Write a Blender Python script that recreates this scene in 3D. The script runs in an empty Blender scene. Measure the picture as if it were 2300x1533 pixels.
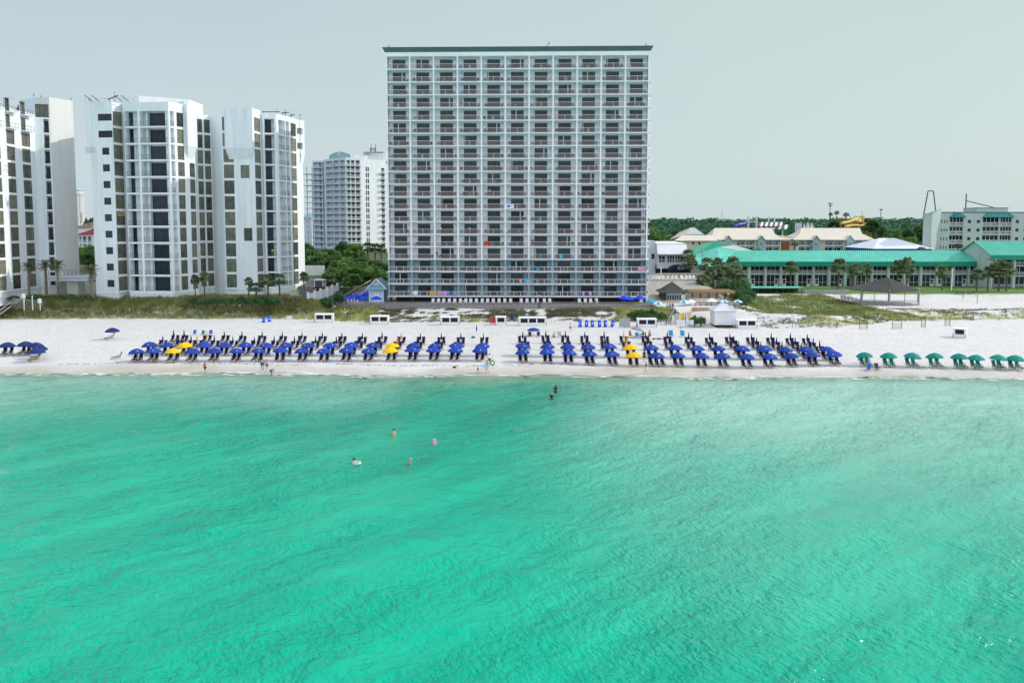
import bpy, math, random
import numpy as np
from mathutils import Vector, Matrix
R = math.radians
rnd = random.Random(7)
rng = np.random.default_rng(7)
SC = bpy.context.scene
COL = SC.collection

# ------------------------------------------------------------------ camera
F, CX, CY, TILT, CH = 1800.0, 1150.0, 647.0, R(4.42), 20.6
CT, ST = math.cos(TILT), math.sin(TILT)
def ray(px, py):
    xc, yc = (px-CX)/F, (CY-py)/F
    return (xc, CT+yc*ST, -ST+yc*CT)
def atY(px, py, Y):
    d = ray(px, py); t = Y/d[1]
    return Vector((d[0]*t, Y, CH+d[2]*t))
def atZ(px, py, z):
    d = ray(px, py); t = (z-CH)/d[2]
    return Vector((d[0]*t, d[1]*t, z))
def zY(py, Y): return atY(CX, py, Y).z
def xY(px, py, Y): return atY(px, py, Y).x

cam = bpy.data.cameras.new("camera"); camo = bpy.data.objects.new("camera", cam); COL.objects.link(camo)
camo.location = (0, 0, CH); camo.rotation_euler = (R(90)-TILT, 0, 0)
cam.sensor_width = 36; cam.lens = 36*F/2300
cam.shift_y = -(766.5-CY)/2300
cam.clip_start = 1; cam.clip_end = 20000
SC.camera = camo

# ------------------------------------------------------------------ colour and materials
def lin(c):
    c = c/255
    return c/12.92 if c <= .04045 else ((c+.055)/1.055)**2.4
def s(r, g, b): return (lin(r), lin(g), lin(b), 1)

def newmat(name):
    m = bpy.data.materials.new(name); m.use_nodes = True
    nt = m.node_tree
    return m, nt, nt.nodes['Principled BSDF']
def N(nt, typ, **kw):
    n = nt.nodes.new(typ)
    for k, v in kw.items():
        if k.startswith('i_'):
            key = k[2:]
            n.inputs[int(key) if key.isdigit() else key.replace('_', ' ')].default_value = v
        else: setattr(n, k, v)
    return n
def mixc(nt, fac, a, b, blend='MIX'):
    n = nt.nodes.new('ShaderNodeMix'); n.data_type = 'RGBA'; n.blend_type = blend
    for key, v in ((0, fac), (6, a), (7, b)):
        if hasattr(v, 'links'): nt.links.new(v, n.inputs[key])
        else: n.inputs[key].default_value = v
    return n.outputs[2]
def mul(c, k): return (c[0]*k, c[1]*k, c[2]*k, 1)
def mat(name, col, rough=.6, var=.12, scale=1.5, objvar=0, bump=0, bscale=8, spec=.4, metal=0, trans=0, stretch=None):
    m, nt, p = newmat(name)
    tc = N(nt, 'ShaderNodeNewGeometry')
    src = tc.outputs['Position']
    if stretch:
        mp = N(nt, 'ShaderNodeMapping'); mp.inputs['Scale'].default_value = stretch
        nt.links.new(src, mp.inputs[0]); src = mp.outputs[0]
    nz = N(nt, 'ShaderNodeTexNoise', i_Scale=scale, i_Detail=4.0, i_Roughness=.6)
    nt.links.new(src, nz.inputs['Vector'])
    rmp = N(nt, 'ShaderNodeMapRange'); rmp.inputs[1].default_value = .3; rmp.inputs[2].default_value = .7
    nt.links.new(nz.outputs['Fac'], rmp.inputs[0])
    c = mixc(nt, rmp.outputs[0], mul(col, 1-var), mul(col, 1+var))
    if objvar:
        oi = N(nt, 'ShaderNodeObjectInfo')
        c = mixc(nt, oi.outputs['Random'], mixc(nt, 1.0, c, (1-objvar,)*3+(1,), 'MULTIPLY'), mixc(nt, 1.0, c, (1+objvar,)*3+(1,), 'MULTIPLY'))
    nt.links.new(c, p.inputs['Base Color'])
    p.inputs['Roughness'].default_value = rough; p.inputs['Metallic'].default_value = metal
    p.inputs['Specular IOR Level'].default_value = spec
    if bump:
        nb = N(nt, 'ShaderNodeTexNoise', i_Scale=bscale, i_Detail=3.0)
        nt.links.new(src, nb.inputs['Vector'])
        b = N(nt, 'ShaderNodeBump', i_Strength=bump, i_Distance=.05)
        nt.links.new(nb.outputs['Fac'], b.inputs['Height']); nt.links.new(b.outputs[0], p.inputs['Normal'])
    if trans:
        tr = N(nt, 'ShaderNodeBsdfTranslucent'); nt.links.new(c, tr.inputs[0])
        mx = N(nt, 'ShaderNodeMixShader', i_0=trans)
        nt.links.new(p.outputs[0], mx.inputs[1]); nt.links.new(tr.outputs[0], mx.inputs[2])
        nt.links.new(mx.outputs[0], nt.nodes['Material Output'].inputs[0])
    return m
def leafmat(name, a, b, trans=.25, scale=.7):
    m, nt, p = newmat(name)
    g = N(nt, 'ShaderNodeNewGeometry')
    nz = N(nt, 'ShaderNodeTexNoise', i_Scale=scale, i_Detail=3.0)
    nt.links.new(g.outputs['Position'], nz.inputs['Vector'])
    mr = N(nt, 'ShaderNodeMapRange'); mr.inputs[1].default_value = .35; mr.inputs[2].default_value = .65
    nt.links.new(nz.outputs['Fac'], mr.inputs[0])
    oi = N(nt, 'ShaderNodeObjectInfo')
    av = N(nt, 'ShaderNodeMath', operation='MULTIPLY_ADD'); av.inputs[1].default_value = .4
    nt.links.new(g.outputs['Random Per Island'], av.inputs[0]); 
    m2 = N(nt, 'ShaderNodeMath', operation='MULTIPLY'); m2.inputs[1].default_value = .6
    nt.links.new(mr.outputs[0], m2.inputs[0]); nt.links.new(m2.outputs[0], av.inputs[2])
    c = mixc(nt, av.outputs[0], a, b)
    nt.links.new(c, p.inputs['Base Color']); p.inputs['Roughness'].default_value = .55
    p.inputs['Specular IOR Level'].default_value = .25
    tr = N(nt, 'ShaderNodeBsdfTranslucent'); nt.links.new(c, tr.inputs[0])
    mx = N(nt, 'ShaderNodeMixShader', i_0=trans)
    nt.links.new(p.outputs[0], mx.inputs[1]); nt.links.new(tr.outputs[0], mx.inputs[2])
    nt.links.new(mx.outputs[0], nt.nodes['Material Output'].inputs[0])
    return m
def glassmat(name, a, b, rough=.06, spec=.6):
    """window glass: what lies behind (drapes, dark rooms) differs from window to window"""
    m, nt, p = newmat(name)
    oi = N(nt, 'ShaderNodeObjectInfo')
    g = N(nt, 'ShaderNodeNewGeometry')
    nz = N(nt, 'ShaderNodeTexNoise', i_Scale=.9, i_Detail=2.0); nt.links.new(g.outputs['Position'], nz.inputs['Vector'])
    wv = N(nt, 'ShaderNodeTexNoise', i_Scale=3.0, i_Detail=1.0)
    mp = N(nt, 'ShaderNodeMapping'); mp.inputs['Scale'].default_value = (2.5, 2.5, .15)
    nt.links.new(g.outputs['Position'], mp.inputs[0]); nt.links.new(mp.outputs[0], wv.inputs['Vector'])
    ad = N(nt, 'ShaderNodeMath', operation='ADD'); nt.links.new(oi.outputs['Random'], ad.inputs[0]); nt.links.new(nz.outputs['Fac'], ad.inputs[1])
    ad2 = N(nt, 'ShaderNodeMath', operation='ADD'); nt.links.new(ad.outputs[0], ad2.inputs[0]); nt.links.new(wv.outputs['Fac'], ad2.inputs[1])
    mr = N(nt, 'ShaderNodeMapRange'); mr.inputs[1].default_value = .9; mr.inputs[2].default_value = 2.0
    nt.links.new(ad2.outputs[0], mr.inputs[0])
    nt.links.new(mixc(nt, mr.outputs[0], a, b), p.inputs['Base Color'])
    p.inputs['Roughness'].default_value = rough; p.inputs['Specular IOR Level'].default_value = spec
    return m
def railglass():
    m, nt, p = newmat('balcony_glass')
    p.inputs['Base Color'].default_value = s(175, 150, 147); p.inputs['Roughness'].default_value = .08
    t = N(nt, 'ShaderNodeBsdfTransparent', i_Color=(.9, .9, .9, 1)); mx = N(nt, 'ShaderNodeMixShader', i_0=.24)
    nt.links.new(t.outputs[0], mx.inputs[1]); nt.links.new(p.outputs[0], mx.inputs[2])
    nt.links.new(mx.outputs[0], nt.nodes['Material Output'].inputs[0])
    return m

M = {}
M['tower_white'] = mat('tower_white', (.90, .91, .92, 1), .6, .05, .4)
M['tower_wall'] = mat('tower_wall', (.86, .89, .90, 1), .7, .06, .6)
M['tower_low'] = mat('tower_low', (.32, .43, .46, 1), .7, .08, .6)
M['cornice'] = mat('cornice', s(84, 108, 108), .6, .1, .5)
M['glass_dark'] = glassmat('glass_dark', (.004, .007, .008, 1), (.07, .09, .09, 1), spec=.24)
M['glass_olive'] = glassmat('glass_olive', (.025, .032, .028, 1), (.20, .20, .145, 1), spec=.45)
M['glass_navy'] = glassmat('glass_navy', (.006, .014, .02, 1), (.035, .055, .075, 1), spec=.25)
M['screen'] = glassmat('screen_glass', (.005, .008, .008, 1), (.04, .05, .05, 1), rough=.35, spec=.06)
M['asphalt'] = mat('asphalt', (.10, .10, .105, 1), .9, .15, .8)
M['rail_glass'] = railglass()
M['white'] = mat('white_paint', (.78, .80, .82, 1), .55, .06, .7)
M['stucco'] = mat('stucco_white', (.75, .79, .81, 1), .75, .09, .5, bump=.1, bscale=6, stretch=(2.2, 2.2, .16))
M['stucco_b'] = mat('stucco_cool', (.63, .69, .75, 1), .75, .06, .25)  # cool tint also stands in for shade on resort wing and stair block
M['stucco_beige'] = mat('stucco_beige', (.66, .66, .63, 1), .8, .05, .5, stretch=(2.2, 2.2, .3))
M['bronze'] = mat('bronze_frame', (.035, .035, .03, 1), .5, .1)
M['dark'] = mat('dark_metal', (.03, .03, .035, 1), .5, .1)
M['black'] = mat('black_cloth', (.012, .012, .015, 1), .7, .1)
M['grey'] = mat('grey_metal', (.35, .37, .38, 1), .5, .1)
M['roofgrey'] = mat('roof_gravel', (.45, .46, .46, 1), .9, .1, 2)
M['wood_grey'] = mat('weathered_wood', (.30, .295, .28, 1), .85, .25, 1.2, stretch=(1, 1, 6))
M['wood_tan'] = mat('tan_wood', (.42, .29, .16, 1), .8, .25, 1.5)
M['wood_dark'] = mat('dark_wood', (.07, .045, .03, 1), .8, .25, 1.5)
M['thatch'] = mat('thatch', (.06, .058, .055, 1), .95, .5, 2.2, bump=.7, bscale=14, stretch=(3, 3, 1))
M['concrete'] = mat('pale_concrete', (.5, .46, .40, 1), .85, .12, .6)
M['blue_cloth'] = mat('blue_cloth', s(24, 64, 158), .8, .12, 3, objvar=.14, trans=.08)
M['navy_cloth'] = mat('navy_cloth', s(24, 48, 108), .8, .10, 3, objvar=.1, trans=.1)
M['yellow_cloth'] = mat('yellow_cloth', s(250, 196, 12), .8, .08, 3, objvar=.06, trans=.15)
M['orange_cloth'] = mat('orange_cloth', s(228, 140, 30), .8, .1, 3)
M['red_cloth'] = mat('red_cloth', s(165, 20, 40), .8, .1, 3)
M['green_cloth'] = mat('green_cloth', s(0, 140, 128), .8, .10, 3, objvar=.1, trans=.12)
M['royal_cloth'] = mat('royal_cloth', s(30, 75, 235), .8, .08, 3, objvar=.06, trans=.15)
M['teal_cloth'] = mat('teal_cloth', s(60, 175, 210), .8, .08, 3, trans=.15)
M['cyan'] = mat('turquoise_plastic', s(30, 150, 195), .5, .08, 3)
M['navy_cushion'] = mat('navy_cushion', s(14, 22, 72), .85, .2, 4, objvar=.35)
M['grey_cloth'] = mat('grey_cloth', s(150, 148, 155), .85, .1, 3, trans=.15)
M['chair_wood'] = mat('chair_wood', (.55, .48, .40, 1), .8, .15, 3)
M['plastic_white'] = mat('white_plastic', (.75, .75, .73, 1), .5, .05, 3)
M['plastic_blue'] = mat('blue_plastic', s(20, 85, 215), .4, .08, 2)
M['green_roof'] = mat('green_metal_roof', (.115, .53, .41, 1), .55, .14, .35, objvar=.04)
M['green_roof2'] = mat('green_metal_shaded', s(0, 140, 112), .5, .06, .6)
M['teal_roof'] = mat('teal_metal_roof', s(20, 130, 130), .45, .08, .6)
M['cream_roof'] = mat('cream_metal_roof', (.66, .60, .49, 1), .5, .06, .4)
M['cream_wall'] = mat('cream_wall', (.60, .60, .46, 1), .8, .06, .5)
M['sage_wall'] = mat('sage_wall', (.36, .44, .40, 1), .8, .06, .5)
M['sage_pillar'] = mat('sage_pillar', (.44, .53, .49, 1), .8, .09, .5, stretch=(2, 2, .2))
M['teal_wall'] = mat('teal_wall', (.30, .47, .50, 1), .8, .06, .5)
M['blue_shed'] = mat('pale_blue_board', (.50, .68, .80, 1), .7, .06, 1)
M['blue_shingle'] = mat('blue_shingle', (.18, .34, .40, 1), .7, .15, 2)
M['red_roof'] = mat('red_metal_roof', s(112, 36, 32), .7, .1, .6)
M['brown_roof'] = mat('brown_roof', (.16, .11, .09, 1), .8, .15, .6)
M['blue_band'] = mat('blue_band', s(25, 75, 170), .6, .06)
M['pale_roof'] = mat('pale_metal_roof', (.72, .74, .80, 1), .5, .05, .5)
M['yellow_slide'] = mat('yellow_fibreglass', s(212, 182, 96), .5, .15, .5)
M['purple_slide'] = mat('purple_fibreglass', s(70, 60, 170), .4, .1, .5)
M['orange_wood'] = mat('orange_board', s(150, 92, 45), .7, .1, 1)
M['maroon'] = mat('maroon_paint', s(90, 14, 24), .25, .1)
M['rubber'] = mat('black_rubber', (.015, .015, .015, 1), .8, .05)
M['trunk'] = mat('palm_bark', (.14, .115, .09, 1), .95, .35, 4, bump=.6, bscale=18)
M['bark'] = mat('tree_bark', (.10, .085, .065, 1), .95, .3, 3)
M['palm'] = leafmat('palm_leaf', (.06, .12, .06, 1), (.33, .42, .2, 1), trans=.45, scale=.4)
M['datepalm'] = leafmat('date_palm_leaf', (.045, .07, .045, 1), (.17, .19, .11, 1), trans=.35)
M['leaf'] = leafmat('tree_leaf', (.045, .115, .03, 1), (.24, .41, .115, 1), trans=.45, scale=0.4)
M['leaf2'] = leafmat('tree_leaf_dark', (.035, .09, .035, 1), (.15, .27, .10, 1), trans=.45, scale=0.4)
M['shrub'] = leafmat('shrub_leaf', (.03, .10, .035, 1), (.13, .27, .10, 1), trans=.4, scale=.4)
M['shrub2'] = leafmat('olive_shrub_leaf', (.08, .09, .05, 1), (.32, .31, .2, 1), trans=.4, scale=.4)
M['seaoat'] = leafmat('dune_grass_blade', (.30, .34, .10, 1), (.78, .78, .36, 1), trans=.6, scale=.4)
M['creeper'] = leafmat('dune_creeper_leaf', (.08, .085, .045, 1), (.26, .26, .14, 1), trans=.35, scale=0.4)
M['swale'] = leafmat('swale_grass_blade', (.13, .18, .045, 1), (.33, .38, .12, 1), trans=.5, scale=.4)
M['wood_far'] = leafmat('far_wood_leaf', (.035, .125, .07, 1), (.085, .22, .115, 1), trans=.2, scale=0.05)
M['skin'] = mat('skin_tan', s(205, 150, 120), .6, .05)
M['skin2'] = mat('skin_brown', s(120, 78, 55), .6, .05)
for nm, c in dict(red=(205, 60, 60), gray=(150, 150, 155), dkgrey=(40, 42, 50), trunks=(40, 60, 170), lime=(120, 225, 50), hiviz=(170, 230, 40), wht=(235, 235, 235), navy=(22, 26, 50),
                  brownhair=(50, 32, 22), darkhair=(22, 18, 16), lav=(190, 170, 225), pink=(225, 150, 180), lightblue=(90, 180, 220), towelyel=(235, 165, 20), kidgreen=(30, 140, 90)).items():
    M[nm] = mat('cloth_'+nm, s(*c), .8, .06, 4)

# ------------------------------------------------------------------ mesh builder and object helpers
WO = {}
class MB:
    def __init__(self, m=None):
        self.v = []; self.f = []; self.mi = []; self.ms = []; self.cur = 0; self.X = None
        if m: self.m(m)
    def m(self, k):
        k = M[k] if isinstance(k, str) else k
        if k not in self.ms: self.ms.append(k)
        self.cur = self.ms.index(k); return self
    def p(self, *c):
        if self.X is not None:
            w = self.X @ Vector(c); c = (w.x, w.y, w.z)
        self.v.append(tuple(c)); return len(self.v)-1
    def face(self, pts):
        self.f.append([self.p(*q) for q in pts]); self.mi.append(self.cur); return self
    def idx(self, ids): self.f.append(ids); self.mi.append(self.cur)
    def box(self, x0, x1, y0, y1, z0, z1):
        a = [self.p(x, y, z) for z in (z0, z1) for x, y in ((x0, y0), (x1, y0), (x1, y1), (x0, y1))]
        for q in ((3, 2, 1, 0), (4, 5, 6, 7), (0, 1, 5, 4), (1, 2, 6, 5), (2, 3, 7, 6), (3, 0, 4, 7)): self.idx([a[i] for i in q])
        return self
    def prism(self, poly, z0, z1, top=True):
        n = len(poly); a = [self.p(x, y, z0) for x, y in poly]; b = [self.p(x, y, z1) for x, y in poly]
        for i in range(n): self.idx([a[i], a[(i+1) % n], b[(i+1) % n], b[i]])
        if top: self.idx(b)
        self.idx(a[::-1]); return self
    def tube(self, pts, rs, n=6, cap=True):
        pts = [Vector(p) for p in pts]
        if not hasattr(rs, '__len__'): rs = [rs]*len(pts)
        rings = []
        for i, q in enumerate(pts):
            d = (pts[min(i+1, len(pts)-1)]-pts[max(i-1, 0)]).normalized()
            u = d.cross(Vector((0, 0, 1)) if abs(d.z) < .9 else Vector((1, 0, 0))).normalized(); w = d.cross(u)
            rings.append([self.p(*(q+(u*math.cos(t)+w*math.sin(t))*rs[i])) for t in [2*math.pi*k/n for k in range(n)]])
        for a, b in zip(rings, rings[1:]):
            for k in range(n): self.idx([a[k], a[(k+1) % n], b[(k+1) % n], b[k]])
        if cap: self.idx(rings[0][::-1]); self.idx(rings[-1])
        return self
    def lathe(self, prof, c=(0, 0, 0), n=12, scal=None):
        rings = []
        for r, z in prof:
            rings.append([self.p(c[0]+r*math.cos(2*math.pi*k/n), c[1]+r*math.sin(2*math.pi*k/n), c[2]+z) for k in range(n)])
        for a, b in zip(rings, rings[1:]):
            for k in range(n): self.idx([a[k], a[(k+1) % n], b[(k+1) % n], b[k]])
        self.idx(rings[0][::-1]); self.idx(rings[-1]); return self
    def bar(self, a, b, w, h):
        """rectangular bar from a to b, width w across, height h"""
        a, b = Vector(a), Vector(b); d = (b-a).normalized()
        u = d.cross(Vector((0, 0, 1)) if abs(d.z) < .95 else Vector((0, 1, 0))).normalized(); t = u.cross(d)
        q = []
        for e in (a, b):
            for i, j in ((-1, -1), (1, -1), (1, 1), (-1, 1)): q.append(self.p(*(e+u*(w/2*i)+t*(h/2*j))))
        for k in ((3, 2, 1, 0), (4, 5, 6, 7), (0, 1, 5, 4), (1, 2, 6, 5), (2, 3, 7, 6), (3, 0, 4, 7)): self.idx([q[i] for i in k])
        return self
    def build(self, name, parent=None, smooth=False, label=None):
        me = bpy.data.meshes.new(name)
        off = WO[parent.name] if parent is not None else Vector((0, 0, 0))
        v = np.array(self.v, dtype=float).reshape(-1, 3)-np.array(off)
        me.from_pydata(v.tolist(), [], self.f)
        for k in self.ms: me.materials.append(k)
        me.polygons.foreach_set('material_index', self.mi)
        if smooth: me.polygons.foreach_set('use_smooth', [True]*len(self.f))
        me.update()
        o = bpy.data.objects.new(name, me); COL.objects.link(o)
        if parent is not None: o.parent = parent
        WO[o.name] = off
        if label: o['label'] = label
        return o

def tag(o, label=None, cat=None, group=None, kind=None):
    if label: o['label'] = label
    if cat: o['category'] = cat
    if group: o['group'] = group
    if kind: o['kind'] = kind
    return o
def thing(name, label, cat, loc=(0, 0, 0), group=None):
    o = bpy.data.objects.new(name, None); COL.objects.link(o); o.location = loc; o.empty_display_size = .3
    WO[o.name] = Vector(loc)
    return tag(o, label, cat, group)
def rebase(o):
    """move a one-mesh thing's origin to its base"""
    me = o.data; n = len(me.vertices); a = np.empty(n*3); me.vertices.foreach_get('co', a); a = a.reshape(-1, 3)
    c = np.array([(a[:, 0].min()+a[:, 0].max())/2, (a[:, 1].min()+a[:, 1].max())/2, a[:, 2].min()])
    me.vertices.foreach_set('co', (a-c).ravel()); o.location = c; me.update(); WO[o.name] = Vector(c)
    return o
def dup(root, loc=None, rot=None, scale=None, label=None, group=None, parent=None):
    c = root.copy(); COL.objects.link(c)
    if parent is not None: c.parent = parent
    if loc is not None: c.location = loc
    if rot is not None: c.rotation_euler = (0, 0, rot)
    if scale is not None: c.scale = (scale,)*3 if not hasattr(scale, '__len__') else scale
    if label: c['label'] = label
    if group: c['group'] = group
    for ch in root.children: dup(ch, parent=c)
    return c
class Proto:
    """first use places the prototype itself, later uses copy it"""
    def __init__(self, root): self.r = root; self.used = False
    def put(self, loc, rot=0, scale=1, label=None, group=None):
        if not self.used:
            self.used = True; o = self.r; o.location = loc; o.rotation_euler = (0, 0, rot)
            o.scale = (scale,)*3 if not hasattr(scale, '__len__') else scale
            if label: o['label'] = label
            if group: o['group'] = group
            return o
        return dup(self.r, loc, rot, scale, label, group)
ORD = ['', 'first', 'second', 'third', 'fourth', 'fifth', 'sixth', 'seventh', 'eighth', 'ninth', 'tenth', 'eleventh', 'twelfth', 'thirteenth', 'fourteenth', 'fifteenth', 'sixteenth', 'seventeenth', 'eighteenth', 'nineteenth', 'twentieth',
       'twenty-first', 'twenty-second', 'twenty-third', 'twenty-fourth', 'twenty-fifth', 'twenty-sixth', 'twenty-seventh', 'twenty-eighth', 'twenty-ninth', 'thirtieth', 'thirty-first']

def frame(P0, P1):
    """local (u along, d outward, z up) for a vertical facet from P0 to P1, left to right as seen from outside"""
    d = Vector((P1[0]-P0[0], P1[1]-P0[1])); L = d.length; d /= L
    n = Vector((d.y, -d.x))
    X = Matrix(((d.x, n.x, 0, P0[0]), (d.y, n.y, 0, P0[1]), (0, 0, 1, 0), (0, 0, 0, 1)))
    return X, L
def facet(mb, P0, P1, z0, z1, ops=()):
    """a wall with real recessed openings; ops = (u0,u1,za,zb,depth)"""
    X, L = frame(P0, P1); old = mb.X; mb.X = X
    us = sorted({0, L, *[o[0] for o in ops], *[o[1] for o in ops]}); zs = sorted({z0, z1, *[o[2] for o in ops], *[o[3] for o in ops]})
    for a, b in zip(us, us[1:]):
        run = None
        for c, d in zip(zs, zs[1:]):
            if any(o[0] < (a+b)/2 < o[1] and o[2] < (c+d)/2 < o[3] for o in ops):
                if run is not None: mb.face([(a, 0, run), (b, 0, run), (b, 0, c), (a, 0, c)]); run = None
            elif run is None: run = c
        if run is not None: mb.face([(a, 0, run), (b, 0, run), (b, 0, z1), (a, 0, z1)])
    for a, b, c, d, dep in ops:
        for q in (((a, 0, c), (b, 0, c), (b, -dep, c), (a, -dep, c)), ((a, 0, d), (a, -dep, d), (b, -dep, d), (b, 0, d)),
                  ((a, 0, c), (a, -dep, c), (a, -dep, d), (a, 0, d)), ((b, 0, c), (b, 0, d), (b, -dep, d), (b, -dep, c)),
                  ((a, -dep, c), (b, -dep, c), (b, -dep, d), (a, -dep, d))): mb.face(list(q))
    mb.X = old
def window(parent, P0, P1, u0, u1, za, zb, dep, cols=1, rows=(.3,), fm='bronze', gm='glass_olive', name='window', t=.06):
    X, L = frame(P0, P1); b = MB(fm); b.X = X
    d0, d1 = -dep+.02, -dep+.09
    b.box(u0, u1, d0, d1, za, za+t); b.box(u0, u1, d0, d1, zb-t, zb)
    b.box(u0, u0+t, d0, d1, za+t, zb-t); b.box(u1-t, u1, d0, d1, za+t, zb-t)
    for k in range(1, cols):
        u = u0+(u1-u0)*k/cols; b.box(u-t/2, u+t/2, d0, d1-.01, za+t, zb-t)
    for r in rows:
        z = za+(zb-za)*r; b.box(u0+t, u1-t, d0, d1-.02, z-t/2, z+t/2)
    w = b.build(name, parent)
    g = MB(gm); g.X = X; g.face([(u0+t, d0+.03, za+t), (u1-t, d0+.03, za+t), (u1-t, d0+.03, zb-t), (u0+t, d0+.03, zb-t)])
    g.build('pane', w); return w
def railing(b, X, u0, u1, z, d, h=1.05, posts=3, t=.05, bars=0):
    """into builder b: top rail, bottom rail and posts along a facet, standing at outward offset d"""
    old = b.X; b.X = X
    b.box(u0, u1, d-t/2, d+t/2, z+h-t, z+h); b.box(u0, u1, d-t/2, d+t/2, z+.08, z+.08+t)
    for k in range(posts+1):
        u = u0+t/2+(u1-u0-t)*k/max(posts, 1); b.box(u-t/2, u+t/2, d-t/2+.004, d+t/2-.004, z, z+h-t)
    for k in range(bars):
        u = u0+(u1-u0)*(k+.5)/bars; b.box(u-.012, u+.012, d-.012, d+.012, z+.08+t, z+h-t)
    b.X = old
def upx(P0, P1, px, py):
    """distance along facet P0->P1 where the line of sight through pixel (px,py) meets it"""
    r = ray(px, py); k = r[0]/r[1]
    dx, dy = P1[0]-P0[0], P1[1]-P0[1]; L = math.hypot(dx, dy)
    t = (k*P0[1]-P0[0])/(dx-k*dy); return t*L

# ------------------------------------------------------------------ light
sun_az, sun_el = R(7), R(33)          # measured from +X towards +Y
sd = Vector((math.cos(sun_el)*math.cos(sun_az), math.cos(sun_el)*math.sin(sun_az), math.sin(sun_el)))
L = bpy.data.lights.new('sun', 'SUN'); L.energy = 2.8; L.angle = R(.6); L.color = (1, .95, .87)
lo = bpy.data.objects.new('sun', L); COL.objects.link(lo); lo.rotation_euler = sd.to_track_quat('Z', 'Y').to_euler(); lo.location = (100, 0, 200)
w = bpy.data.worlds.new('World'); SC.world = w; w.use_nodes = True; nt = w.node_tree
bg = nt.nodes['Background']; bg.inputs[1].default_value = .1
sky = N(nt, 'ShaderNodeTexSky', sky_type='NISHITA'); sky.sun_disc = False; sky.sun_elevation = sun_el
sky.sun_rotation = math.atan2(sd.x, sd.y); sky.dust_density = 3
tc = N(nt, 'ShaderNodeTexCoord'); sx = N(nt, 'ShaderNodeSeparateXYZ'); nt.links.new(tc.outputs['Generated'], sx.inputs[0])
mr = N(nt, 'ShaderNodeMapRange'); mr.inputs[1].default_value = -.55; mr.inputs[2].default_value = .45
nzs = N(nt, 'ShaderNodeTexNoise', i_Scale=2.2, i_Detail=5.0, i_Roughness=.55)
mps = N(nt, 'ShaderNodeMapping'); mps.inputs['Scale'].default_value = (1, 1, 3.2); nt.links.new(tc.outputs['Generated'], mps.inputs[0]); nt.links.new(mps.outputs[0], nzs.inputs['Vector'])
ma = N(nt, 'ShaderNodeMath', operation='MULTIPLY_ADD'); ma.inputs[1].default_value = 1.25; nt.links.new(nzs.outputs['Fac'], ma.inputs[0])
ms = N(nt, 'ShaderNodeMath', operation='SUBTRACT'); ms.inputs[1].default_value = .625; nt.links.new(sx.outputs[0], ms.inputs[0]); nt.links.new(ms.outputs[0], ma.inputs[2])
nt.links.new(ma.outputs[0], mr.inputs[0])
def sc(c, k): return (c[0]*k, c[1]*k, c[2]*k, 1)
hz = mixc(nt, mr.outputs[0], sc(s(206, 221, 228), 10.6), sc(s(209, 226, 226), 10.4))
up = mixc(nt, mr.outputs[0], sc(s(194, 212, 220), 10), sc(s(207, 224, 220), 10))
mz = N(nt, 'ShaderNodeMapRange'); mz.inputs[1].default_value = .02; mz.inputs[2].default_value = .34; nt.links.new(sx.outputs[2], mz.inputs[0])
veil = mixc(nt, mz.outputs[0], hz, up)
mz2 = N(nt, 'ShaderNodeMapRange'); mz2.inputs[1].default_value = .36; mz2.inputs[2].default_value = .85; nt.links.new(sx.outputs[2], mz2.inputs[0])
veil = mixc(nt, mz2.outputs[0], veil, (9.6, 10.4, 12.2, 1))  # overhead sky raised out of view as added fill
my = N(nt, 'ShaderNodeMapRange'); my.inputs[1].default_value = .25; my.inputs[2].default_value = -.7; nt.links.new(sx.outputs[1], my.inputs[0])
veil = mixc(nt, my.outputs[0], veil, (11.5, 12.6, 14.4, 1))      # sky behind the viewer brightened, unseen fill added for the shaded fronts
nt.links.new(mixc(nt, .86, sky.outputs[0], veil), bg.inputs[0])
SC.view_settings.view_transform = 'Standard'; SC.view_settings.look = 'None'; SC.view_settings.exposure = 0; SC.view_settings.gamma = 1
SC.render.engine = 'CYCLES'; SC.cycles.max_bounces = 8; SC.cycles.use_denoising = True; SC.cycles.transparent_max_bounces = 16

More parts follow.
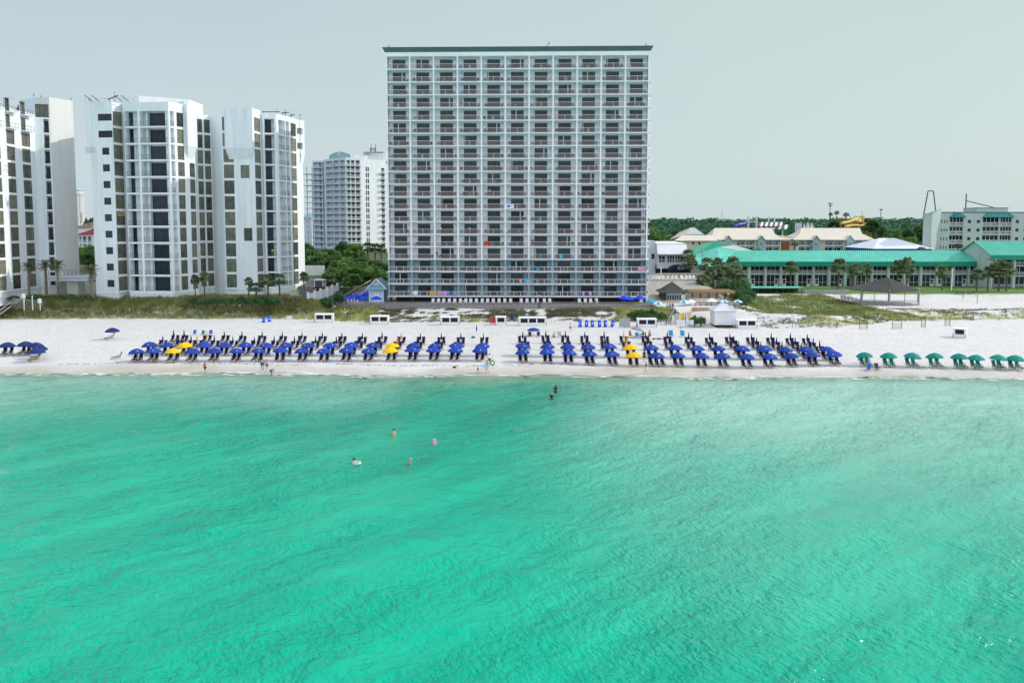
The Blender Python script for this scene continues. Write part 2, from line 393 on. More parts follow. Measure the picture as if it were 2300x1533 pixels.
# ------------------------------------------------------------------ ground and water
def ss(a, b, x):
    t = np.clip((x-a)/(b-a), 0, 1); return t*t*(3-2*t)
def shoreY(x): return 109.4-.0285*x+.50*np.sin(x/7.3+1)+.45*np.abs(np.sin(x/5.1+.3))+.2*np.sin(x/2.3)
_gr = [(rng.uniform(.05, .9), rng.uniform(0, 6.28), rng.uniform(0, 6.28)) for _ in range(14)]
def hum(x, y, k0=0, k1=14):
    z = 0
    for f, a, p in _gr[k0:k1]: z = z+np.sin(f*(x*math.cos(a)+y*math.sin(a))*1.6+p)/(1+f*3)
    return z/3.5
def toeY(x):
    return 163.3-5.2*ss(-48, -28, x)+1.0*ss(0, 30, x)-8.5*ss(31, 40, x)+10.5*ss(58, 82, x)
def zg(x, y):
    x = np.asarray(x, float); y = np.asarray(y, float)
    d = y-shoreY(x)
    z = np.where(d < 0, np.maximum(d*.07, -2.5), .45*ss(0, 4.5, d)+np.clip(d-1.5, 0, 46)*.027)
    dt = y-toeY(x)
    left = 1-ss(-50, -36, x); mid = ss(-50, -36, x)*(1-ss(46, 58, x)); right = ss(46, 58, x)
    dune = ss(0, 9.5, dt)
    z = z+left*(3.3*dune+2.0*ss(14, 55, dt))+mid*(1.35*dune+.25*ss(9, 14, dt)+4.0*ss(172, 214, y))
    z = z+right*(1.3*np.exp(-((dt-6)/5.5)**2)*(.65+.5*np.sin(x/9+2))+.55*ss(30, 72, dt))
    z = z+.32*hum(x, y)*ss(-1, 4, dt)*(1-ss(12, 22, dt)*(1-.3*right))+.04*hum(x*2.2, y*2.2)*ss(4, 12, d)
    z = z+12*np.exp(-((x-186)/34)**2-((y-440)/30)**2)
    z = z+ss(330, 620, y)*(5+9*ss(-20, 120, x))+6*ss(500, 2200, y)
    return z
def zgf(x, y): return float(zg(x, y))
def onground(px, py, hgt=0):
    z = 1.0
    for _ in range(12):
        p = atZ(px, py, z+hgt); z = .5*z+.5*zgf(p.x, p.y)
    return Vector((p.x, p.y, zgf(p.x, p.y)))
def axis(lo, hi, step, far_lo, far_hi, g=1.25):
    a = list(np.arange(lo, hi+.01, step)); st = step
    while a[-1] < far_hi: st *= g; a.append(a[-1]+st)
    st = step
    while a[0] > far_lo: st *= g; a.insert(0, a[0]-st)
    return np.array(a)
def sheet(name, xs, ys, zf, attrs=(), smooth=True):
    X, Y = np.meshgrid(xs, ys); Z = zf(X, Y)
    nx, ny = len(xs), len(ys)
    me = bpy.data.meshes.new(name)
    me.vertices.add(nx*ny); me.vertices.foreach_set('co', np.stack([X, Y, Z], -1).ravel())
    i = np.arange(nx-1)[None, :]+nx*np.arange(ny-1)[:, None]
    q = np.stack([i, i+1, i+1+nx, i+nx], -1).reshape(-1, 4); nf = len(q)
    me.loops.add(nf*4); me.loops.foreach_set('vertex_index', q.ravel())
    me.polygons.add(nf); me.polygons.foreach_set('loop_start', np.arange(nf)*4)
    me.update(calc_edges=True)
    me.polygons.foreach_set('use_smooth', [smooth]*nf)
    for nm, fn in attrs:
        at = me.attributes.new(nm, 'FLOAT', 'POINT'); at.data.foreach_set('value', np.clip(fn(X, Y), 0, 1).ravel().astype('f'))
    o = bpy.data.objects.new(name, me); COL.objects.link(o); WO[o.name] = Vector((0, 0, 0)); return o

def a_wet(x, y):
    d = y-shoreY(x)-.9*np.sin(x/11)-.6*np.sin(x/4.3+2)-.5*np.sin(x/1.9); return (1-ss(3.0, 4.8, d))*(.62+.38*(1-ss(1.2, 3.0, d+.8*np.sin(x/5+1))))
def a_lawn(x, y): return ss(55, 57, x)*ss(217, 220, y)*(1-ss(268, 272, y))
def a_soil(x, y):
    dt = y-toeY(x)
    left = 1-ss(-50, -40, x)
    return np.maximum(left*ss(2.0, 6, dt+1.5*hum(x*2, y*2)), np.maximum(ss(196, 206, y)*(1-ss(50, 54, x)), ss(268, 285, y)))*(1-a_lawn(x, y))
def a_cover(x, y): return np.maximum(ss(-50, -46, x)*(1-ss(-30, -28, x))*ss(171, 177, y), np.maximum(ss(192, 204, y)*(1-ss(46, 52, x))*(1-a_pave(x, y)), ss(268, 290, y)))
def a_pave(x, y): return ss(31, 32, x)*(1-ss(50, 52, x))*ss(176, 178, y)*(1-ss(224, 226, y))
g_o = sheet('beach_ground', axis(-118, 135, .9, -4000, 4000), axis(96, 235, .55, 60, 9000), zg, (('cover', a_cover), ('wet', a_wet), ('lawn', a_lawn), ('soil', a_soil), ('pave', a_pave)))
tag(g_o, kind='structure')
m, nt, p = newmat('sand_ground')
geo = N(nt, 'ShaderNodeNewGeometry')
def noise(sc_, det=4.0, vec=None, rough=.6):
    n = N(nt, 'ShaderNodeTexNoise', i_Scale=sc_, i_Detail=det, i_Roughness=rough); nt.links.new(vec or geo.outputs['Position'], n.inputs['Vector']); return n.outputs['Fac']
def attr(nm): return N(nt, 'ShaderNodeAttribute', attribute_name=nm).outputs['Fac']
def mrange(x, a, b, c=0, d=1):
    n = N(nt, 'ShaderNodeMapRange'); nt.links.new(x, n.inputs[0])
    for k, v in zip((1, 2, 3, 4), (a, b, c, d)): n.inputs[k].default_value = v
    return n.outputs[0]
dry = mixc(nt, mrange(noise(.35), .3, .7), (.60, .59, .57, 1), (.665, .655, .635, 1))
dry = mixc(nt, mrange(noise(1.7, 6, None, .75), .36, .50, .75, 0), dry, (.45, .45, .445, 1))
wet = mixc(nt, mrange(noise(.25), .35, .65), (.46, .41, .34, 1), (.55, .505, .44, 1))
c = mixc(nt, attr('wet'), dry, wet)
c = mixc(nt, attr('soil'), c, mixc(nt, mrange(noise(.8), .4, .62), (.26, .29, .12, 1), (.50, .49, .33, 1)))
c = mixc(nt, attr('cover'), c, mixc(nt, mrange(noise(.5), .35, .65), (.03, .055, .02, 1), (.08, .11, .045, 1)))
c = mixc(nt, attr('lawn'), c, mixc(nt, mrange(noise(.4), .35, .65), (.065, .155, .02, 1), (.105, .225, .035, 1)))
c = mixc(nt, attr('pave'), c, mixc(nt, mrange(noise(.7), .35, .65), (.30, .275, .235, 1), (.40, .37, .32, 1)))
nt.links.new(c, p.inputs['Base Color'])
nt.links.new(mrange(attr('wet'), 0, 1, .9, .38), p.inputs['Roughness'])
bn = N(nt, 'ShaderNodeBump', i_Distance=.16)
nt.links.new(mrange(attr('wet'), .1, .9, 1.0, .03), bn.inputs['Strength'])
hsum = N(nt, 'ShaderNodeMath', operation='ADD'); nt.links.new(noise(1.9, 4), hsum.inputs[0]); nt.links.new(noise(.6, 2), hsum.inputs[1])
nt.links.new(hsum.outputs[0], bn.inputs['Height']); nt.links.new(bn.outputs[0], p.inputs['Normal'])
g_o.data.materials.append(m)

# water: real low swell in the mesh, ripples in the bump
_wv = []
for k in range(26):
    lam = float(np.exp(rng.uniform(math.log(1.1), math.log(8.5)))); th = R(58)+rng.normal(0, .38) if k % 3 else R(118)+rng.normal(0, .3)
    _wv.append((2*math.pi/lam*math.cos(th), 2*math.pi/lam*math.sin(th), rng.uniform(0, 6.28), .0060*lam**.8))
def zwater(x, y):
    z = np.zeros_like(x)
    amp = (1-ss(110, 190, np.abs(x)))*ss(2, 14, y)*(.35+.65*ss(0, 14, shoreY(x)-y))
    for kx, ky, ph, a in _wv: z = z+a*np.sin(kx*x+ky*y+ph)
    return z*amp
def a_sky_sheen(x, y):  # sky sheen beside the tower's reflection, painted in as paler water near shore
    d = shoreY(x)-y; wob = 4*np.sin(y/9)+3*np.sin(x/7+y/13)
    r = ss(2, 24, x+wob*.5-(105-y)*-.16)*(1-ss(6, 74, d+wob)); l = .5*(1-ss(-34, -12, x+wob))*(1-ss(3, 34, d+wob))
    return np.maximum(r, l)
w_o = sheet('sea_water', axis(-98, 98, .36, -4000, 4000), axis(16, 113.2, .34, -4000, 113), zwater, (('depth', lambda x, y: (shoreY(x)-y)/60), ('sky_sheen', a_sky_sheen)))
tag(w_o, kind='structure')
m, nt, p = newmat('emerald_water')
geo = N(nt, 'ShaderNodeNewGeometry')
dp = N(nt, 'ShaderNodeAttribute', attribute_name='depth').outputs['Fac']
def stretched(ang, sx_, sy_):
    r = N(nt, 'ShaderNodeMapping'); r.inputs['Rotation'].default_value = (0, 0, R(-ang)); nt.links.new(geo.outputs['Position'], r.inputs[0])
    q = N(nt, 'ShaderNodeMapping'); q.inputs['Scale'].default_value = (sx_, sy_, 1); nt.links.new(r.outputs[0], q.inputs[0]); return q.outputs[0]
band = stretched(47, .30, 1.25); chop = stretched(35, .75, 1.15); chop2 = stretched(115, .7, 1.2)
patch = noise(.05, 3, band)
da = N(nt, 'ShaderNodeMath', operation='MULTIPLY_ADD'); da.inputs[1].default_value = .35; nt.links.new(patch, da.inputs[0])
db = N(nt, 'ShaderNodeMath', operation='ADD'); db.inputs[1].default_value = -.175; nt.links.new(dp, db.inputs[0]); nt.links.new(db.outputs[0], da.inputs[2])
rp = N(nt, 'ShaderNodeValToRGB'); nt.links.new(da.outputs[0], rp.inputs[0])
cr = rp.color_ramp; cr.elements[0].position = 0; cr.elements[0].color = (.30, .47, .33, 1); cr.elements[1].position = 1; cr.elements[1].color = (.0005, .445, .27, 1)
for pos, c_ in ((.05, (.16, .42, .27, 1)), (.16, (.035, .33, .205, 1)), (.40, (.004, .36, .215, 1)), (.7, (.0008, .42, .25, 1))):
    e = cr.elements.new(pos); e.color = c_
body = mixc(nt, mrange(noise(.17, 4, band), .38, .62, 0, .8), rp.outputs[0], mixc(nt, 1.0, rp.outputs[0], (.5, .70, .74, 1), 'MULTIPLY'))
body = mixc(nt, mrange(N(nt, 'ShaderNodeAttribute', attribute_name='sky_sheen').outputs['Fac'], 0, 1, 0, .8), body, (.38, .62, .52, 1))  # bright sky reflection mixed into the water's own colour
nt.links.new(body, p.inputs['Base Color'])
p.inputs['Roughness'].default_value = .07; p.inputs['IOR'].default_value = 1.36; p.inputs['Specular Tint'].default_value = (.25, .95, .85, 1)
def madd(x, k, y):
    n = N(nt, 'ShaderNodeMath', operation='MULTIPLY_ADD'); n.inputs[1].default_value = k; nt.links.new(x, n.inputs[0])
    if y is not None: nt.links.new(y, n.inputs[2])
    return n.outputs[0]
hgt = madd(noise(2.7, 3, chop2, .6), .66, madd(noise(1.2, 3, chop, .6), 1.05, noise(.42, 2, band, .5)))
bn = N(nt, 'ShaderNodeBump', i_Distance=.46); nt.links.new(hgt, bn.inputs['Height']); nt.links.new(bn.outputs[0], p.inputs['Normal'])
nt.links.new(mrange(noise(.13, 4, band), .38, .62, .35, 1.0), bn.inputs['Strength'])
tr = N(nt, 'ShaderNodeBsdfTransparent', i_Color=(.78, .95, .88, 1)); mx = N(nt, 'ShaderNodeMixShader')
nt.links.new(mrange(dp, .0, .09, .25, 1), mx.inputs[0]); nt.links.new(tr.outputs[0], mx.inputs[1]); nt.links.new(p.outputs[0], mx.inputs[2])
nt.links.new(mx.outputs[0], nt.nodes['Material Output'].inputs[0])
w_o.data.materials.append(m)
# ================================================================== MAIN TOWER
TD = 175.6
P0 = (xY(871, 508, TD+.75), TD+.75); P1 = (xY(1454.5, 508, TD-.75), TD-.75)
TX, TL = frame(P0, P1)
tz0 = zY(665.5, TD); tz18 = zY(154, TD); FH = (tz18-tz0)/18
tzs = [tz0+FH*k for k in range(19)]; tzc = tz18+FH-.05
BW = TL/11; BD = 1.75
def Tw(u, d, z): return TX @ Vector((u, d, z))
tower = thing('hotel_tower', 'tall white nineteen-storey beachfront tower with a dark cornice and eleven balcony bays', 'apartment tower', tuple(Tw(TL/2, 0, 3)))
b = MB('tower_wall'); b.X = TX
b.box(.3, TL-.3, -18, -BD, tzs[3], tzc+.8)
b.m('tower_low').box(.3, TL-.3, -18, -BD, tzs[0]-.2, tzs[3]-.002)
b.m('dark').box(1, TL-1, -17, -4.2, 2.6, tzs[0]-.2)
b.m('tower_white').box(-.02, .3, -18, -.05, tzs[3], tzc+.8).box(TL-.3, TL+.02, -18, -.05, tzs[3], tzc+.8)
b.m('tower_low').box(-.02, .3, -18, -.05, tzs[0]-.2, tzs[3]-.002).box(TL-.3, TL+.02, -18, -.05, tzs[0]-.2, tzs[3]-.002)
b.build('wall', tower)
b = MB('tower_white'); b.X = TX; b.box(-.12, TL+.12, -18.1, .14, tzc, tzc+.86); b.build('fascia', tower)
b = MB('cornice'); b.X = TX
lo_ = [(-.2, -18.2), (TL+.2, -18.2), (TL+.2, .2), (-.2, .2)]; hi_ = [(-.62, -18.6), (TL+.62, -18.6), (TL+.62, .62), (-.62, .62)]
zc0, zc1 = tzc+.86, tzc+1.72
for i in range(4):
    j = (i+1) % 4; b.face([(*lo_[i], zc0), (*lo_[j], zc0), (*hi_[j], zc1), (*hi_[i], zc1)])
b.face([(*q, zc1) for q in hi_]); b.face([(*q, zc0) for q in lo_[::-1]])
b.box(-.68, TL+.68, .56, .68, zc1, zc1+.1).box(-.68, -.56, -18.6, .56, zc1, zc1+.1).box(TL+.56, TL+.68, -18.6, .56, zc1, zc1+.1)
b.build('cornice', tower)
b = MB('white'); b.X = TX
uu = upx(P0, P1, 1268, 105)
b.face([(uu-5.2, -9, zc1), (uu, -9, zc1+1.75), (uu, -15, zc1+1.75), (uu-5.2, -15, zc1)]); b.face([(uu, -9, zc1+1.75), (uu+4.5, -9, zc1+.7), (uu+4.5, -15, zc1+.7), (uu, -15, zc1+1.75)])
b.face([(uu-5.2, -9, zc1), (uu+4.5, -9, zc1), (uu+4.5, -9, zc1+.7), (uu, -9, zc1+1.75)]); b.face([(uu+4.5, -9, zc1), (uu+4.5, -15, zc1), (uu+4.5, -15, zc1+.7), (uu+4.5, -9, zc1+.7)])
b.build('roof_hatch', tower)
b = MB('grey'); b.X = TX
b.tube([(uu-6, -8, zc1), (uu-3.2, -8, zc1+2.6)], .06, 5).tube([(uu-3.2, -8, zc1), (uu-3.2, -8, zc1+2.6)], .04, 5).lathe([(.02, 0), (.22, .1), (.22, .3), (.02, .4)], (uu-3.2, -8, zc1+2.5), 8)
b.build('roof_mast', tower)
for u in (.7, TL-.9):
    b = MB('dark'); b.X = TX
    b.box(u-.2, u-.12, .2, .3, zc1+.1, zc1+.62).box(u+.12, u+.2, .2, .3, zc1+.1, zc1+.62).box(u-.12, u+.12, .2, .3, zc1+.1, zc1+.2); b.build('horn_speaker', tower)
for k in range(12):
    b = MB('tower_white'); b.X = TX; u = min(max(k*BW, .16), TL-.16)
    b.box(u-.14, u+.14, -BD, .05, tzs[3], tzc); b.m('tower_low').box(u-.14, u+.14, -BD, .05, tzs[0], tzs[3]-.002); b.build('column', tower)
for k in range(19):
    b = MB('tower_white'); b.X = TX; b.box(-.2, TL+.2, -BD, .13, tzs[k]-.15, tzs[k]); b.build('floor_slab', tower)
TU = [(k*BW+.17, (k+1)*BW-.17) for k in range(11)]
def rail_bay(b, k, j):
    z = tzs[k]; u0, u1 = TU[j]
    low = k < 3
    b.m('white'); railing(b, TX, u0, u1, z, -.06, 1.10, 3 if low else 1 if (j+k) % 3 else 2, .085 if low else .06)
    b.m('rail_glass'); b.X = TX
    b.face([(u0, -.06, z+.15), (u1, -.06, z+.15), (u1, -.06, z+1.03), (u0, -.06, z+1.03)]); b.X = None
def door_bay(b, k, j, g):
    z = tzs[k]; c = sum(TU[j])/2; u0, u1 = c-1.38, c+1.38; zt = z+2.36
    b.X = TX; g.X = TX; b.m('white')
    b.box(u0, u1, -BD, -BD+.09, zt-.07, zt); g.m('glass_dark')
    for q in range(4): b.box(u0+(u1-u0-.15)*q/3, u0+(u1-u0-.15)*q/3+.15, -BD, -BD+.09, z, zt-.07)
    if (k*7+j*5) % 3 == 0: b.box(u0+.09, u0+.92, -BD, -BD+.07, z+.75, z+.81)
    w3 = (u1-u0)/3
    for q in range(3):
        g.face([(u0+w3*q, -BD+.05, z+.05), (u0+w3*(q+1), -BD+.05, z+.05), (u0+w3*(q+1), -BD+.05, zt-.05), (u0+w3*q, -BD+.05, zt-.05)])
    if (k*5+j*3) % 4 == 1:   # drape drawn half way behind one leaf
        g.m('white'); q = (k+j) % 3; g.face([(u0+w3*q+.1, -BD+.06, z+.05), (u0+w3*q+.3, -BD+.06, z+.05), (u0+w3*q+.3, -BD+.06, zt-.1), (u0+w3*q+.1, -BD+.06, zt-.1)])
bs = MB(); ds = MB()
for k in range(19):
    for j in range(11):
        if k < 9:
            b = MB(); rail_bay(b, k, j); b.build('railing', tower); b = MB(); door_bay(b, k, j, b); b.build('sliding_door', tower)
        else: rail_bay(bs, k, j); door_bay(ds, k, j, ds)
tag(bs.build('railing_rows', tower), 'balcony railings of the upper floors', kind='stuff'); tag(ds.build('sliding_door_rows', tower), 'sliding doors of the upper floors', kind='stuff')
b = MB('grey'); b.X = TX
for k in range(19):
    for j in range(11): b.lathe([(.05, 0), (.11, .05), (.05, .2)], (TU[j][0]+.62 if j % 2 else TU[j][1]-.62, -BD+.14, tzs[k]+2.0), 6)
tag(b.build('wall_lamps', tower), 'small wall lamps beside the balcony doors', kind='stuff')
for k in range(18):
    b = MB('tower_white'); b.X = TX; z = tzs[k]
    b.box(TL+.021, TL+1.15, -8.5, -5.2, z-.2, z)
    for d in (-5.24, -8.46): b.box(TL+.03, TL+1.15, d-.03, d+.03, z+1.0, z+1.06).box(TL+1.09, TL+1.15, d-.03, d+.03, z, z+1.0).box(TL+.5, TL+.56, d-.02, d+.02, z, z+1.0)
    b.box(TL+1.09, TL+1.15, -8.43, -5.27, z+1.0, z+1.06)
    b.m('rail_glass').box(TL+.06, TL+1.08, -5.25, -5.24, z+.1, z+.98); b.build('side_balcony', tower)
for u in [BW*k for k in range(12)]:
    b = MB('wood_dark'); b.X = TX; u = min(max(u, .3), TL-.3); b.box(u-.3, u+.3, -1.6, -.9, 2.8, tzs[0]-.2); b.build('pier', tower)

# balcony furniture
def chair_mesh(kind, m_):
    b = MB(m_)
    if kind == 'high':
        b.box(-.26, .26, -.05, .45, .36, .42).box(-.3, -.24, -.1, .5, .58, .63).box(.24, .3, -.1, .5, .58, .63)
        for k in range(5):
            u = -.25+.105*k; b.face([(u, .42, .40), (u+.085, .42, .40), (u+.085, .62, 1.0+.05*(2-abs(k-2))), (u, .62, 1.0+.05*(2-abs(k-2)))])
        for u in (-.28, .25):
            b.box(u, u+.03, -.08, -.02, 0, .58); b.box(u, u+.03, .42, .48, 0, .58)
    else:
        b.box(-.24, .24, -.1, .38, .42, .46)
        b.face([(-.24, .36, .46), (.24, .36, .46), (.24, .50, .98), (-.24, .50, .98)]); b.face([(-.24, .40, .46), (-.24, .54, .98), (.24, .54, .98), (.24, .40, .46)])
        for u in (-.25, .21):
            b.tube([(u+.02, -.1, 0), (u+.02, -.08, .66), (u+.02, .4, .66), (u+.02, .44, 0)], .02, 4)
    return rebase(b.build('balcony_chair'))
CH_ = [(nm, Proto(tag(chair_mesh(k, m_), None, 'chair'))) for nm, k, m_ in (('teal slat-backed', 'high', 'green_cloth'), ('grey', 'low', 'grey'), ('white', 'low', 'plastic_white'), ('dark', 'low', 'dark'), ('brown', 'low', 'wood_dark'), ('dark slat-backed', 'high', 'blue_shingle'), ('turquoise', 'high', 'cyan'))]
def balc_table():
    b = MB('plastic_white'); b.lathe([(.34, .66), (.36, .68), (.36, .71), (.3, .72)], n=10)
    for a in range(4): b.tube([(.26*math.cos(a*1.57), .26*math.sin(a*1.57), 0), (.2*math.cos(a*1.57), .2*math.sin(a*1.57), .67)], .025, 4)
    return rebase(b.build('balcony_table'))
TBL = Proto(tag(balc_table(), None, 'table'))
yawT = math.atan2(P1[1]-P0[1], P1[0]-P0[0])
nch = 0
for k in range(18, -1, -1):
    for j in range(11):
        row, bay = ORD[19-k], ORD[j+1]
        picks = rnd.choice([(0, 1), (0,), (1,), (0, 1), (0, 1)])
        for sd_ in picks:
            if nch >= 296: continue
            u = TU[j][0]+.55+rnd.uniform(-.1, .35) if sd_ == 0 else TU[j][1]-.55-rnd.uniform(-.1, .35)
            nm, pr = rnd.choice(CH_[1:6] if rnd.random() < .8 else [CH_[0], CH_[6]]); nch += 1
            lab = f"{nm} chair, {'left' if sd_ == 0 else 'right'} in balcony of the tower's {row} row down, {bay} bay across"
            o = pr.put(Tw(u, -.85+rnd.uniform(-.2, .2), tzs[k]), yawT+rnd.uniform(-.9, .9), 1, lab, 'chairs on the balconies of the tall tower')
        if (k*3+j*7) % 5 == 0: TBL.put(Tw(sum(TU[j])/2+rnd.uniform(-.5, .5), -.8, tzs[k]), 0, 1, f"round white table on balcony in the tower's {row} row down, {bay} bay across", 'tables on the balconies of the tall tower')
# towels and a banner on the rails
tow = [(0, 1, .02, .23, 'wht', 'white'), (0, 1, .77, .98, 'towelyel', 'golden yellow'), (0, 2, .06, .32, 'pink', 'pink'), (0, 2, .36, .52, 'lav', 'lilac'), (0, 2, .55, .62, 'lightblue', 'light blue'), (0, 2, .63, .67, 'trunks', 'blue'),
       (0, 2, .69, .76, 'red', 'crimson'), (0, 2, .79, .95, 'lightblue', 'sky blue'), (1, 5, .60, .73, 'pink', 'pale pink'), (1, 5, .84, .98, 'lightblue', 'pale blue'), (1, 6, .01, .1, 'lightblue', 'blue'), (2, 10, .62, .95, 'pink', 'pink and lilac'),
       (4, 4, .05, .28, 'red', 'red and white'), (3, 7, .28, .42, 'lightblue', 'blue'), (2, 6, .3, .45, 'cyan', 'turquoise'), (0, 8, .25, .36, 'lav', 'pale lilac'), (0, 8, .55, .66, 'lav', 'lavender'), (14, 7, .03, .12, 'pink', 'hot pink')]
for k, j, a, c, m_, nm in tow:
    mm = M.get('cloth_'+m_) or M[m_]; u0 = TU[j][0]+a*(BW-.34); u1 = TU[j][0]+c*(BW-.34); z = tzs[k]+1.17
    b = MB(mm); b.X = TX
    b.face([(u0, .0, z), (u1, .0, z), (u1, .01, z-.85), ((u0+u1)/2, .05, z-.9), (u0, .015, z-.84)]); b.box(u0, u1, -.12, .0, z-.004, z+.012); b.face([(u0, -.125, z), (u1, -.125, z), (u1, -.13, z-.45), (u0, -.13, z-.45)])
    tag(rebase(b.build('towel')), f"{nm} towel over balcony rail in the tower's {ORD[19-k]} row down, {ORD[j+1]} bay across", 'towel', 'towels drying on the balcony rails')
b = MB('white'); b.X = TX; u0 = TU[5][0]+.1; b.box(u0, u0+1.6, -.02, .0, tzs[7]+.15, tzs[7]+1.1); b.m('trunks').box(u0+.2, u0+.7, .0, .006, tzs[7]+.35, tzs[7]+.85).box(u0+.8, u0+1.35, .0, .006, tzs[7]+.62, tzs[7]+.74)
tag(rebase(b.build('banner')), 'white banner with a blue emblem hung on a mid-height balcony rail', 'banner')

# ================================================================== CONDO BLOCK (left, faceted)
KB = 1.035
def pv(px, D, py=250): D *= KB; q = atY(px, py, D); return (q.x, q.y)
VB = [pv(200, 166), pv(251, 165.2), pv(273, 168), pv(278, 166.4), pv(378, 165.5), pv(435, 171.5), pv(437, 177), pv(472, 179.5), pv(497, 174.5), pv(569, 174.5), pv(585, 178), pv(589, 177.6), pv(620, 178.4), pv(651, 184), pv(664, 186.5), pv(678, 190)]
D0 = 165*KB
zb = [zY(654.5, D0)+(zY(282, D0)-zY(654.5, D0))/10*k for k in range(11)]; fb = zb[1]-zb[0]; zbr = zY(228, D0); zbp = zY(675, D0)-1.5
condo = thing('condo_block', 'white faceted mid-rise condo block with olive glass and deep dark balconies', 'apartment block', ((VB[0][0]+VB[9][0])/2, 180, zbp))
wall = MB('stucco'); roof_poly = list(VB)+[(VB[-1][0]*1.16-3, 215), (VB[0][0]-1, 215)]
wins = []; balcs = []
def U(i, px, py=250): return upx(VB[i], VB[i+1], px, py)
low = lambda z: (z+.12, z+fb-.42)
# facet 0: two wide top windows, then small square ones
ops = []
for k in (9, 10): ops.append((U(0, 219), U(0, 251)-.05, zb[k]+1.05, zb[k]+2.5, .2, 2, ()))
for k in range(0, 9): ops.append((U(0, 226), U(0, 242), zb[k]+.95, zb[k]+2.45, .2, 2, ()))
def do_facet(i, ops, zlo=zbp, zhi=zbr, gm='glass_olive', name='window'):
    facet(wall, VB[i], VB[i+1], zlo, zhi, [o[:5] for o in ops])
    for o in ops: window(condo, VB[i], VB[i+1], *o[:5], o[5], o[6], gm=gm, name=name)
do_facet(0, ops, gm='glass_navy')
def col(i, p0, p1, ks, dep=.18, cols=1, rows=(.30,)):
    a, c = U(i, p0), U(i, p1); Lf = frame(VB[i], VB[i+1])[1]; a = max(a, .05); c = min(c, Lf-.05)
    return [(a, c, *low(zb[k]), dep, cols, rows) for k in ks]
do_facet(1, col(1, 252.5, 272.5, range(11), .12, 1))
facet(wall, VB[2], VB[3], zbp, zbr)
# facet 3: recessed balconies
def balc(i, p0, p1, ks, dep=1.7, zhi=None): return [(U(i, p0), U(i, p1), zb[k]+.02, zb[k]+fb-.34, dep) for k in ks]
o3 = balc(3, 279, 308, range(11)); o3b = balc(3, 313, 375, range(11))
facet(wall, VB[3], VB[4], zbp, zbr, o3+o3b)
for o in o3:
    w3 = o[1]-o[0]
    window(condo, VB[3], VB[4], o[0]+.1, o[0]+w3*.32, o[2], o[3]-.1, o[4], 1, (), gm='glass_dark', name='balcony_door')
for o in o3b:
    w3 = o[1]-o[0]
    window(condo, VB[3], VB[4], o[0]+w3*.22, o[1]-.05, o[2], o[3]-.25, o[4], 5, (.72,), gm='glass_navy', name='balcony_door')
    X3, _ = frame(VB[3], VB[4]); wall.X = X3; wall.box(o[0]+w3*.15, o[0]+w3*.20, -o[4], -.9, o[2], o[3]); wall.X = None
    balcs.append((3, o))
for o in o3: balcs.append((3, o))
# facet 4: side of balcony, window column, overhang with sloped soffit
o4 = [(U(4, 381), U(4, 390), zb[k]+.02, zb[k]+fb-.34, 1.4) for k in range(11)]
o4w = col(4, 396, 411, range(11)); o4c = col(4, 422, 434, range(0, 8))
facet(wall, VB[4], VB[5], zbp, zbr, o4+[o[:5] for o in o4w+o4c])
for o in o4w+o4c: window(condo, VB[4], VB[5], *o)
for o in o4: balcs.append((4, o))
facet(wall, VB[5], VB[6], zbp, zbr-.6)
do_facet(6, col(6, 441, 453, range(11))+col(6, 457, 470.5, range(11)), zhi=zbr-.9)
facet(wall, VB[7], VB[8], zbp, zbr-.7)
o8 = col(8, 498, 505, (9, 10))+col(8, 499, 522, range(0, 9))
o8 += [(U(8, 537), U(8, 557), zb[7]+.1, zb[7]+fb-.5, .2, 1, ()), (U(8, 541), U(8, 560), zb[3]+.1, zb[3]+fb-.5, .2, 1, ())]
do_facet(8, o8, zhi=zbr+.1)
do_facet(9, col(9, 570, 583.5, range(11)), zhi=zbr)
facet(wall, VB[10], VB[11], zbp, zbr-.6)
o11 = balc(11, 593, 615, range(11), 1.6); facet(wall, VB[11], VB[12], zbp, zbr-.6, o11)
for o in o11:
    window(condo, VB[11], VB[12], o[0]+.1, o[0]+(o[1]-o[0])*.68, o[2], o[3]-.1, o[4], 2, (), gm='glass_navy', name='balcony_door'); balcs.append((11, o))
o12 = balc(12, 624, 639, range(11), 1.3)+balc(12, 641, 648, range(11), 1.0); facet(wall, VB[12], VB[13], zbp, zbr-.6, o12)
for o in o12: balcs.append((12, o))
do_facet(13, col(13, 652, 663.5, range(11)), zhi=zbr-.6)
o14 = [(U(14, 666), U(14, 676), zb[k]+.9, zb[k]+2.3, .15, 2, ()) for k in (9, 10)]
do_facet(14, o14, zhi=zbr-.7)
X_, _ = frame(VB[0], VB[1])
wall.prism([roof_poly[0], (VB[0][0]-1, 215)][:2]+[(VB[0][0]-1.2, 215.1)], zbp, zbr)          # left return wall
BX_ = VB[15][0]*1.16-3
wall.prism([VB[15], (BX_, 215), (BX_-.3, 215)], zbp, zbr-.7)
wall.prism([(VB[0][0]-1, 214.9), (BX_, 214.9), (BX_, 215.2), (VB[0][0]-1, 215.2)], zbp, zbr-.9)
wall.m('roofgrey'); wall.face([(x, y, zbr-.95) for x, y in roof_poly])
wall.m('stucco_b').face([(x, y, zbp+.01) for x, y in roof_poly])
# roof house
wall.m('stucco')
q0, q1 = pv(289, 176, 222), pv(425, 180, 222); wall.prism([q0, (q0[0]+3, q0[1]-1.5), q1, (q1[0], q1[1]+8), (q0[0], q0[1]+8)], zbr-.95, zY(219, 177*KB))
wall.build('wall', condo)
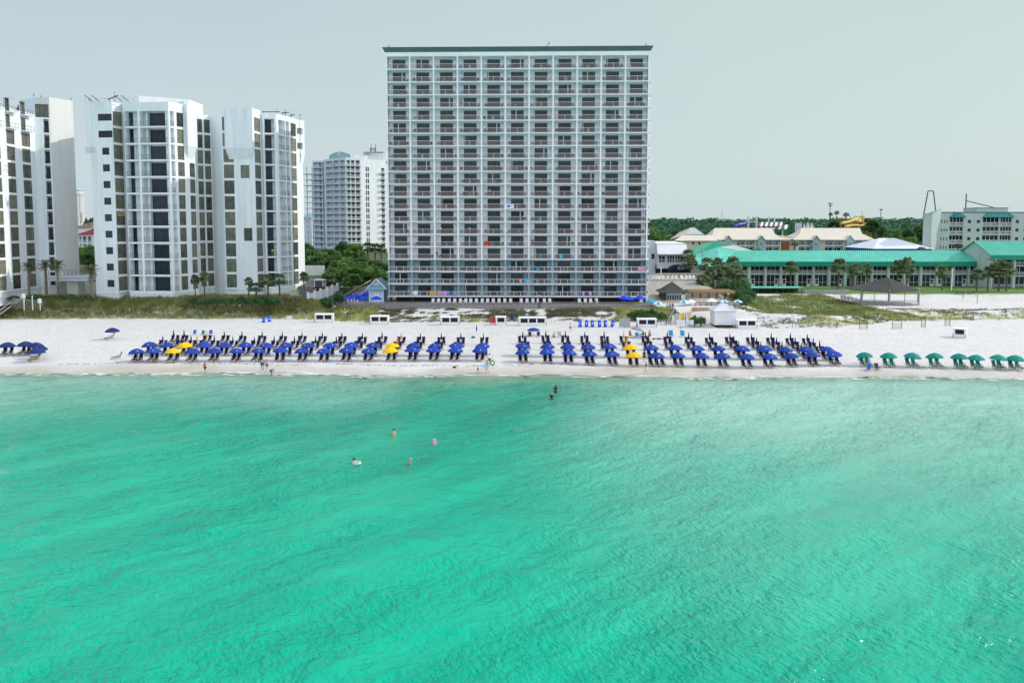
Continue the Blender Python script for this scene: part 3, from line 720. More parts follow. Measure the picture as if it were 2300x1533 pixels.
# projecting upper blocks with sloped soffits
def block(i, p0, p1, k0, out, drop, name='overhang', skip=None):
    a, c = U(i, p0), U(i, p1); X, Lf = frame(VB[i], VB[i+1]); q = MB('stucco'); q.X = X; z0 = zb[k0]-.3; z1 = zbr+.05
    q.face([(a, out, z0), (c, out, z0), (c, out, z1), (a, out, z1)])
    q.face([(a+.6, 0.01, z0-drop), (c-.6, 0.01, z0-drop), (c, out, z0), (a, out, z0)])
    for u, e in ((a, .6), (c, -.6)): q.face([(u, out, z0), (u, out, z1), (u, 0, z1), (u, 0, z0)]); q.face([(u, out, z0), (u, 0, z0), (u+e, 0.01, z0-drop)])
    q.face([(a, out, z1), (c, out, z1), (c, 0, z1), (a, 0, z1)]); return q.build(name, condo)
block(4, 413, 434.8, 9, .9, 2.6)
block(8, 506, 568.5, 9, .9, 2.4)
X0, _ = frame(VB[0], VB[1]); q = MB('stucco'); q.X = X0   # left corner overhang
z0 = zb[9]-.3; q.box(-.6, 0, -6, .0, z0, zbr+.02); q.face([(-.6, 0, z0), (0, .0, z0-2.3), (0, -6, z0-2.3), (-.6, -6, z0)]); q.face([(-.6, 0, z0), (0, 0, z0), (0, 0, z0-2.3)]); q.build('overhang', condo)
X14, L14 = frame(VB[14], VB[15]); q = MB('stucco'); q.X = X14
q.box(L14*.55, L14+.7, -4, .25, zb[9]-.3, zb[9]+.8).box(L14*.55, L14+.7, -4, .25, zb[9]+2.4, zb[10]+.8).box(L14*.55, L14+.7, -4, .25, zb[10]+2.4, zbr-.65).box(L14*.9, L14+.7, -4, .25, zb[9]+.8, zb[9]+2.4).box(L14*.9, L14+.7, -4, .25, zb[10]+.8, zb[10]+2.4)
q.face([(L14*.55, .25, zb[9]-.3), (L14+.7, .25, zb[9]-.3), (L14, .02, zb[9]-2.8), (L14*.6, .02, zb[9]-2.8)]); q.build('overhang', condo)
# plinth band, sills, slab edges
q = MB('stucco')
for i in range(15):
    X, Lf = frame(VB[i], VB[i+1]); q.X = X; q.box(.02, Lf-.02, .01, .1, zb[0]-.55, zb[0]-.3)
q.build('plinth_band', condo)
for i, p0, p1 in ((1, 252.5, 272.5), (8, 499, 522), (9, 570, 583.5)):
    X, Lf = frame(VB[i], VB[i+1]); q = MB('stucco'); q.X = X; q.box(U(i, p0), min(U(i, p1), Lf), .1, .5, zb[0]-.25, zb[0]+.05); q.build('sill', condo)
for n_, (i, o) in enumerate(balcs):
    X, Lf = frame(VB[i], VB[i+1])
    if n_ < 66:
        q = MB('dark'); railing(q, X, o[0], o[1], o[2], -.08, 1.05, 2 if o[1]-o[0] < 3 else 4, .035, int((o[1]-o[0])*3)); q.build('railing', condo)
# roof gear
def davit(par, c, L_, a, zr):
    q = MB('dark'); e = Vector((c[0]+L_*math.cos(a), c[1], zr+.9+L_*math.sin(a)))
    q.bar((c[0], c[1], zr+.9), e, .16, .16).tube([(c[0]+.3, c[1], zr), (c[0]+.3, c[1], zr+.9)], .06, 5).tube([(e.x-.8, c[1], zr), (e.x-.8, c[1], e.z+.9)], .03, 4); q.build('davit_arm', par)
davit(condo, pv(243, 168), 2.4, .35, zbr); davit(condo, pv(588, 182), 4.2, 0, zbr-.6); davit(condo, pv(632, 184), 1.8, .1, zbr-.6); davit(condo, pv(650, 188), 1.3, .2, zbr-.6)
for px in (536, 545, 553):
    q = MB('dark'); c = pv(px, 178); q.lathe([(.28, 0), (.28, .7), (.45, .75), (.45, 1.0), (.1, 1.1)], (*c, zbr-.9), 8); q.build('roof_vent', condo)
for px, D in ((202, 168), (296, 175), (372, 172), (404, 172), (410, 172), (640, 186), (674, 191)):
    q = MB('dark'); c = pv(px, D); q.tube([(*c, zbr-.5), (*c, zbr+.8)], .05, 4).tube([(c[0]-.25, c[1], zbr+1.1), (c[0]-.12, c[1], zbr+.75), (c[0]+.12, c[1], zbr+.75), (c[0]+.25, c[1], zbr+1.1)], .05, 4); q.build('roof_lamp', condo)
q = MB('dark')   # thin safety line along the left roof
for k in range(5): q.tube([(VB[0][0]+1+2*k, VB[0][1]+1, zbr), (VB[0][0]+1+2*k, VB[0][1]+1, zbr+1.0)], .025, 4)
q.tube([(VB[0][0]+1, VB[0][1]+1, zbr+.95), (VB[0][0]+9, VB[0][1]+1, zbr+.95)], .015, 4); q.build('roof_rail', condo)
# two window-cleaning cradles and their workers are separate things
for px, py, lab, dx in ((203, 336, 'small grey work cradle hanging off the upper left corner of the condo block', -1.2), (275, 478, 'yellowish work cradle hanging in front of mid-height glass on condo block', 0)):
    c = atY(px, py, D0-1.6); t = thing('work_cradle', lab, 'work cradle', (c.x, c.y, c.z-.6))
    q = MB('grey' if dx else 'wood_tan'); q.box(c.x-.85, c.x+.85, c.y-.35, c.y+.35, c.z-.6, c.z-.5)
    for x in (-.85, -.3, .3, .85):
        for y in (-.35, .35): q.bar((c.x+x, c.y+y, c.z-.5), (c.x+x, c.y+y, c.z+.45), .05, .05)
    for z in (-.05, .45):
        for y in (-.35, .35): q.bar((c.x-.85, c.y+y, c.z+z), (c.x+.85, c.y+y, c.z+z), .05, .05)
    q.build('basket', t)
    q = MB('dark')
    for x in (-.6, .6): q.tube([(c.x+x, c.y, c.z+.4), (c.x+x, c.y, zbr+1.0)], .012, 4, False)
    q.build('rope', t)
    q = MB('dark'); q.bar((c.x-.7, c.y, zbr+1.0), (c.x-.7, c.y+3.2, zbr+.2), .1, .1).bar((c.x+.7, c.y, zbr+1.0), (c.x+.7, c.y+3.2, zbr+.2), .1, .1); q.build('roof_hook', t)

# ================================================================== LEFT TOWER at the frame edge
def pa(px, D, py=300): D *= KB; q = atY(px, py, D); return (q.x, q.y)
VA = [pa(-70, 151), pa(77, 171.5), pa(113.5, 172.5), pa(166, 177.5)]
zA = [zY(504, 168*KB)+3.36*k for k in range(-4, 8)]; fA = 3.36; zar = zY(239, 160.5*KB); zap = zA[0]-3.2
ltow = thing('left_tower', 'white high-rise cut by the left edge of the photo, blank end wall half shaded', 'apartment tower', (VA[1][0], VA[1][1]+6, zap))
wall = MB('stucco'); opA = []
for p0, p1 in ((-52, -34), (-18, 1.5), (16, 34), (50, 69)):
    a, c = upx(VA[0], VA[1], p0, 345), upx(VA[0], VA[1], p1, 345)
    for k in range(0, 10): opA.append((a, c, zA[k]-.1, zA[k]+2.75, .18, 1, (.28, .8)))
    for k in (10, 11): opA.append((a, a+(c-a)*.55, zA[k]-.1, zA[k]+2.6, .25, 1, (.4,)))
facet(wall, VA[0], VA[1], zap, zar, [o[:5] for o in opA])
for o in opA: window(ltow, VA[0], VA[1], *o)
XA, LA = frame(VA[0], VA[1])
for o in opA:
    if o[2] > zA[9]:
        q = MB('stucco'); q.X = XA; q.box(o[0]-.1, o[1]+1.3, .01, 1.0, o[2]-.25, o[2]-.05); q.m('dark'); railing(q, XA, o[0]-.1, o[1]+1.3, o[2]-.05, .95, 1.0, 3, .05); q.build('balcony', ltow)
        if o[2] > zA[11]-1: q = MB('stucco'); q.X = XA; q.face([(o[0]-.2, .01, o[3]+.2), (o[1]+1.4, .01, o[3]+.2), (o[1]+.9, .9, o[3]+.05), (o[0]-.2, .9, o[3]+.05)]); q.build('canopy', ltow)
ob = [(upx(VA[1], VA[2], 100, 345), upx(VA[1], VA[2], 113, 345)-.05, zA[k]-.05, zA[k]+2.9, 1.4) for k in range(0, 11)]
ow = (upx(VA[1], VA[2], 80.5, 290), upx(VA[1], VA[2], 112.5, 290)-.05, zA[11]-.1, zA[11]+2.7, .18, 3, (.3,))
facet(wall, VA[1], VA[2], zap, zar, ob+[ow[:5]]); window(ltow, VA[1], VA[2], *ow)
XB_, LB_ = frame(VA[1], VA[2])
for o in ob:
    window(ltow, VA[1], VA[2], o[0]+.05, o[1]-.3, o[2], o[3]-.3, o[4], 1, (), gm='glass_dark', name='balcony_door')
    q = MB('bronze'); railing(q, XB_, o[0], o[1], o[2]+.02, -.05, 1.05, 2, .05, 8); q.build('railing', ltow)
wall.m('roofgrey').face([(*VA[0], zar-.4), (*VA[1], zar-.4), (*VA[2], zar-.4), (VA[2][0]*1.21-3, 215, zar-.4), (VA[0][0]-25, 215, zar-.4)])
wall.m('stucco').prism([(VA[0][0], VA[0][1]), (VA[0][0]-25, VA[0][1]+1), (VA[0][0]-25, 215)], zap, zar, False)
wall.build('wall', ltow)
ql = pa(50, 176.5); q = MB('stucco_beige'); zt = zY(219, 173*KB); ztop = pa(83, 173, 219)
XE, LE = frame(VA[2], VA[3]); facet(q, VA[2], VA[3], zap, zt)
facet(q, (ztop[0], ztop[1]), VA[2], zar-.5, zt); q.m('stucco_b'); facet(q, ql, ztop, zar-.5, zt)  # left face in cooler stucco, its shade put into the colour
SX_ = VA[3][0]*1.166-2.5; q.m('stucco_beige').prism([VA[3], (SX_, 214), (SX_-.3, 214)], zap, zt); q.m('roofgrey').face([(*ql, zt), (*ztop, zt), (*VA[2], zt), (*VA[3], zt), (SX_, 214, zt), (ql[0]*1.16-4, 214, zt)]); q.build('stair_block', ltow)
for px, py in ((76, 172), (92, 174), (159, 177)):
    q = MB('dark'); c = pa(px, py+1, 219); q.tube([(*c, zt), (*c, zt+.5)], .05, 4).lathe([(.05, 0), (.16, .1), (.05, .3)], (*c, zt+.45), 6); q.build('roof_lamp', ltow)
q = MB('stucco_b'); X = XA; q.X = XA; q.box(.05, LA-.05, .01, .15, zA[0]-.6, zA[0]-.35); q.X = XB_; q.box(.05, LB_, .01, .15, zA[0]-.6, zA[0]-.35); q.build('plinth_band', ltow)
# covered walkway between the two blocks
c0 = atY(114, 634, 176); c1 = atY(203, 632, 176)
t = thing('covered_walkway', 'low grey canopied walkway between the two left buildings', 'walkway', ((c0.x+c1.x)/2, 177, zgf((c0.x+c1.x)/2, 177)))
q = MB('stucco_b'); q.box(c0.x, c1.x, 175, 180, c0.z+.35, c0.z+1.15).box(c0.x-.3, c1.x+.3, 174.6, 180.2, c0.z+1.15, c0.z+1.45); q.build('deck_slab', t)
q = MB('stucco_beige'); q.box(xY(159, 650, 178), xY(183, 650, 178), 176.5, 179.5, 4, c0.z+.35); q.build('pier', t)
q = MB('white'); q.box(c0.x, c1.x, 184, 184.3, 4.4, c0.z-.5); q.build('back_wall', t)
Xw, Lw = frame((c0.x, 175.2), (c1.x, 175.2)); q = MB('bronze'); railing(q, Xw, 0, Lw, c0.z+1.45, 0, 1.3, 10, .05); q.build('railing', t)

# ================================================================== DISTANT RESORT BLOCK
def pc(px, D, py=440): q = atY(px, py, D); return (q.x, q.y)
VC = [pc(703, 404), pc(729, 402), pc(731, 397), pc(777, 388), pc(812, 391), pc(868, 400), pc(900, 404)]
zct = zY(361, 396); fC = 2.86; nC = 16; zC = [zct-fC*(k+1) for k in range(nC)]; zcb = zC[-1]-1.5
rblk = thing('resort_block', 'distant white stepped resort block, one wing tinted for shade, with an arched roof gable', 'apartment block', (VC[3][0], 400, zcb))
wall = MB('stucco_b')  # left wing's bluish shade is put into its wall colour
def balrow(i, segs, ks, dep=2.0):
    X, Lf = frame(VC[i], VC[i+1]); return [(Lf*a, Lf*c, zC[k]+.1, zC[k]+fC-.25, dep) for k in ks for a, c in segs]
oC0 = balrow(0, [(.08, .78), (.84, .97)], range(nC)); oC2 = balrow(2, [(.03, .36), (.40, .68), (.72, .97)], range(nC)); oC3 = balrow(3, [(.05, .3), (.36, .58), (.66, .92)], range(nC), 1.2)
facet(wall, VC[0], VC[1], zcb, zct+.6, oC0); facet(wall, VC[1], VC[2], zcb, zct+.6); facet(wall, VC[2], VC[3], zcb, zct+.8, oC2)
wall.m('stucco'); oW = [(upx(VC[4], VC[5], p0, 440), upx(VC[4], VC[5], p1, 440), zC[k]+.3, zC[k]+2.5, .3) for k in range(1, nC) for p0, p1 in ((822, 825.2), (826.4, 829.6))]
oE = [(upx(VC[4], VC[5], 857, 440), upx(VC[4], VC[5], 864.5, 440), zC[k]+.1, zC[k]+2.4, .8) for k in range(1, nC)]
facet(wall, VC[3], VC[4], zcb, zct+.9, oC3); facet(wall, VC[4], VC[5], zcb, zct+.4, oW+oE); facet(wall, VC[5], VC[6], zcb, zct-1)
wall.m('roofgrey').face([(x, y, zct+.2) for x, y in VC]+[(VC[6][0], 425, zct+.2), (VC[0][0], 425, zct+.2)])
wall.m('stucco_b').prism([VC[0], (VC[0][0]+.3, VC[0][1]), (VC[0][0]+.3, 425), (VC[0][0], 425)], zcb, zct+.6)
wall.build('wall', rblk)
for i, ops in ((0, oC0), (2, oC2), (3, oC3)):
    X, Lf = frame(VC[i], VC[i+1])
    for n_, k in enumerate(range(nC)):
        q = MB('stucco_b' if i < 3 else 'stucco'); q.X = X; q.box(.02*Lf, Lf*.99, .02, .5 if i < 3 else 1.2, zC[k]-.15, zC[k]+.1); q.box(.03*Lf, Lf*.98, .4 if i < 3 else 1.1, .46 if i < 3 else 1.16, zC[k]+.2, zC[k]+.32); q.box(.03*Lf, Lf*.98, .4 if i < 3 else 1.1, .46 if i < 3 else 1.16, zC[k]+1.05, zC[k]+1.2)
        for u in range(int(Lf/.55)): q.box(.03*Lf+u*.55, .03*Lf+u*.55+.14, .41 if i < 3 else 1.11, .45 if i < 3 else 1.15, zC[k]+.1, zC[k]+1.06)
        q.build('balcony', rblk)
for n_, o in enumerate(oC2+oC0[::2]):
    i = 2 if n_ < len(oC2) else 0; window(rblk, VC[i], VC[i+1], o[0]+(o[1]-o[0])*.45, o[1]-.15, o[2], o[3]-.2, o[4], 2, (), 'white', 'glass_navy', 'balcony_door', .1)
q = MB('glass_dark')
for i, ops in ((3, oC3), (4, oW+oE)):
    X, _ = frame(VC[i], VC[i+1]); q.X = X
    for o in ops: q.box(o[0]+.05, o[1]-.05, -o[4]+.02, -o[4]+.06, o[2]+.1, o[3]-.1)
tag(q.build('windows', rblk), 'dark windows of the sunlit wing', kind='stuff')
X4, L4 = frame(VC[4], VC[5])
for k in range(1, nC):
    q = MB('stucco'); q.X = X4; a, c = upx(VC[4], VC[5], 854, 440), upx(VC[4], VC[5], 866.5, 440); q.box(a, c, .02, 1.3, zC[k]-.15, zC[k]+.08); q.box(a, c, 1.2, 1.3, zC[k]+.95, zC[k]+1.1)
    for u in range(6): q.box(a+(c-a)*u/5-.06*(u > 0), a+(c-a)*u/5+.06*(u < 5), 1.21, 1.29, zC[k]+.08, zC[k]+.95)
    q.build('end_balcony', rblk)
ca, cb = pc(739, 399, 350), pc(784, 392, 350); q = MB('teal_wall'); X, Lf = frame(ca, cb); q.X = X
ztp, zbs = zY(341, 396), zct+.2; pts = [(Lf*t/14, zbs+2.6+(ztp-zbs-2.6)*math.sin(math.pi*t/14)) for t in range(15)]
for (a, z1), (c, z2) in zip(pts, pts[1:]):
    q.face([(a, 0, zbs), (c, 0, zbs), (c, 0, z2), (a, 0, z1)]); q.face([(a, -.6, zbs), (a, -.6, z1), (c, -.6, z2), (c, -.6, zbs)]); q.face([(a, 0, z1), (c, 0, z2), (c, -.6, z2), (a, -.6, z1)])
q.m('white').box(Lf*.46, Lf*.52, .01, .05, zbs+2.5, zbs+4.8); q.build('arched_gable', rblk)
q = MB('stucco'); c0 = pc(795, 394, 345); c1 = pc(822, 396, 345); q.prism([c0, c1, (c1[0], 410), (c0[0], 410)], zct, zY(349, 395)); c0 = pc(812, 402, 345); c1 = pc(868, 406, 345); q.prism([c0, c1, (c1[0], 420), (c0[0], 420)], zct-1, zY(345, 404)); q.m('grey').box(pc(818, 401)[0], pc(862, 401)[0], 400, 403, zY(345, 404), zY(342.5, 404)); q.build('penthouse', rblk)
c0 = pc(838, 404, 340); q = MB('red_roof'); z0 = zY(343, 404)
for dx in (-1.1, 1.1):
    for dy in (-1, 1): q.tube([(c0[0]+dx, c0[1]+dy, z0), (c0[0]+dx, c0[1]+dy, z0+(4.6 if dy > 0 else 2.2))], .12, 4)
for z in (z0+1.1, z0+2.0): q.box(c0[0]-1.5, c0[0]+1.5, c0[1]-1.2, c0[1]+1.2, z, z+.15)
q.build('roof_mast', rblk)
# open balcony frames at its left end
c0 = pc(681, 407); c1 = pc(704, 405); q = MB('stucco_b')
for k in range(1, nC): q.prism([c0, c1, (c1[0], 412), (c0[0], 412)] if k % 2 or k > 11 else [pc(683, 407), c1, (c1[0], 412), (c0[0]+1, 412)], zC[k]-.15, zC[k]+.15)
for px in (690, 702): c = pc(px, 408); q.box(c[0]-.25, c[0]+.25, c[1]-.25, c[1]+.25, zcb, zC[0]+.5)
q.build('end_frame', rblk)
# ================================================================== GREEN-ROOFED MOTEL (right)
HY = 246.0
def X_(px, Y, py=575): return xY(px, py, Y)
hz0 = zY(640.5, HY)-.5; hz_e0 = zY(598, HY-1.2); hz_e1 = zY(587.5, HY-1.2); hz_r = zY(562.5, HY+7)
hx0, hx1 = X_(1618, HY, 600), X_(2208, HY, 600)
motel = thing('beach_motel', 'long two-storey motel under a bright green ribbed metal roof, facing the lawn', 'motel', ((hx0+hx1)/2, HY, hz0))
def ribbed(b, p00, p10, p11, p01, n, h=.07, w=.09):
    """roof plane p00(eave left) p10(eave right) p11(ridge right) p01(ridge left) with standing seams"""
    a, c, d, e = map(Vector, (p00, p10, p11, p01)); b.face([a, c, d, e])
    nn = (c-a).cross(e-a).normalized(); nn = nn if nn.z > 0 else -nn
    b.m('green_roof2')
    for k in range(n+1):
        t = k/n; lo, hi = a.lerp(c, t), e.lerp(d, t)
        if (hi-lo).length > .3: b.bar(lo+nn*h*.5, hi+nn*h*.5, w, h)
    b.m('green_roof')
b = MB('green_roof'); rl = X_(1655, HY+7, 562)
ribbed(b, (hx0-1, HY-1.2, hz_e1), (hx1-.02, HY-1.2, hz_e1), (hx1-.02, HY+7, hz_r), (rl, HY+7, hz_r), 118)
ribbed(b, (hx1-.02, HY+15, hz_e1), (hx0-1, HY+15, hz_e1), (rl, HY+7, hz_r), (hx1-.02, HY+7, hz_r), 20)
b.face([(hx0-1, HY+15, hz_e1), (hx0-1, HY-1.2, hz_e1), (rl, HY+7, hz_r)]); b.build('roof', motel)
b = MB('green_roof2'); b.box(hx0-1, hx1-.02, HY-1.25, HY-1.05, hz_e0, hz_e1+.02)
for k in range(150): x = hx0-.9+(hx1-hx0)*k/150; b.box(x, x+.06, HY-1.29, HY-1.25, hz_e0, hz_e1)
b.build('fascia', motel)
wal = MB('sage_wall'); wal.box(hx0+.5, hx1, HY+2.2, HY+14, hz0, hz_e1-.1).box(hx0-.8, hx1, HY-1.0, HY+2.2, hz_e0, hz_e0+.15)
zm = zY(614.5, HY)
pil = [(1680, 1687), (1717.5, 1723), (1753, 1757.5), (1787.5, 1794), (1826, 1831), (1861, 1867), (1897, 1903), (1922, 1928), (1958, 1962), (1994, 2000), (2031, 2035), (2067, 2073), (2103.5, 2108), (2140, 2146), (2176, 2180), (2205.5, 2209)]
pil = [(1640, 1646)]+pil
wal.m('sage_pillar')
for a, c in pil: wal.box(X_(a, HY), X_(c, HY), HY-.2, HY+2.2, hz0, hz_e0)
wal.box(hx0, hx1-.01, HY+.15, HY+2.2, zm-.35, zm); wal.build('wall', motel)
for i, ((a, c), (d, e)) in enumerate(zip(pil, pil[1:])):
    x0, x1 = X_(c, HY), X_(d, HY)
    if c == 1903:   # passage
        b = MB('dark'); b.box(x0+.6, x0+1.8, HY+2.1, HY+2.19, hz0+.3, hz0+2.5); b.build('door', motel); continue
    b = MB('screen'); b.box(x0, x1, HY+.62, HY+.66, zm+.9, hz_e0-.02).box(x0, x1, HY+.62, HY+.66, hz0+.35, zm-.37)
    b.m('white')
    n = 3 if x1-x0 > 4 else 2
    for k in range(n+1): x = x0+(x1-x0-.07)*k/n; b.box(x, x+.07, HY+.55, HY+.62, zm, hz_e0-.02).box(x, x+.07, HY+.55, HY+.62, hz0+.3, zm-.37)
    b.box(x0, x1, HY+.5, HY+.58, zm+.88, zm+.98).box(x0, x1, HY+.56, HY+.62, hz0+1.35, hz0+1.43); b.build('screen_wall', motel)
    b = MB('stucco_b'); b.box(x0+.02, x1-.02, HY+.46, HY+.52, zm+.06, zm+.16)
    for k in range(int((x1-x0)/.16)): b.box(x0+.05+k*.16, x0+.09+k*.16, HY+.47, HY+.51, zm+.16, zm+.88)
    b.build('railing', motel)
    xd = x1-1.5 if i % 2 == 0 else x0+.3
    b = MB('white'); b.box(xd, xd+.14, HY+.4, HY+.5, hz0+.3, hz0+2.45).box(xd+1.0, xd+1.14, HY+.4, HY+.5, hz0+.3, hz0+2.45).box(xd+.14, xd+1.0, HY+.4, HY+.5, hz0+2.3, hz0+2.45).box(xd+.14, xd+1.0, HY+.4, HY+.5, hz0+.3, hz0+.85); b.build('screen_door', motel)
# right-hand taller end
EY = 238.0; ex0, ex1 = X_(2224, EY, 600), X_(2480, EY, 600); ez0 = zY(645, EY)-.5; ee0, ee1, er = zY(583.5, EY-1.2), zY(573, EY-1.2), zY(541.5, EY+8)
mend = thing('motel_wing', 'taller three-level motel wing with green gable roof at the right edge', 'motel', ((ex0+ex1)/2, EY, ez0))
b = MB('green_roof'); ribbed(b, (ex0-.6, EY-1.2, ee1), (ex1, EY-1.2, ee1), (ex1, EY+8, er), (ex0-.6, EY+8, er), 52); ribbed(b, (ex1, EY+17, ee1), (ex0-.6, EY+17, ee1), (ex0-.6, EY+8, er), (ex1, EY+8, er), 10); b.build('roof', mend)
b = MB('green_roof2'); b.box(ex0-.6, ex1, EY-1.25, EY-1.05, ee0, ee1+.02); b.build('fascia', mend)
b = MB('sage_pillar'); b.prism([(ex0, EY), (ex0+.3, EY), (ex0+.3, EY+16), (ex0, EY+16)], ez0, ee0, True); b.face([(ex0, EY-1, ee1-.1), (ex0, EY+8, er-.1), (ex0, EY+17, ee1-.1), (ex0, EY+17, ee0+.002), (ex0, EY-1, ee0+.002)])
b.box(ex0+.3, X_(2231, EY), EY-.2, EY+2, ez0, ee0).m('sage_wall').box(ex0+.3, ex1, EY+2.2, EY+16, ez0, ee0).box(ex0, ex1, EY-1, EY+2.2, ee0, ee0+.15)
b.m('sage_pillar')
for a in (2276, 2318, 2360): b.box(X_(a, EY), X_(a+6, EY), EY-.2, EY+2.2, ez0, ee0)
zf1, zf2 = zY(619, EY), zY(596, EY); b.box(X_(2235, EY), ex1, EY+.2, EY+2.2, zf1-.3, zf1).box(X_(2275, EY), ex1, EY+.2, EY+2.2, zf2-.3, zf2)
b.build('wall', mend)
for a, c in ((2236, 2276), (2282, 2318), (2324, 2360)):
    for z0, z1 in ((ez0+.3, zf1-.32), (zf1+.02, zf2-.32), (zf2+.02, ee0-.1)):
        x0, x1 = X_(a, EY), X_(c, EY); b = MB('screen'); b.box(x0+.05, x1-.05, EY+.6, EY+.65, z0+.1, z1); b.m('white')
        for k in range(4): x = x0+(x1-x0-.07)*k/3; b.box(x, x+.07, EY+.52, EY+.6, z0, z1)
        b.box(x0, x1, EY+.5, EY+.58, z0+.9, z0+1.0); b.build('screen_wall', mend)
        b = MB('stucco_b'); 
        for k in range(int((x1-x0)/.17)): b.box(x0+.06+k*.17, x0+.1+k*.17, EY+.44, EY+.48, z0+.1, z0+.9)
        b.build('railing', mend)
# left low hip-roofed wings of the motel
def hiproof(b, x0, x1, y0, y1, ze, zr, along='y', inset=None):
    if along == 'y':
        xm = (x0+x1)/2; i = inset if inset is not None else (x1-x0)/2
        r0, r1 = (xm, y0+i, zr), (xm, y1-i, zr)
        b.face([(x0, y0, ze), (x1, y0, ze), r0]); b.face([(x1, y0, ze), (x1, y1, ze), r1, r0]); b.face([(x1, y1, ze), (x0, y1, ze), r1]); b.face([(x0, y1, ze), (x0, y0, ze), r0, r1])
    else:
        ym = (y0+y1)/2; i = inset if inset is not None else (y1-y0)/2
        r0, r1 = (x0+i, ym, zr), (x1-i, ym, zr)
        b.face([(x0, y0, ze), (x1, y0, ze), r1, r0]); b.face([(x1, y0, ze), (x1, y1, ze), r1]); b.face([(x1, y1, ze), (x0, y1, ze), r0, r1]); b.face([(x0, y1, ze), (x0, y0, ze), r0])
t = thing('motel_annex', 'low annex with overlapping green roofs behind the palm clump', 'motel annex', (X_(1605, 250), 250, 4))
b = MB('green_roof')
xa, xb, xc_ = X_(1556, 242, 590), X_(1620, 250, 556), X_(1656, 252, 563)
b.face([(xa, 240, zY(597, 240)), (X_(1618, 240, 600), 240, zY(601, 240)), (xc_, 252.8, zY(562, 252.8)), (xb, 255, zY(555, 255)), (X_(1560, 255, 570), 255, zY(573, 255))])
b.m('green_roof2').face([(X_(1540, 262, 562), 262, zY(563, 262)), (X_(1561, 262, 573), 262, zY(574, 262)), (X_(1630, 266, 555), 266, zY(556, 266)), (X_(1648, 270, 549), 270, zY(549.5, 270)), (X_(1604, 272, 541), 272, zY(541, 272))])
b.m('sage_wall').face([(xb, 255.1, zY(555.5, 255)), (X_(1648, 270, 549), 270, zY(550, 270)), (X_(1700, 270, 562), 270, zY(565, 270)), (xc_, 256, zY(563, 256))])
b.build('roof', t)
b = MB('white'); b.bar((xb, 255, zY(555, 255)+.08), (xc_, 252.8, zY(562, 252.8)+.08), .25, .12); b.build('ridge_cap', t); b = MB('white'); b.bar((X_(1604, 272, 541), 272, zY(541, 272)+.08), (X_(1648, 270, 549), 270, zY(549.5, 270)+.08), .25, .12); b.build('ridge_cap', t)
b = MB('wood_grey'); b.box(xa+.4, X_(1616, 241, 600), 240.8, 254, 4, zY(603, 240.8))
for k in range(14): x = xa+.5+k*.6; b.box(x, x+.12, 240.7, 240.8, 4, zY(604, 240.8))
b.m('sage_wall').box(X_(1545, 264, 570), X_(1690, 264, 570), 264, 280, 4, zY(572, 264)); b.build('wall', t)
b = MB('grey'); c = atY(1579, 567, 252); b.lathe([(.22, -1.5), (.22, 1.3), (.35, 1.35), (.35, 1.7), (.1, 1.8)], tuple(c), 8); b.build('flue', t)

# ================================================================== SIX-STOREY HOTEL behind
GY = 300.0
def zg6(py, Y=GY): return zY(py, Y)
six = thing('sage_hotel', 'sage green six-storey hotel with teal awning roofs behind the motel, right', 'hotel', (X_(2200, GY, 520), GY, 4))
x0, x1 = X_(2113, GY, 520), X_(2420, GY, 520); zt = zg6(478)
W0, W1 = (x0, GY), (x1, GY); ops = []
rows6 = [494, 513, 532.5, 552]
for py in rows6:
    for px in (2113.5, 2119.5, 2125.5): u = upx(W0, W1, px+.6, 500); ops.append((u, u+.36, zg6(py+7), zg6(py), .2, 's'))
    for px in (2174, 2194, 2281.5, 2300): u = upx(W0, W1, px, 500); ops.append((u, u+1.2, zg6(py+7), zg6(py), .2, 'w'))
for px in (2133.5, 2207.5, 2247):
    pw = 31 if px != 2207.5 else 37
    if px == 2247: pw = 26
    for k, (a, c) in enumerate(((487, 507), (508.5, 526.5), (528, 546.5), (548, 566))): u = upx(W0, W1, px, 500); ops.append((u, u+pw/6.0, zg6(c), zg6(a), 1.4, 'b'))
wal = MB('sage_pillar'); facet(wal, W0, W1, 3, zt, [o[:5] for o in ops])
wal.prism([(x0, GY), (x0*1.073, GY+22), (x1, GY+22), (x1, GY+.01), (x0+.01, GY+.01)], zt-.4, zt-.3); wal.m('cornice').box(x0, x1, GY-.12, GY+.1, zt, zt+.35)
xt = X_(2079, GY-4, 520); wal.m('sage_pillar')
xm_ = X_(2092, GY-5, 520); zl, zh = zg6(480), zg6(466)
wal.prism([(xt, GY-2), (xm_, GY-5), (x0, GY-.02), (x0*1.068, GY+20), (xt*1.068+.5, GY+18)], 3, zl, False)
wal.face([(xm_, GY-5, zl), (x0, GY-.02, zl), (x0, GY-.02, zh)]); wal.face([(x0, GY, zl), (x0*1.068, GY+20, zl), (x0*1.068, GY+20, zh), (x0, GY, zh)])
wal.build('wall', six)
b = MB('teal_roof'); b.face([(xt-.3, GY-2.3, zl), (xm_, GY-5.3, zl), (x0+.1, GY-.3, zh+.1), (x0*1.068+.1, GY+20, zh+.1), (xt*1.068+.2, GY+18, zl)]); b.build('slanted_roof', six)
for o in ops:
    if o[5] == 'b':
        window(six, W0, W1, o[0]+.02, o[1]-.02, o[2]+1.15, o[3], .5, 4, (), 'white', 'screen', 'screen_wall', .12)
        X6, _ = frame(W0, W1); q = MB('white'); railing(q, X6, o[0], o[1], o[2]+.05, .05, 1.1, 2, .1, 10); q.build('railing', six)
    elif o[5] == 'w': window(six, W0, W1, *o[:5], 2, (.5,), 'dark', 'glass_navy')
q = MB('screen'); q.X = frame(W0, W1)[0]
for o in ops:
    if o[5] == 's': q.box(o[0], o[1], -.18, -.14, o[2], o[3])
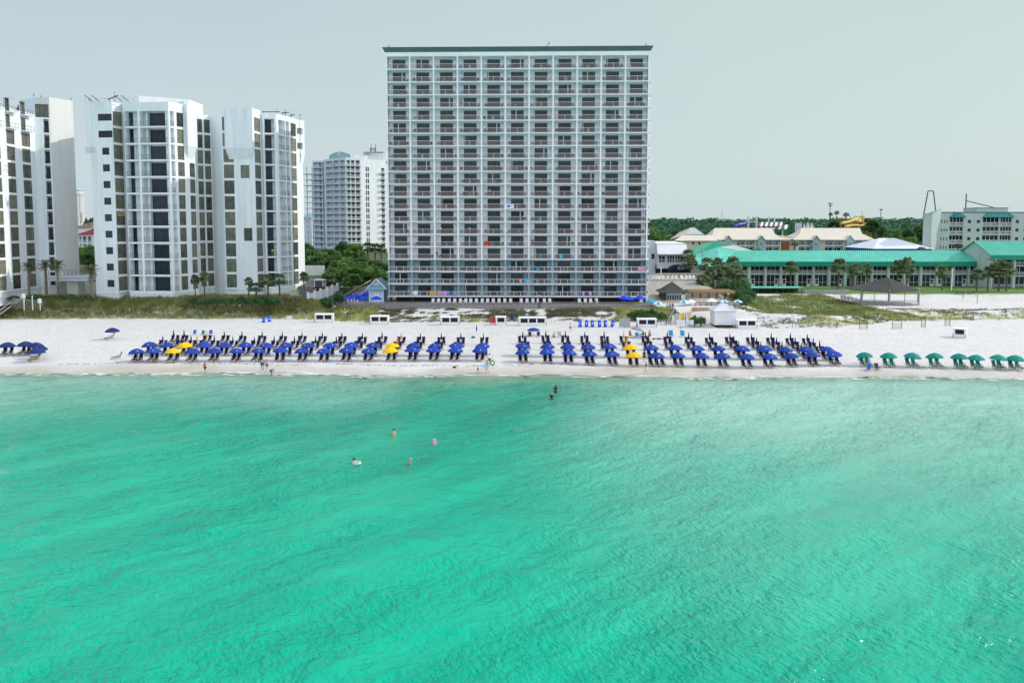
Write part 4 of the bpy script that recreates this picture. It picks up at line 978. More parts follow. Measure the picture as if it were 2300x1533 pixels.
tag(q.build('slit_windows', six), 'narrow slit windows in threes', kind='stuff')
for px, w_ in ((2133.5, 31), (2207.5, 66)):
    u = upx(W0, W1, px, 500); q = MB('teal_roof'); q.X = frame(W0, W1)[0]; a, c = u-.4, u+w_/6+.4; z0, z1 = zg6(487.5), zg6(478)
    q.face([(a, .9, z0), (c, .9, z0), (c-2, .05, z1), (a+2, .05, z1)]); q.face([(a, .9, z0), (a+2, .05, z1), (a, .05, z0)]); q.face([(c, .9, z0), (c, .05, z0), (c-2, .05, z1)])
    for k in range(12): x = a+(c-a)*k/11; q.bar((x, .92, z0+.05), (min(max(x, a+2), c-2), .07, z1+.05), .1, .06)
    q.build('awning_roof', six)
q = MB('sage_wall'); q.face([(X_(2189, 308, 470), 308, zt-.3), (X_(2264, 308, 470), 308, zt-.3), (X_(2264, 308, 470), 308, zY(467, 308)), (X_(2197, 308, 470), 308, zY(467, 308))]); q.box(X_(2197, 308, 470), X_(2264, 308, 470), 308.05, 318, zt-.3, zY(467, 308)); q.m('cornice').box(X_(2196, 308, 470), X_(2265, 308, 470), 307.8, 318.2, zY(467, 308), zY(466, 308)); q.build('penthouse', six)
q = MB('grey')
for px in (2143, 2181, 2259): q.lathe([(.3, 0), (.3, .35), (.05, .5)], (X_(px, 301, 478), 301, zt+.2), 8)
q.build('roof_vent', six)

# ================================================================== CREAM-ROOFED INNS
BY = 320.0
def inn(px0, px1, pr0, pr1, pe0, pe1, dorm, label, pillars):
    Y = BY; t = thing('cream_inn', label, 'inn', (X_((px0+px1)/2, Y, 540), Y, 5), 'cream-roofed inns behind the green motel')
    ze, zb_, zr = zY(537.5, Y-1), zY(525, Y+3), zY(512, Y+7); e0, e1 = X_(pe0, Y-1, 537), X_(pe1, Y-1, 537); b0, b1 = X_(pr0-4, Y+3, 525), X_(pr1+6, Y+3, 525); r0, r1 = X_(pr0, Y+7, 512), X_(pr1, Y+7, 512)
    b = MB('cream_roof'); b.face([(e0, Y-1, ze), (e1, Y-1, ze), (b1, Y+3, zb_), (b0, Y+3, zb_)]); b.face([(b0, Y+3, zb_), (b1, Y+3, zb_), (r1, Y+7, zr), (r0, Y+7, zr)])
    b.face([(e0, Y-1, ze), (b0, Y+3, zb_), (b0, Y+11, zb_), (e0, Y+15, ze)]); b.face([(e1, Y-1, ze), (e1, Y+15, ze), (b1, Y+11, zb_), (b1, Y+3, zb_)]); b.face([(b0, Y+3, zb_), (r0, Y+7, zr), (b0, Y+11, zb_)]); b.face([(b1, Y+3, zb_), (b1, Y+11, zb_), (r1, Y+7, zr)])
    b.face([(b0, Y+11, zb_), (r0, Y+7, zr), (r1, Y+7, zr), (b1, Y+11, zb_)]); b.face([(e0, Y+15, ze), (b0, Y+11, zb_), (b1, Y+11, zb_), (e1, Y+15, ze)]); b.m('white').box(e0, e1, Y-1.1, Y-.95, ze-.3, ze); b.build('roof', t)
    w0, w1 = X_(px0, Y, 550), X_(px1, Y, 550); zf = zY(551.5, Y); b = MB('cream_wall')
    ops = []
    for a, c in pillars: ops += [(X_(a, Y, 550)-w0, X_(c, Y, 550)-w0, zf+.1, ze-.5, 1.5), (X_(a, Y, 550)-w0, X_(c, Y, 550)-w0, zf-3, zf-.4, 1.5)]
    facet(b, (w0, Y), (w1, Y), 4, ze-.05, ops); b.prism([(w0, Y+.01), (w0+.01, Y+.01), (w0+.01, Y+14), (w0, Y+14)], 4, ze); b.prism([(w1, Y+.01), (w1, Y+14), (w1-.01, Y+14)], 4, ze); b.build('wall', t)
    for o in ops:
        n = max(2, int((o[1]-o[0])/3.2)); window(t, (w0, Y), (w1, Y), o[0]+.2, o[1]-.2, o[2], o[3]-.3, 1.5, n*2, (), 'stucco_b', 'glass_navy', 'balcony_door', .25)
        X7, _ = frame((w0, Y), (w1, Y)); q = MB('white'); railing(q, X7, o[0], o[1], o[2], .06, 1.1, n, .13, int((o[1]-o[0])*2.2)); q.X = X7
        for k in range(n+1): u = o[0]+(o[1]-o[0])*k/n; q.box(u-.1, u+.1, .09, .2, o[2]+1.1, o[3])
        q.build('railing', t)
    for pd in dorm:
        x = X_(pd, Y-1.4, 540); q = MB('teal_wall'); h0, h1 = ze-.2, zY(529.5, Y-1.4); q.box(x-1.25, x+1.25, Y-1.4, Y+2, 4, h0); q.face([(x-1.25, Y-1.4, h0), (x+1.25, Y-1.4, h0), (x, Y-1.4, h1)]); q.m('cream_roof')
        for s_ in (-1, 1): q.face([(x, Y-1.7, h1+.2), (x+1.7*s_, Y-1.7, h0-.2), (x+1.7*s_, Y+4, h0-.2), (x, Y+4, h1+.2)])
        q.m('sage_wall').bar((x, Y-1.72, h1+.1), (x-1.7, Y-1.72, h0-.3), .08, .3).bar((x, Y-1.72, h1+.1), (x+1.7, Y-1.72, h0-.3), .08, .3); d_ = q.build('dormer_bay', t)
        for z in (h0-2.2, h0-5.2): window(t, (x-.75, Y-1.42), (x+.75, Y-1.42), .1, 1.4, z, z+1.5, -.02, 2, (.5,), 'white', 'glass_navy', 'bay_window', .12)
    return t
inn(1608, 1754, 1605, 1734, 1598, 1762, (1636, 1710), 'cream-roofed inn with two blue-green bays, nearer the white tower', ((1654, 1695), (1720, 1752)))
inn(1788, 1956, 1800, 1931, 1782, 1965, (1833, 1909), 'cream-roofed inn with two blue-green bays, beside the pale blue pavilion roof', ((1794, 1823), (1852, 1894), (1920, 1953)))
t = thing('garage_link', 'low cream link with a brown board gate between the two inns', 'link building', (X_(1764, 322, 550), 322, 5)); b = MB('cream_wall'); b.box(X_(1754.5, 322), X_(1787, 322), 322, 332, 5, zY(539, 322)); b.build('wall', t); b = MB('orange_wood'); b.box(X_(1755, 322), X_(1772, 322), 321.8, 321.95, 5, zY(543, 322)); b.build('gate', t); b = MB('brown_roof'); b.m('concrete'); hiproof(b, X_(1736, 322), X_(1790, 322), 321, 334, zY(538.5, 322), zY(529, 327), 'x'); b.build('roof', t)
t = thing('cream_house', 'low cream house with grey gabled roof beside the white tower', 'house', (X_(1560, 312, 540), 312, 5))
b = MB('cream_wall'); b.box(X_(1538, 310), X_(1606, 310), 310, 322, 5, zY(540, 310)); b.build('wall', t)
b = MB('cream_roof'); a0, a1, a2, a3 = X_(1513, 309), X_(1610, 309), X_(1600, 314), X_(1532, 314); b.face([(a0, 309, zY(540.5, 309)), (a1, 309, zY(540.5, 309)), (a2, 314, zY(528, 314)), (a3, 314, zY(528, 314))]); b.face([(a1, 309, zY(540.5, 309)), (a1, 322, zY(540.5, 309)), (a2, 314, zY(528, 314))]); b.build('roof', t)
b = MB('concrete'); g0, g1, g2 = X_(1495, 325), X_(1550, 328), X_(1577, 325); zt_, ze_ = zY(511, 328), zY(538, 325); b.face([(g0, 318, ze_), (X_(1540, 318, 530), 318, zY(527, 318)), (g1, 328, zt_), (X_(1530, 330, 520), 334, zt_-2)]); b.m('sage_wall').face([(X_(1540, 318, 530), 318.1, zY(527, 318)), (g2, 322, zY(526.5, 322)), (X_(1560, 328, 511), 328, zt_)]); b.m('concrete').face([(X_(1560, 328, 511), 328, zt_), (g2+1, 321.8, zY(527, 322)), (g2+2, 330, zY(527, 322)), (g1, 334, zt_)]); b.face([(X_(1540, 318, 530), 318, zY(527, 318)), (X_(1560, 328, 511), 328, zt_), (g1, 328, zt_)]); b.build('gable_roof', t)
for px in (1554, 1568): window(t, (X_(px, 310, 545), 309.98), (X_(px+6, 310, 545), 309.98), .1, .9, zY(549, 310), zY(544, 310), 0, 1, (), 'dark', 'glass_dark')
t = thing('blue_pavilion', 'pale hipped metal roof pavilion with a bright blue fascia band', 'pavilion', (X_(2020, 296, 550), 300, 4))
b = MB('pale_roof'); hiproof(b, X_(1956, 292, 560), X_(2090, 292, 560), 290, 316, zY(558.5, 290), zY(534.5, 303), 'x', 8); b.build('roof', t)
b = MB('blue_band'); x0, x1 = X_(1958, 292, 560), X_(2088, 292, 560); b.box(x0, x1, 290.4, 315, 7, zY(558.8, 290)); b.m('plastic_blue').box(x0+8, x1-1, 290.2, 290.38, 7, zY(566, 290)); b.build('wall', t)

# ================================================================== CAFE WING, TIKI BAR, PERGOLAS
def Xc(px, Y=224): return xY(px, 580, Y)
t = thing('cafe_wing', 'pale two-storey cafe wing beside the tower with dark blue barrel awning', 'cafe building', (Xc(1505), 226, 6))
gz = 6.6; zr_, zs1, zs2, zb1 = zY(547, 224), zY(571, 223), zY(592, 223), zY(603, 223)
b = MB('stucco_b'); b.box(Xc(1440), Xc(1475), 226, 242, gz-2, zY(541, 226)); b.box(Xc(1475.1), Xc(1541), 224, 242, zs1, zr_-.02); b.box(Xc(1475.1), Xc(1541), 224.02, 242, zs2, zs1-.001); b.box(Xc(1475), Xc(1541), 223.6, 224, zb1, zs2); b.m('dark').box(Xc(1456), Xc(1541), 226.2, 241, gz-2, zb1); b.build('wall', t)
b = MB('white'); b.face([(Xc(1473.5), 221.8, zY(570, 222)), (Xc(1541), 221.8, zY(570, 222)), (Xc(1541), 224.2, zr_), (Xc(1475), 224.2, zr_)]); b.box(Xc(1473.5), Xc(1541), 221.7, 221.85, zY(571.5, 222), zY(570, 222)); b.face([(Xc(1473.5), 221.8, zY(571, 222)), (Xc(1541), 221.8, zY(571, 222)), (Xc(1541), 224.1, zs1), (Xc(1475), 224.1, zs1)]); b.face([(Xc(1475), 224.2, zr_), (Xc(1541), 224.2, zr_), (Xc(1538), 240, zY(541.5, 240)), (Xc(1480), 240, zY(541.5, 240))]); b.build('mansard', t)
for p0, p1, n in ((1479, 1494, 2), (1498, 1515, 3), (1515.5, 1533, 3)): window(t, (Xc(p0), 223.98), (Xc(p1), 223.98), 0, Xc(p1)-Xc(p0), zs2+.3, zs1-.25, -.02, n, (.36,), 'white', 'glass_dark', 'window', .12)
window(t, (Xc(1466), 225.98), (Xc(1473), 225.98), 0, .8, zY(581, 226), zY(570, 226), -.02, 1, (), 'dark', 'glass_dark')
b = MB('cloth_navy' if 'cloth_navy' in M else 'navy'); xa, xb = Xc(1496), Xc(1545); za, zb2 = zY(612, 220), zY(595, 220)
arc = [(xa+(xb-xa)*(1-math.cos(math.pi*k/12))/2, za+(zb2-za)*math.sin(math.pi*k/12)) for k in range(13)]
for (p, z1), (q_, z2) in zip(arc, arc[1:]): b.face([(p, 219.5, z1), (q_, 219.5, z2), (q_, 223.5, z2), (p, 223.5, z1)])
b.face([(x, 219.5, z) for x, z in arc]); aw = b.build('barrel_awning', t)
cu = bpy.data.curves.new('awning_lettering', 'FONT'); cu.body = 'CAFE'; cu.size = 1.25; cu.extrude = .01; cu.shear = .2; cu.space_character = 1.15
tx = bpy.data.objects.new('awning_lettering', cu); COL.objects.link(tx); tx.parent = aw; cu.materials.append(M['white']); tx.rotation_euler = (R(90), 0, 0); tx.location = Vector((Xc(1514.5), 219.46, zY(604.5, 219.5)))-WO[t.name]; WO[tx.name] = WO[t.name]

ty = 181.0
t = thing('tiki_bar', 'thatched tiki bar hut with a steep dark roof on the boardwalk', 'beach bar', (xY(1514, 670, ty), ty+2.5, 3.2))
x0, x1 = xY(1482, 657, ty), xY(1549, 657, ty); xm = (x0+x1)/2; zz = zY(657, ty); za = zY(632, ty+3.2)
b = MB('thatch')
prof = [(0, 0), (.3, .2), (.68, .62), (1, 1)]
for s0, s1 in zip(prof, prof[1:]):
    for sx_, sy_ in (((-1, -1), (1, -1)), ((1, -1), (1, 1)), ((1, 1), (-1, 1)), ((-1, 1), (-1, -1))):
        q = []
        for (cx_, cy_), pf in ((sx_, s0), (sy_, s0), (sy_, s1), (sx_, s1)):
            k = 1-pf[0]; q.append((xm+cx_*(x1-x0)/2*k, ty+3.2+cy_*3.6*k, zz+(za-zz)*(pf[1] if pf[0] < 1 else 1)))
        b.face(q)
b.face([(x0, ty-.4, zz), (x1, ty-.4, zz), (x1, ty+6.8, zz), (x0, ty+6.8, zz)]); b.build('roof', t)
b = MB('wood_dark'); b.box(x0+.9, x1-.9, ty+.6, ty+6, 3, zz); b.m('teal_wall').box(x0+1.6, x1-1.6, ty+.35, ty+.6, zz-.62, zz-.1); b.m('white')
for k in range(7): x = x0+1.7+k*(x1-x0-3.5)/6; b.box(x, x+.08, ty+.5, ty+.58, 3.9, zz-.65)
b.box(x0+1.6, x1-1.6, ty+.2, ty+.59, 3.78, 3.88).box(x1-1.7, x1-.9, ty+.5, ty+.58, 4.1, 5.2); b.build('bar_front', t)
def pergola(label, px0, px1, py, Y, dep, pz, n):
    zt = zY(py, Y); x0, x1 = xY(px0, py, Y), xY(px1, py, Y); t = thing('pergola', label, 'pergola', ((x0+x1)/2, Y+dep/2, pz), 'wooden pergolas on the pool terrace')
    for k in range(n):
        x = x0+.5+(x1-x0-1)*k/(n-1)
        for y in (Y+.5, Y+dep-.5): b = MB('wood_dark'); b.box(x-.14, x+.14, y-.14, y+.14, pz-.6, zt-.3); b.build('post', t)
    b = MB('wood_tan')
    for y in (Y+.5, Y+dep-.5): b.box(x0, x1, y-.08, y+.08, zt-.3, zt)
    for k in range(int((x1-x0)/.42)): b.box(x0+k*.42, x0+k*.42+.12, Y-.2, Y+dep+.2, zt, zt+.16)
    for k in range(int(dep/.5)): b.box(x0-.1, x1+.1, Y+k*.5, Y+k*.5+.07, zt+.16, zt+.22)
    b.build('slatted_roof', t)
pergola('tan slatted pergola beside the tiki bar, in front of palms', 1552, 1652, 656, 184, 7, 3.2, 6)
pergola('darker pergola farther back, below the cafe awning', 1489, 1602, 617, 214, 5, 6.2, 7)

# ================================================================== DECK AND BOARDWALK
dkx0, dkx1 = xY(774, 685, 171), xY(1470, 685, 171)
t = thing('boardwalk_deck', 'grey weathered boardwalk deck along the foot of the tower', 'deck', ((dkx0+dkx1)/2, 172, 2.6)); dz = 3.72
b = MB('wood_grey'); b.box(dkx0, dkx1, 170, 176.5, dz-.12, dz)
for k in range(int((dkx1-dkx0)/.5)): b.box(dkx0+k*.5, dkx0+k*.5+.46, 169.9, 169.98, 2.2+.12*(k % 3 == 0), dz)
b.build('planking', t)
b = MB('wood_grey'); n = 33
for k in range(n+1): x = dkx0+(dkx1-dkx0)*k/n; b.box(x-.05, x+.05, 169.8, 169.9, 2.2, dz+.75)
b.box(dkx0, dkx1, 169.8, 169.88, dz+.72, dz+.8); b.build('fence_posts', t)
b = MB('rail_glass'); b.box(dkx0, dkx1, 169.83, 169.85, dz+.05, dz+.72); b.build('wire_panel', t)
# white upright loungers under the tower
def pool_chair():
    t = thing('deck_lounger', None, 'deck chair'); b = MB('plastic_white')
    b.box(-.32, .32, -.9, .35, .34, .42); b.face([(-.32, .35, .40), (.32, .35, .40), (.32, .72, 1.22), (-.32, .72, 1.22)]); b.face([(-.32, .40, .38), (-.32, .78, 1.2), (.32, .78, 1.2), (.32, .40, .38)]); b.build('seat', t)
    b = MB('plastic_white')
    for x in (-.33, .27):
        b.box(x, x+.06, -.9, -.82, 0, .36).box(x, x+.06, .3, .38, 0, .62).box(x, x+.06, -.4, .38, .6, .66).box(x, x+.06, -.4, -.34, .36, .62)
    b.build('frame', t); return t
PC = Proto(pool_chair())
pcx = [972, 985, 996, 1009, 1021, 1034, 1046, 1057, 1070, 1083, 1095, 1108, 1121, 1134, 1147, 1171, 1184, 1197, 1209, 1223, 1235, 1302, 1315, 1327, 1340]
for i, px in enumerate(pcx): PC.put((xY(px, 675, 173), 173, dz), rnd.uniform(-.05, .05), 1, f"white upright deck lounger, {ORD[i+1]} from the left in the row under the tower", 'white loungers in a row under the tower')
sl = [788, 795, 802, 809]
for i, px in enumerate(sl): PC.put((xY(px, 680, 171.5), 171.5, dz), R(75), 1, f"white lounger by the small blue shed, {ORD[i+1]} of four from the left", 'white loungers near the blue shed')
b = MB('white'); c = Vector((xY(1040, 674, 171.3), 171.3, dz+.55))
for k in range(14): a = k*2*math.pi/14; b.tube([(c.x+.36*math.cos(a), c.y, c.z+.36*math.sin(a)), (c.x+.36*math.cos(a+.45), c.y, c.z+.36*math.sin(a+.45))], .075, 5, False)
tag(rebase(b.build('life_ring')), 'white life ring on the boardwalk rail among the loungers', 'life ring')

# market umbrellas on the decks
def market(m1, m2, w=1.22):
    t = thing('patio_umbrella', None, 'umbrella'); b = MB(m1)
    for k in range(8):
        a0, a1 = k*math.pi/4, (k+1)*math.pi/4; b.m(m1 if k % 2 else m2)
        for (r0, z0), (r1, z1) in (((w, 2.05), (w*.55, 2.42)), ((w*.55, 2.42), (.02, 2.68))): b.face([(r0*math.cos(a0), r0*math.sin(a0), z0), (r0*math.cos(a1), r0*math.sin(a1), z0), (r1*math.cos(a1), r1*math.sin(a1), z1), (r1*math.cos(a0), r1*math.sin(a0), z1)])
        b.face([(w*math.cos(a0), w*math.sin(a0), 2.05), (w*math.cos(a1), w*math.sin(a1), 2.05), (w*math.cos(a1), w*math.sin(a1), 1.93), (w*math.cos(a0), w*math.sin(a0), 1.93)])
    b.build('canopy', t); b = MB('grey'); b.tube([(0, 0, 0), (0, 0, 2.75)], .03, 6).lathe([(.3, 0), (.3, .08), (.06, .12)], n=8); b.build('pole', t); return t
UM = dict(b=Proto(market('royal_cloth', 'royal_cloth')), w=Proto(market('teal_cloth', 'white')), t=Proto(market('teal_cloth', 'teal_cloth')), c=Proto(market('white', 'white')))
for k, px, py, Y, lab in (('b', 784, 667, 173, 'royal blue patio umbrella by the blue shed, lowest at left of its cluster'), ('b', 800, 661.5, 175.5, 'royal blue patio umbrella by the blue shed, behind the leftmost one'), ('b', 825, 656.5, 178, 'royal blue patio umbrella by the blue shed, highest of its cluster'), ('b', 815, 667, 174, 'royal blue patio umbrella by the blue shed, in front of the middle'), ('b', 845, 667, 171.5, 'royal blue patio umbrella right in front of the blue shed'),
                          ('b', 1402, 666, 172.5, 'royal blue patio umbrella at tower foot, leftmost of three on the right'), ('b', 1413, 668, 174.8, 'royal blue patio umbrella at tower foot, middle one of three on the right'), ('b', 1437, 666, 172.5, 'royal blue patio umbrella at the tower\'s lower right corner'),
                          ('t', 1462, 674, 170.5, 'turquoise patio umbrella left of the tiki bar'), ('w', 1476, 678, 169.5, 'turquoise and white patio umbrella nearest the boardwalk steps'), ('w', 1536, 675, 174, 'turquoise and white patio umbrella in front of the tiki bar counter'), ('c', 1552, 675, 175, 'small white patio umbrella beside tiki bar corner'),
                          ('c', 1598, 672, 176, 'white patio umbrella under the tan pergola edge'), ('w', 1624, 675, 176, 'turquoise and white patio umbrella, second from right by the pergola'), ('w', 1657, 675, 176, 'turquoise and white patio umbrella at right end of pergola deck')):
    c = atY(px, py, Y); UM[k].put((c.x, Y, c.z-2.42), rnd.uniform(0, .7), 1, lab, 'patio umbrellas on the decks')
# decks on both sides
t = thing('shed_deck', 'low grey timber deck under the blue umbrellas beside the shed', 'deck', (xY(812, 685, 174), 174, 2.6)); b = MB('wood_grey'); b.box(xY(772, 685, 171), dkx0-.02, 170, 182, 3.2, 3.7); b.box(dkx0, xY(868, 685, 177), 176.52, 182, 3.3, 3.7); b.build('planking', t)
t = thing('bar_deck', 'raised brown timber deck with railings in front of pergola and tiki bar', 'deck', (xY(1590, 690, 174), 176, 2.5))
b = MB('wood_grey'); b.box(dkx1+.02, xY(1675, 690, 174), 173, 192, 2.95, 3.15); b.build('planking', t)
b = MB('wood_dark'); xr0, xr1 = xY(1560, 690, 173), xY(1675, 690, 173)
for z in (2.4, 2.75, 3.5, 3.95): b.box(xr0, xr1, 172.86, 172.96, z, z+.16)
for k in range(10): x = xr0+(xr1-xr0)*k/9; b.box(x-.07, x+.07, 172.8, 172.86, 1.8, 4.15)
b.build('railing', t)
# dune walkover with steps, tan board railing and white posts
t = thing('dune_walkover', 'grey boardwalk ramp crossing the dune with tan board sides and white posts', 'walkover', (xY(1518, 720, 160), 162, 1.8))
xa, xb = xY(1502, 735, 154), xY(1540, 735, 154); xc_, xd = xY(1500, 690, 172), xY(1533, 690, 172)
b = MB('wood_grey'); b.face([(xa, 154, 1.75), (xb, 154, 1.75), (xd, 164, 2.9), (xc_, 164, 2.9)]); b.face([(xc_, 164, 2.9), (xd, 164, 2.9), (xd, 173, 2.97), (xc_, 173, 2.97)]); b.box(xa, xb, 153.9, 154.0, 1.0, 1.75); b.build('planking', t)
b = MB('wood_tan')
for z in (.25, .5, .75, 1.0): b.bar((xb+.1, 154, 1.75+z), (xd+.3, 164, 2.9+z), .06, .2)
for k in range(12): x = xd+.3+k*.42; b.box(x, x+.4, 164.0, 164.06, 2.4, 3.95)
b.build('board_side', t)
b = MB('wood_grey'); b.bar((xa-.1, 154, 2.55), (xc_-.2, 164, 3.8), .1, .12).bar((xa-.1, 154, 2.1), (xc_-.2, 164, 3.3), .06, .12)
for k in range(6): f_ = k/5; b.bar((xa+(xc_-xa)*f_-.12, 154+10*f_, 1.5+1.2*f_), (xa+(xc_-xa)*f_-.12, 154+10*f_, 2.6+1.25*f_), .12, .12)
b.build('handrail', t)
for i, px in enumerate((1511, 1527, 1542)):
    b = MB('white'); x = xY(px, 728, 153.5); b.lathe([(.13, -.5), (.13, 1.85), (.02, 1.95)], (x, 153.4, 1.6), 8); b.build('white_post', t)
# small pale blue shed at the tower's left foot
sy = 176.5
def xs(px): return xY(px, 660, sy)
t = thing('blue_shed', 'small pale blue gabled shed at the left foot of the tower', 'shed', (xs(846), sy+2.5, 3.7))
z0, ze_, zr_ = 3.6, zY(648, sy), zY(626, sy)
b = MB('blue_shed'); b.box(xs(829), xs(861), sy, sy+6, z0, ze_+.2); b.face([(xs(829), sy, ze_+.2), (xs(861), sy, ze_+.2), (xs(845), sy, zr_-.3)]); b.m('white').box(xs(828.5), xs(830.5), sy-.05, sy, z0, ze_).box(xs(859.5), xs(861.5), sy-.05, sy, z0, ze_); b.build('wall', t)
b = MB('blue_shingle')
for s_ in (-1, 1): b.face([(xs(846), sy-.5, zr_), (xs(846+23*s_), sy-.5, ze_-.1), (xs(846+23*s_), sy+6.5, ze_-.1), (xs(846), sy+6.5, zr_)])
b.face([(xs(820), sy-.9, ze_-.15), (xs(872), sy-.9, ze_-.15), (xs(860), sy-.02, ze_+.75), (xs(833), sy-.02, ze_+.75)]); b.m('white').bar((xs(846), sy-.52, zr_), (xs(823), sy-.52, ze_-.1), .08, .22).bar((xs(846), sy-.52, zr_), (xs(869), sy-.52, ze_-.1), .08, .22); b.build('roof', t)
b = MB('white'); b.box(xs(839), xs(852), sy-.04, sy-.01, z0+.1, z0+2.3); b.build('door', t)
# white stepped picket fence going back
t = thing('white_fence', 'white vinyl panel fence with square posts climbing beside the driveway', 'fence', (xY(720, 660, 180), 180, 3.5))
A = [(692, 657, 678, 172), (707, 653, 679, 175), (720, 649, 676, 178.5), (734, 645, 674, 182), (746, 641, 668, 186), (758, 637, 658, 191), (769, 634, 652, 196), (783, 629, 645, 203)]
for i, (px, pt, pb, Y) in enumerate(A):
    b = MB('white'); c = atY(px, pt, Y); b.box(c.x-.22, c.x+.22, Y-.2, Y+.2, c.z-3.2, c.z).box(c.x-.28, c.x+.28, Y-.26, Y+.26, c.z, c.z+.12); b.build('post', t)
    if i < len(A)-1:
        d = atY(*A[i+1][:2], A[i+1][3]); b = MB('white'); b.face([(c.x, Y, c.z-.35), (d.x, d.y, d.z-.35), (d.x, d.y, d.z-2.9), (c.x, Y, c.z-2.9)]); b.bar((c.x, Y, c.z-.4), (d.x, d.y, d.z-.4), .14, .2).bar((c.x, Y, c.z-1.3), (d.x, d.y, d.z-1.3), .12, .08); b.build('panel', t)
# driveway, white boundary wall, gatehouse, car
b = MB('asphalt'); b.face([(xY(672, 660, 176), 176, 4.6), (xY(712, 660, 182), 182, 4.9), (xY(745, 640, 205), 205, 7.4), (xY(672, 640, 205), 205, 7.4)]); o = b.build('driveway'); tag(o, kind='structure')
b = MB('white'); b.box(xY(672, 590, 222), xY(728, 590, 222), 222, 222.4, 6, zY(596, 222)); tag(rebase(b.build('garden_wall')), 'plain white garden wall behind slim trunks at the driveway', 'wall')
t = thing('gatehouse', 'little grey gatehouse with a pale flat roof among the trees', 'gatehouse', (xY(764, 640, 202), 202, 6.5)); b = MB('sage_wall'); b.box(xY(753, 640, 202), xY(776, 640, 202), 202, 205, 5.5, zY(625, 202)); b.m('wood_dark').box(xY(763, 640, 202), xY(768, 640, 202), 201.9, 202, 6, zY(627, 202)); b.build('wall', t); b = MB('pale_roof'); b.box(xY(751, 640, 202)-.2, xY(780, 640, 202), 201.4, 205.6, zY(625, 202), zY(622.5, 202)); b.build('roof', t)
# dark red utility vehicle with white canopy frame
cy = 186.0; cx = xY(717, 640, cy); czg = 5.35
t = thing('utility_cart', 'dark red utility vehicle with a white roof parked in the driveway', 'vehicle', (cx, cy, czg))
b = MB('maroon'); b.box(cx-1.15, cx+1.15, cy-.2, cy+2.9, czg+.45, czg+1.25); b.face([(cx-1.1, cy-.9, czg+.95), (cx+1.1, cy-.9, czg+.95), (cx+1.15, cy-.2, czg+1.25), (cx-1.15, cy-.2, czg+1.25)]); b.box(cx-1.1, cx+1.1, cy-.9, cy-.2, czg+.45, czg+.95); b.build('body', t)
b = MB('white'); b.box(cx-1.2, cx+.9, cy-.1, cy+2.5, czg+2.7, czg+2.85)
for x in (-1.15, .8):
    for y in (0, 2.3): b.box(cx+x, cx+x+.12, cy+y, cy+y+.12, czg+1.25, czg+2.7)
b.build('roof', t); b = MB('glass_dark'); b.box(cx-1.0, cx+.8, cy+.05, cy+.08, czg+1.3, czg+2.6); b.build('windscreen', t)
for x in (-1.1, .85):
    for y in (-.4, 2.3):
        b = MB('rubber'); b.tube([(cx+x, cy+y, czg+.42), (cx+x+.25, cy+y, czg+.42)], .42, 12); b.build('wheel', t)
for x in (-.8, .6): b = MB('white'); b.box(cx+x, cx+x+.25, cy-.93, cy-.9, czg+.65, czg+.82); b.build('headlight', t)
# ramp rails between shed and trees
t = thing('access_ramp', 'long grey timber ramp rising behind the blue umbrellas', 'ramp', (xY(790, 650, 185), 185, 4))
b = MB('wood_grey')
for o_ in (0, 1.6):
    a = atY(775, 662, 178); c = atY(826+o_*4, 633, 196); d = atY(868, 612, 204)
    b.bar((a.x+o_, 178, a.z), (c.x+o_, 196, c.z), .14, .25); b.bar((c.x+o_, 196, c.z), (d.x+o_, 206, d.z), .14, .25)
    for k in range(8): f_ = k/7; x, y, z = a.x+o_+(c.x-a.x)*f_, 178+18*f_, a.z+(c.z-a.z)*f_; b.box(x-.06, x+.06, y-.06, y+.06, z-2.2, z)
b.build('handrail', t); b = MB('wood_grey'); b.face([(a.x, 178, a.z-1.1), (a.x+1.6, 178, a.z-1.1), (c.x+1.6, 196, c.z-1.1), (c.x, 196, c.z-1.1)]); b.build('planking', t)

# ================================================================== GAZEBO
gy = 190.0; t = thing('beach_gazebo', 'large open gazebo with wide dark thatched hip roof and slatted sides', 'gazebo', (xY(1992, 660, gy), gy+3, 1.6))
x0, x1 = xY(1928, 655, gy), xY(2072, 655, gy); zz = zY(653, gy); za = zY(622, gy+5); xm = xY(1993, 640, gy+5)
b = MB('thatch')
e = [(x0, gy+2.5, zz+.1), (xm-1.2, gy-1.3, zz-.25), (x1, gy+1.5, zz+.1), (x1-.5, gy+9, zz+.1), (xm+1, gy+12, zz+.1), (x0+.5, gy+9, zz+.1)]
for i in range(6):
    p, q_ = Vector(e[i]), Vector(e[(i+1) % 6]); ap = Vector((xm, gy+5, za)); m1, m2 = p.lerp(ap, .5)-Vector((0, 0, .18)), q_.lerp(ap, .5)-Vector((0, 0, .18))
    b.face([p, q_, m2, m1]); b.face([m1, m2, ap]); b.face([p, q_, q_-Vector((0, 0, .14)), p-Vector((0, 0, .14))])
b.build('roof', t)
for px, Y in ((1934, 192), (1998, 189.3), (2064, 191), (2062, 198.5), (1996, 201.5), (1936, 198.5), (1964, 190.7), (2032, 190.2)): b = MB('wood_grey'); c = xY(px, 665, Y); r_ = .13 if px != 1964 and px != 2032 else .06; b.box(c-r_, c+r_, Y-r_, Y+r_, 1.3, zz+.25); b.build('post', t)
b = MB('wood_grey'); xl, xmid, xr = xY(1934, 670, 191.5), xY(1997, 670, 189), xY(2063, 670, 190.8)
for k in range(8): z = 1.95+.15*k; b.bar((xl, 191.8, z), (xmid, 189.1, z), .04, .085)
for z in (2.0, 2.45, 2.9): b.bar((xmid, 189.1, z), (xr, 190.8, z), .06, .14)
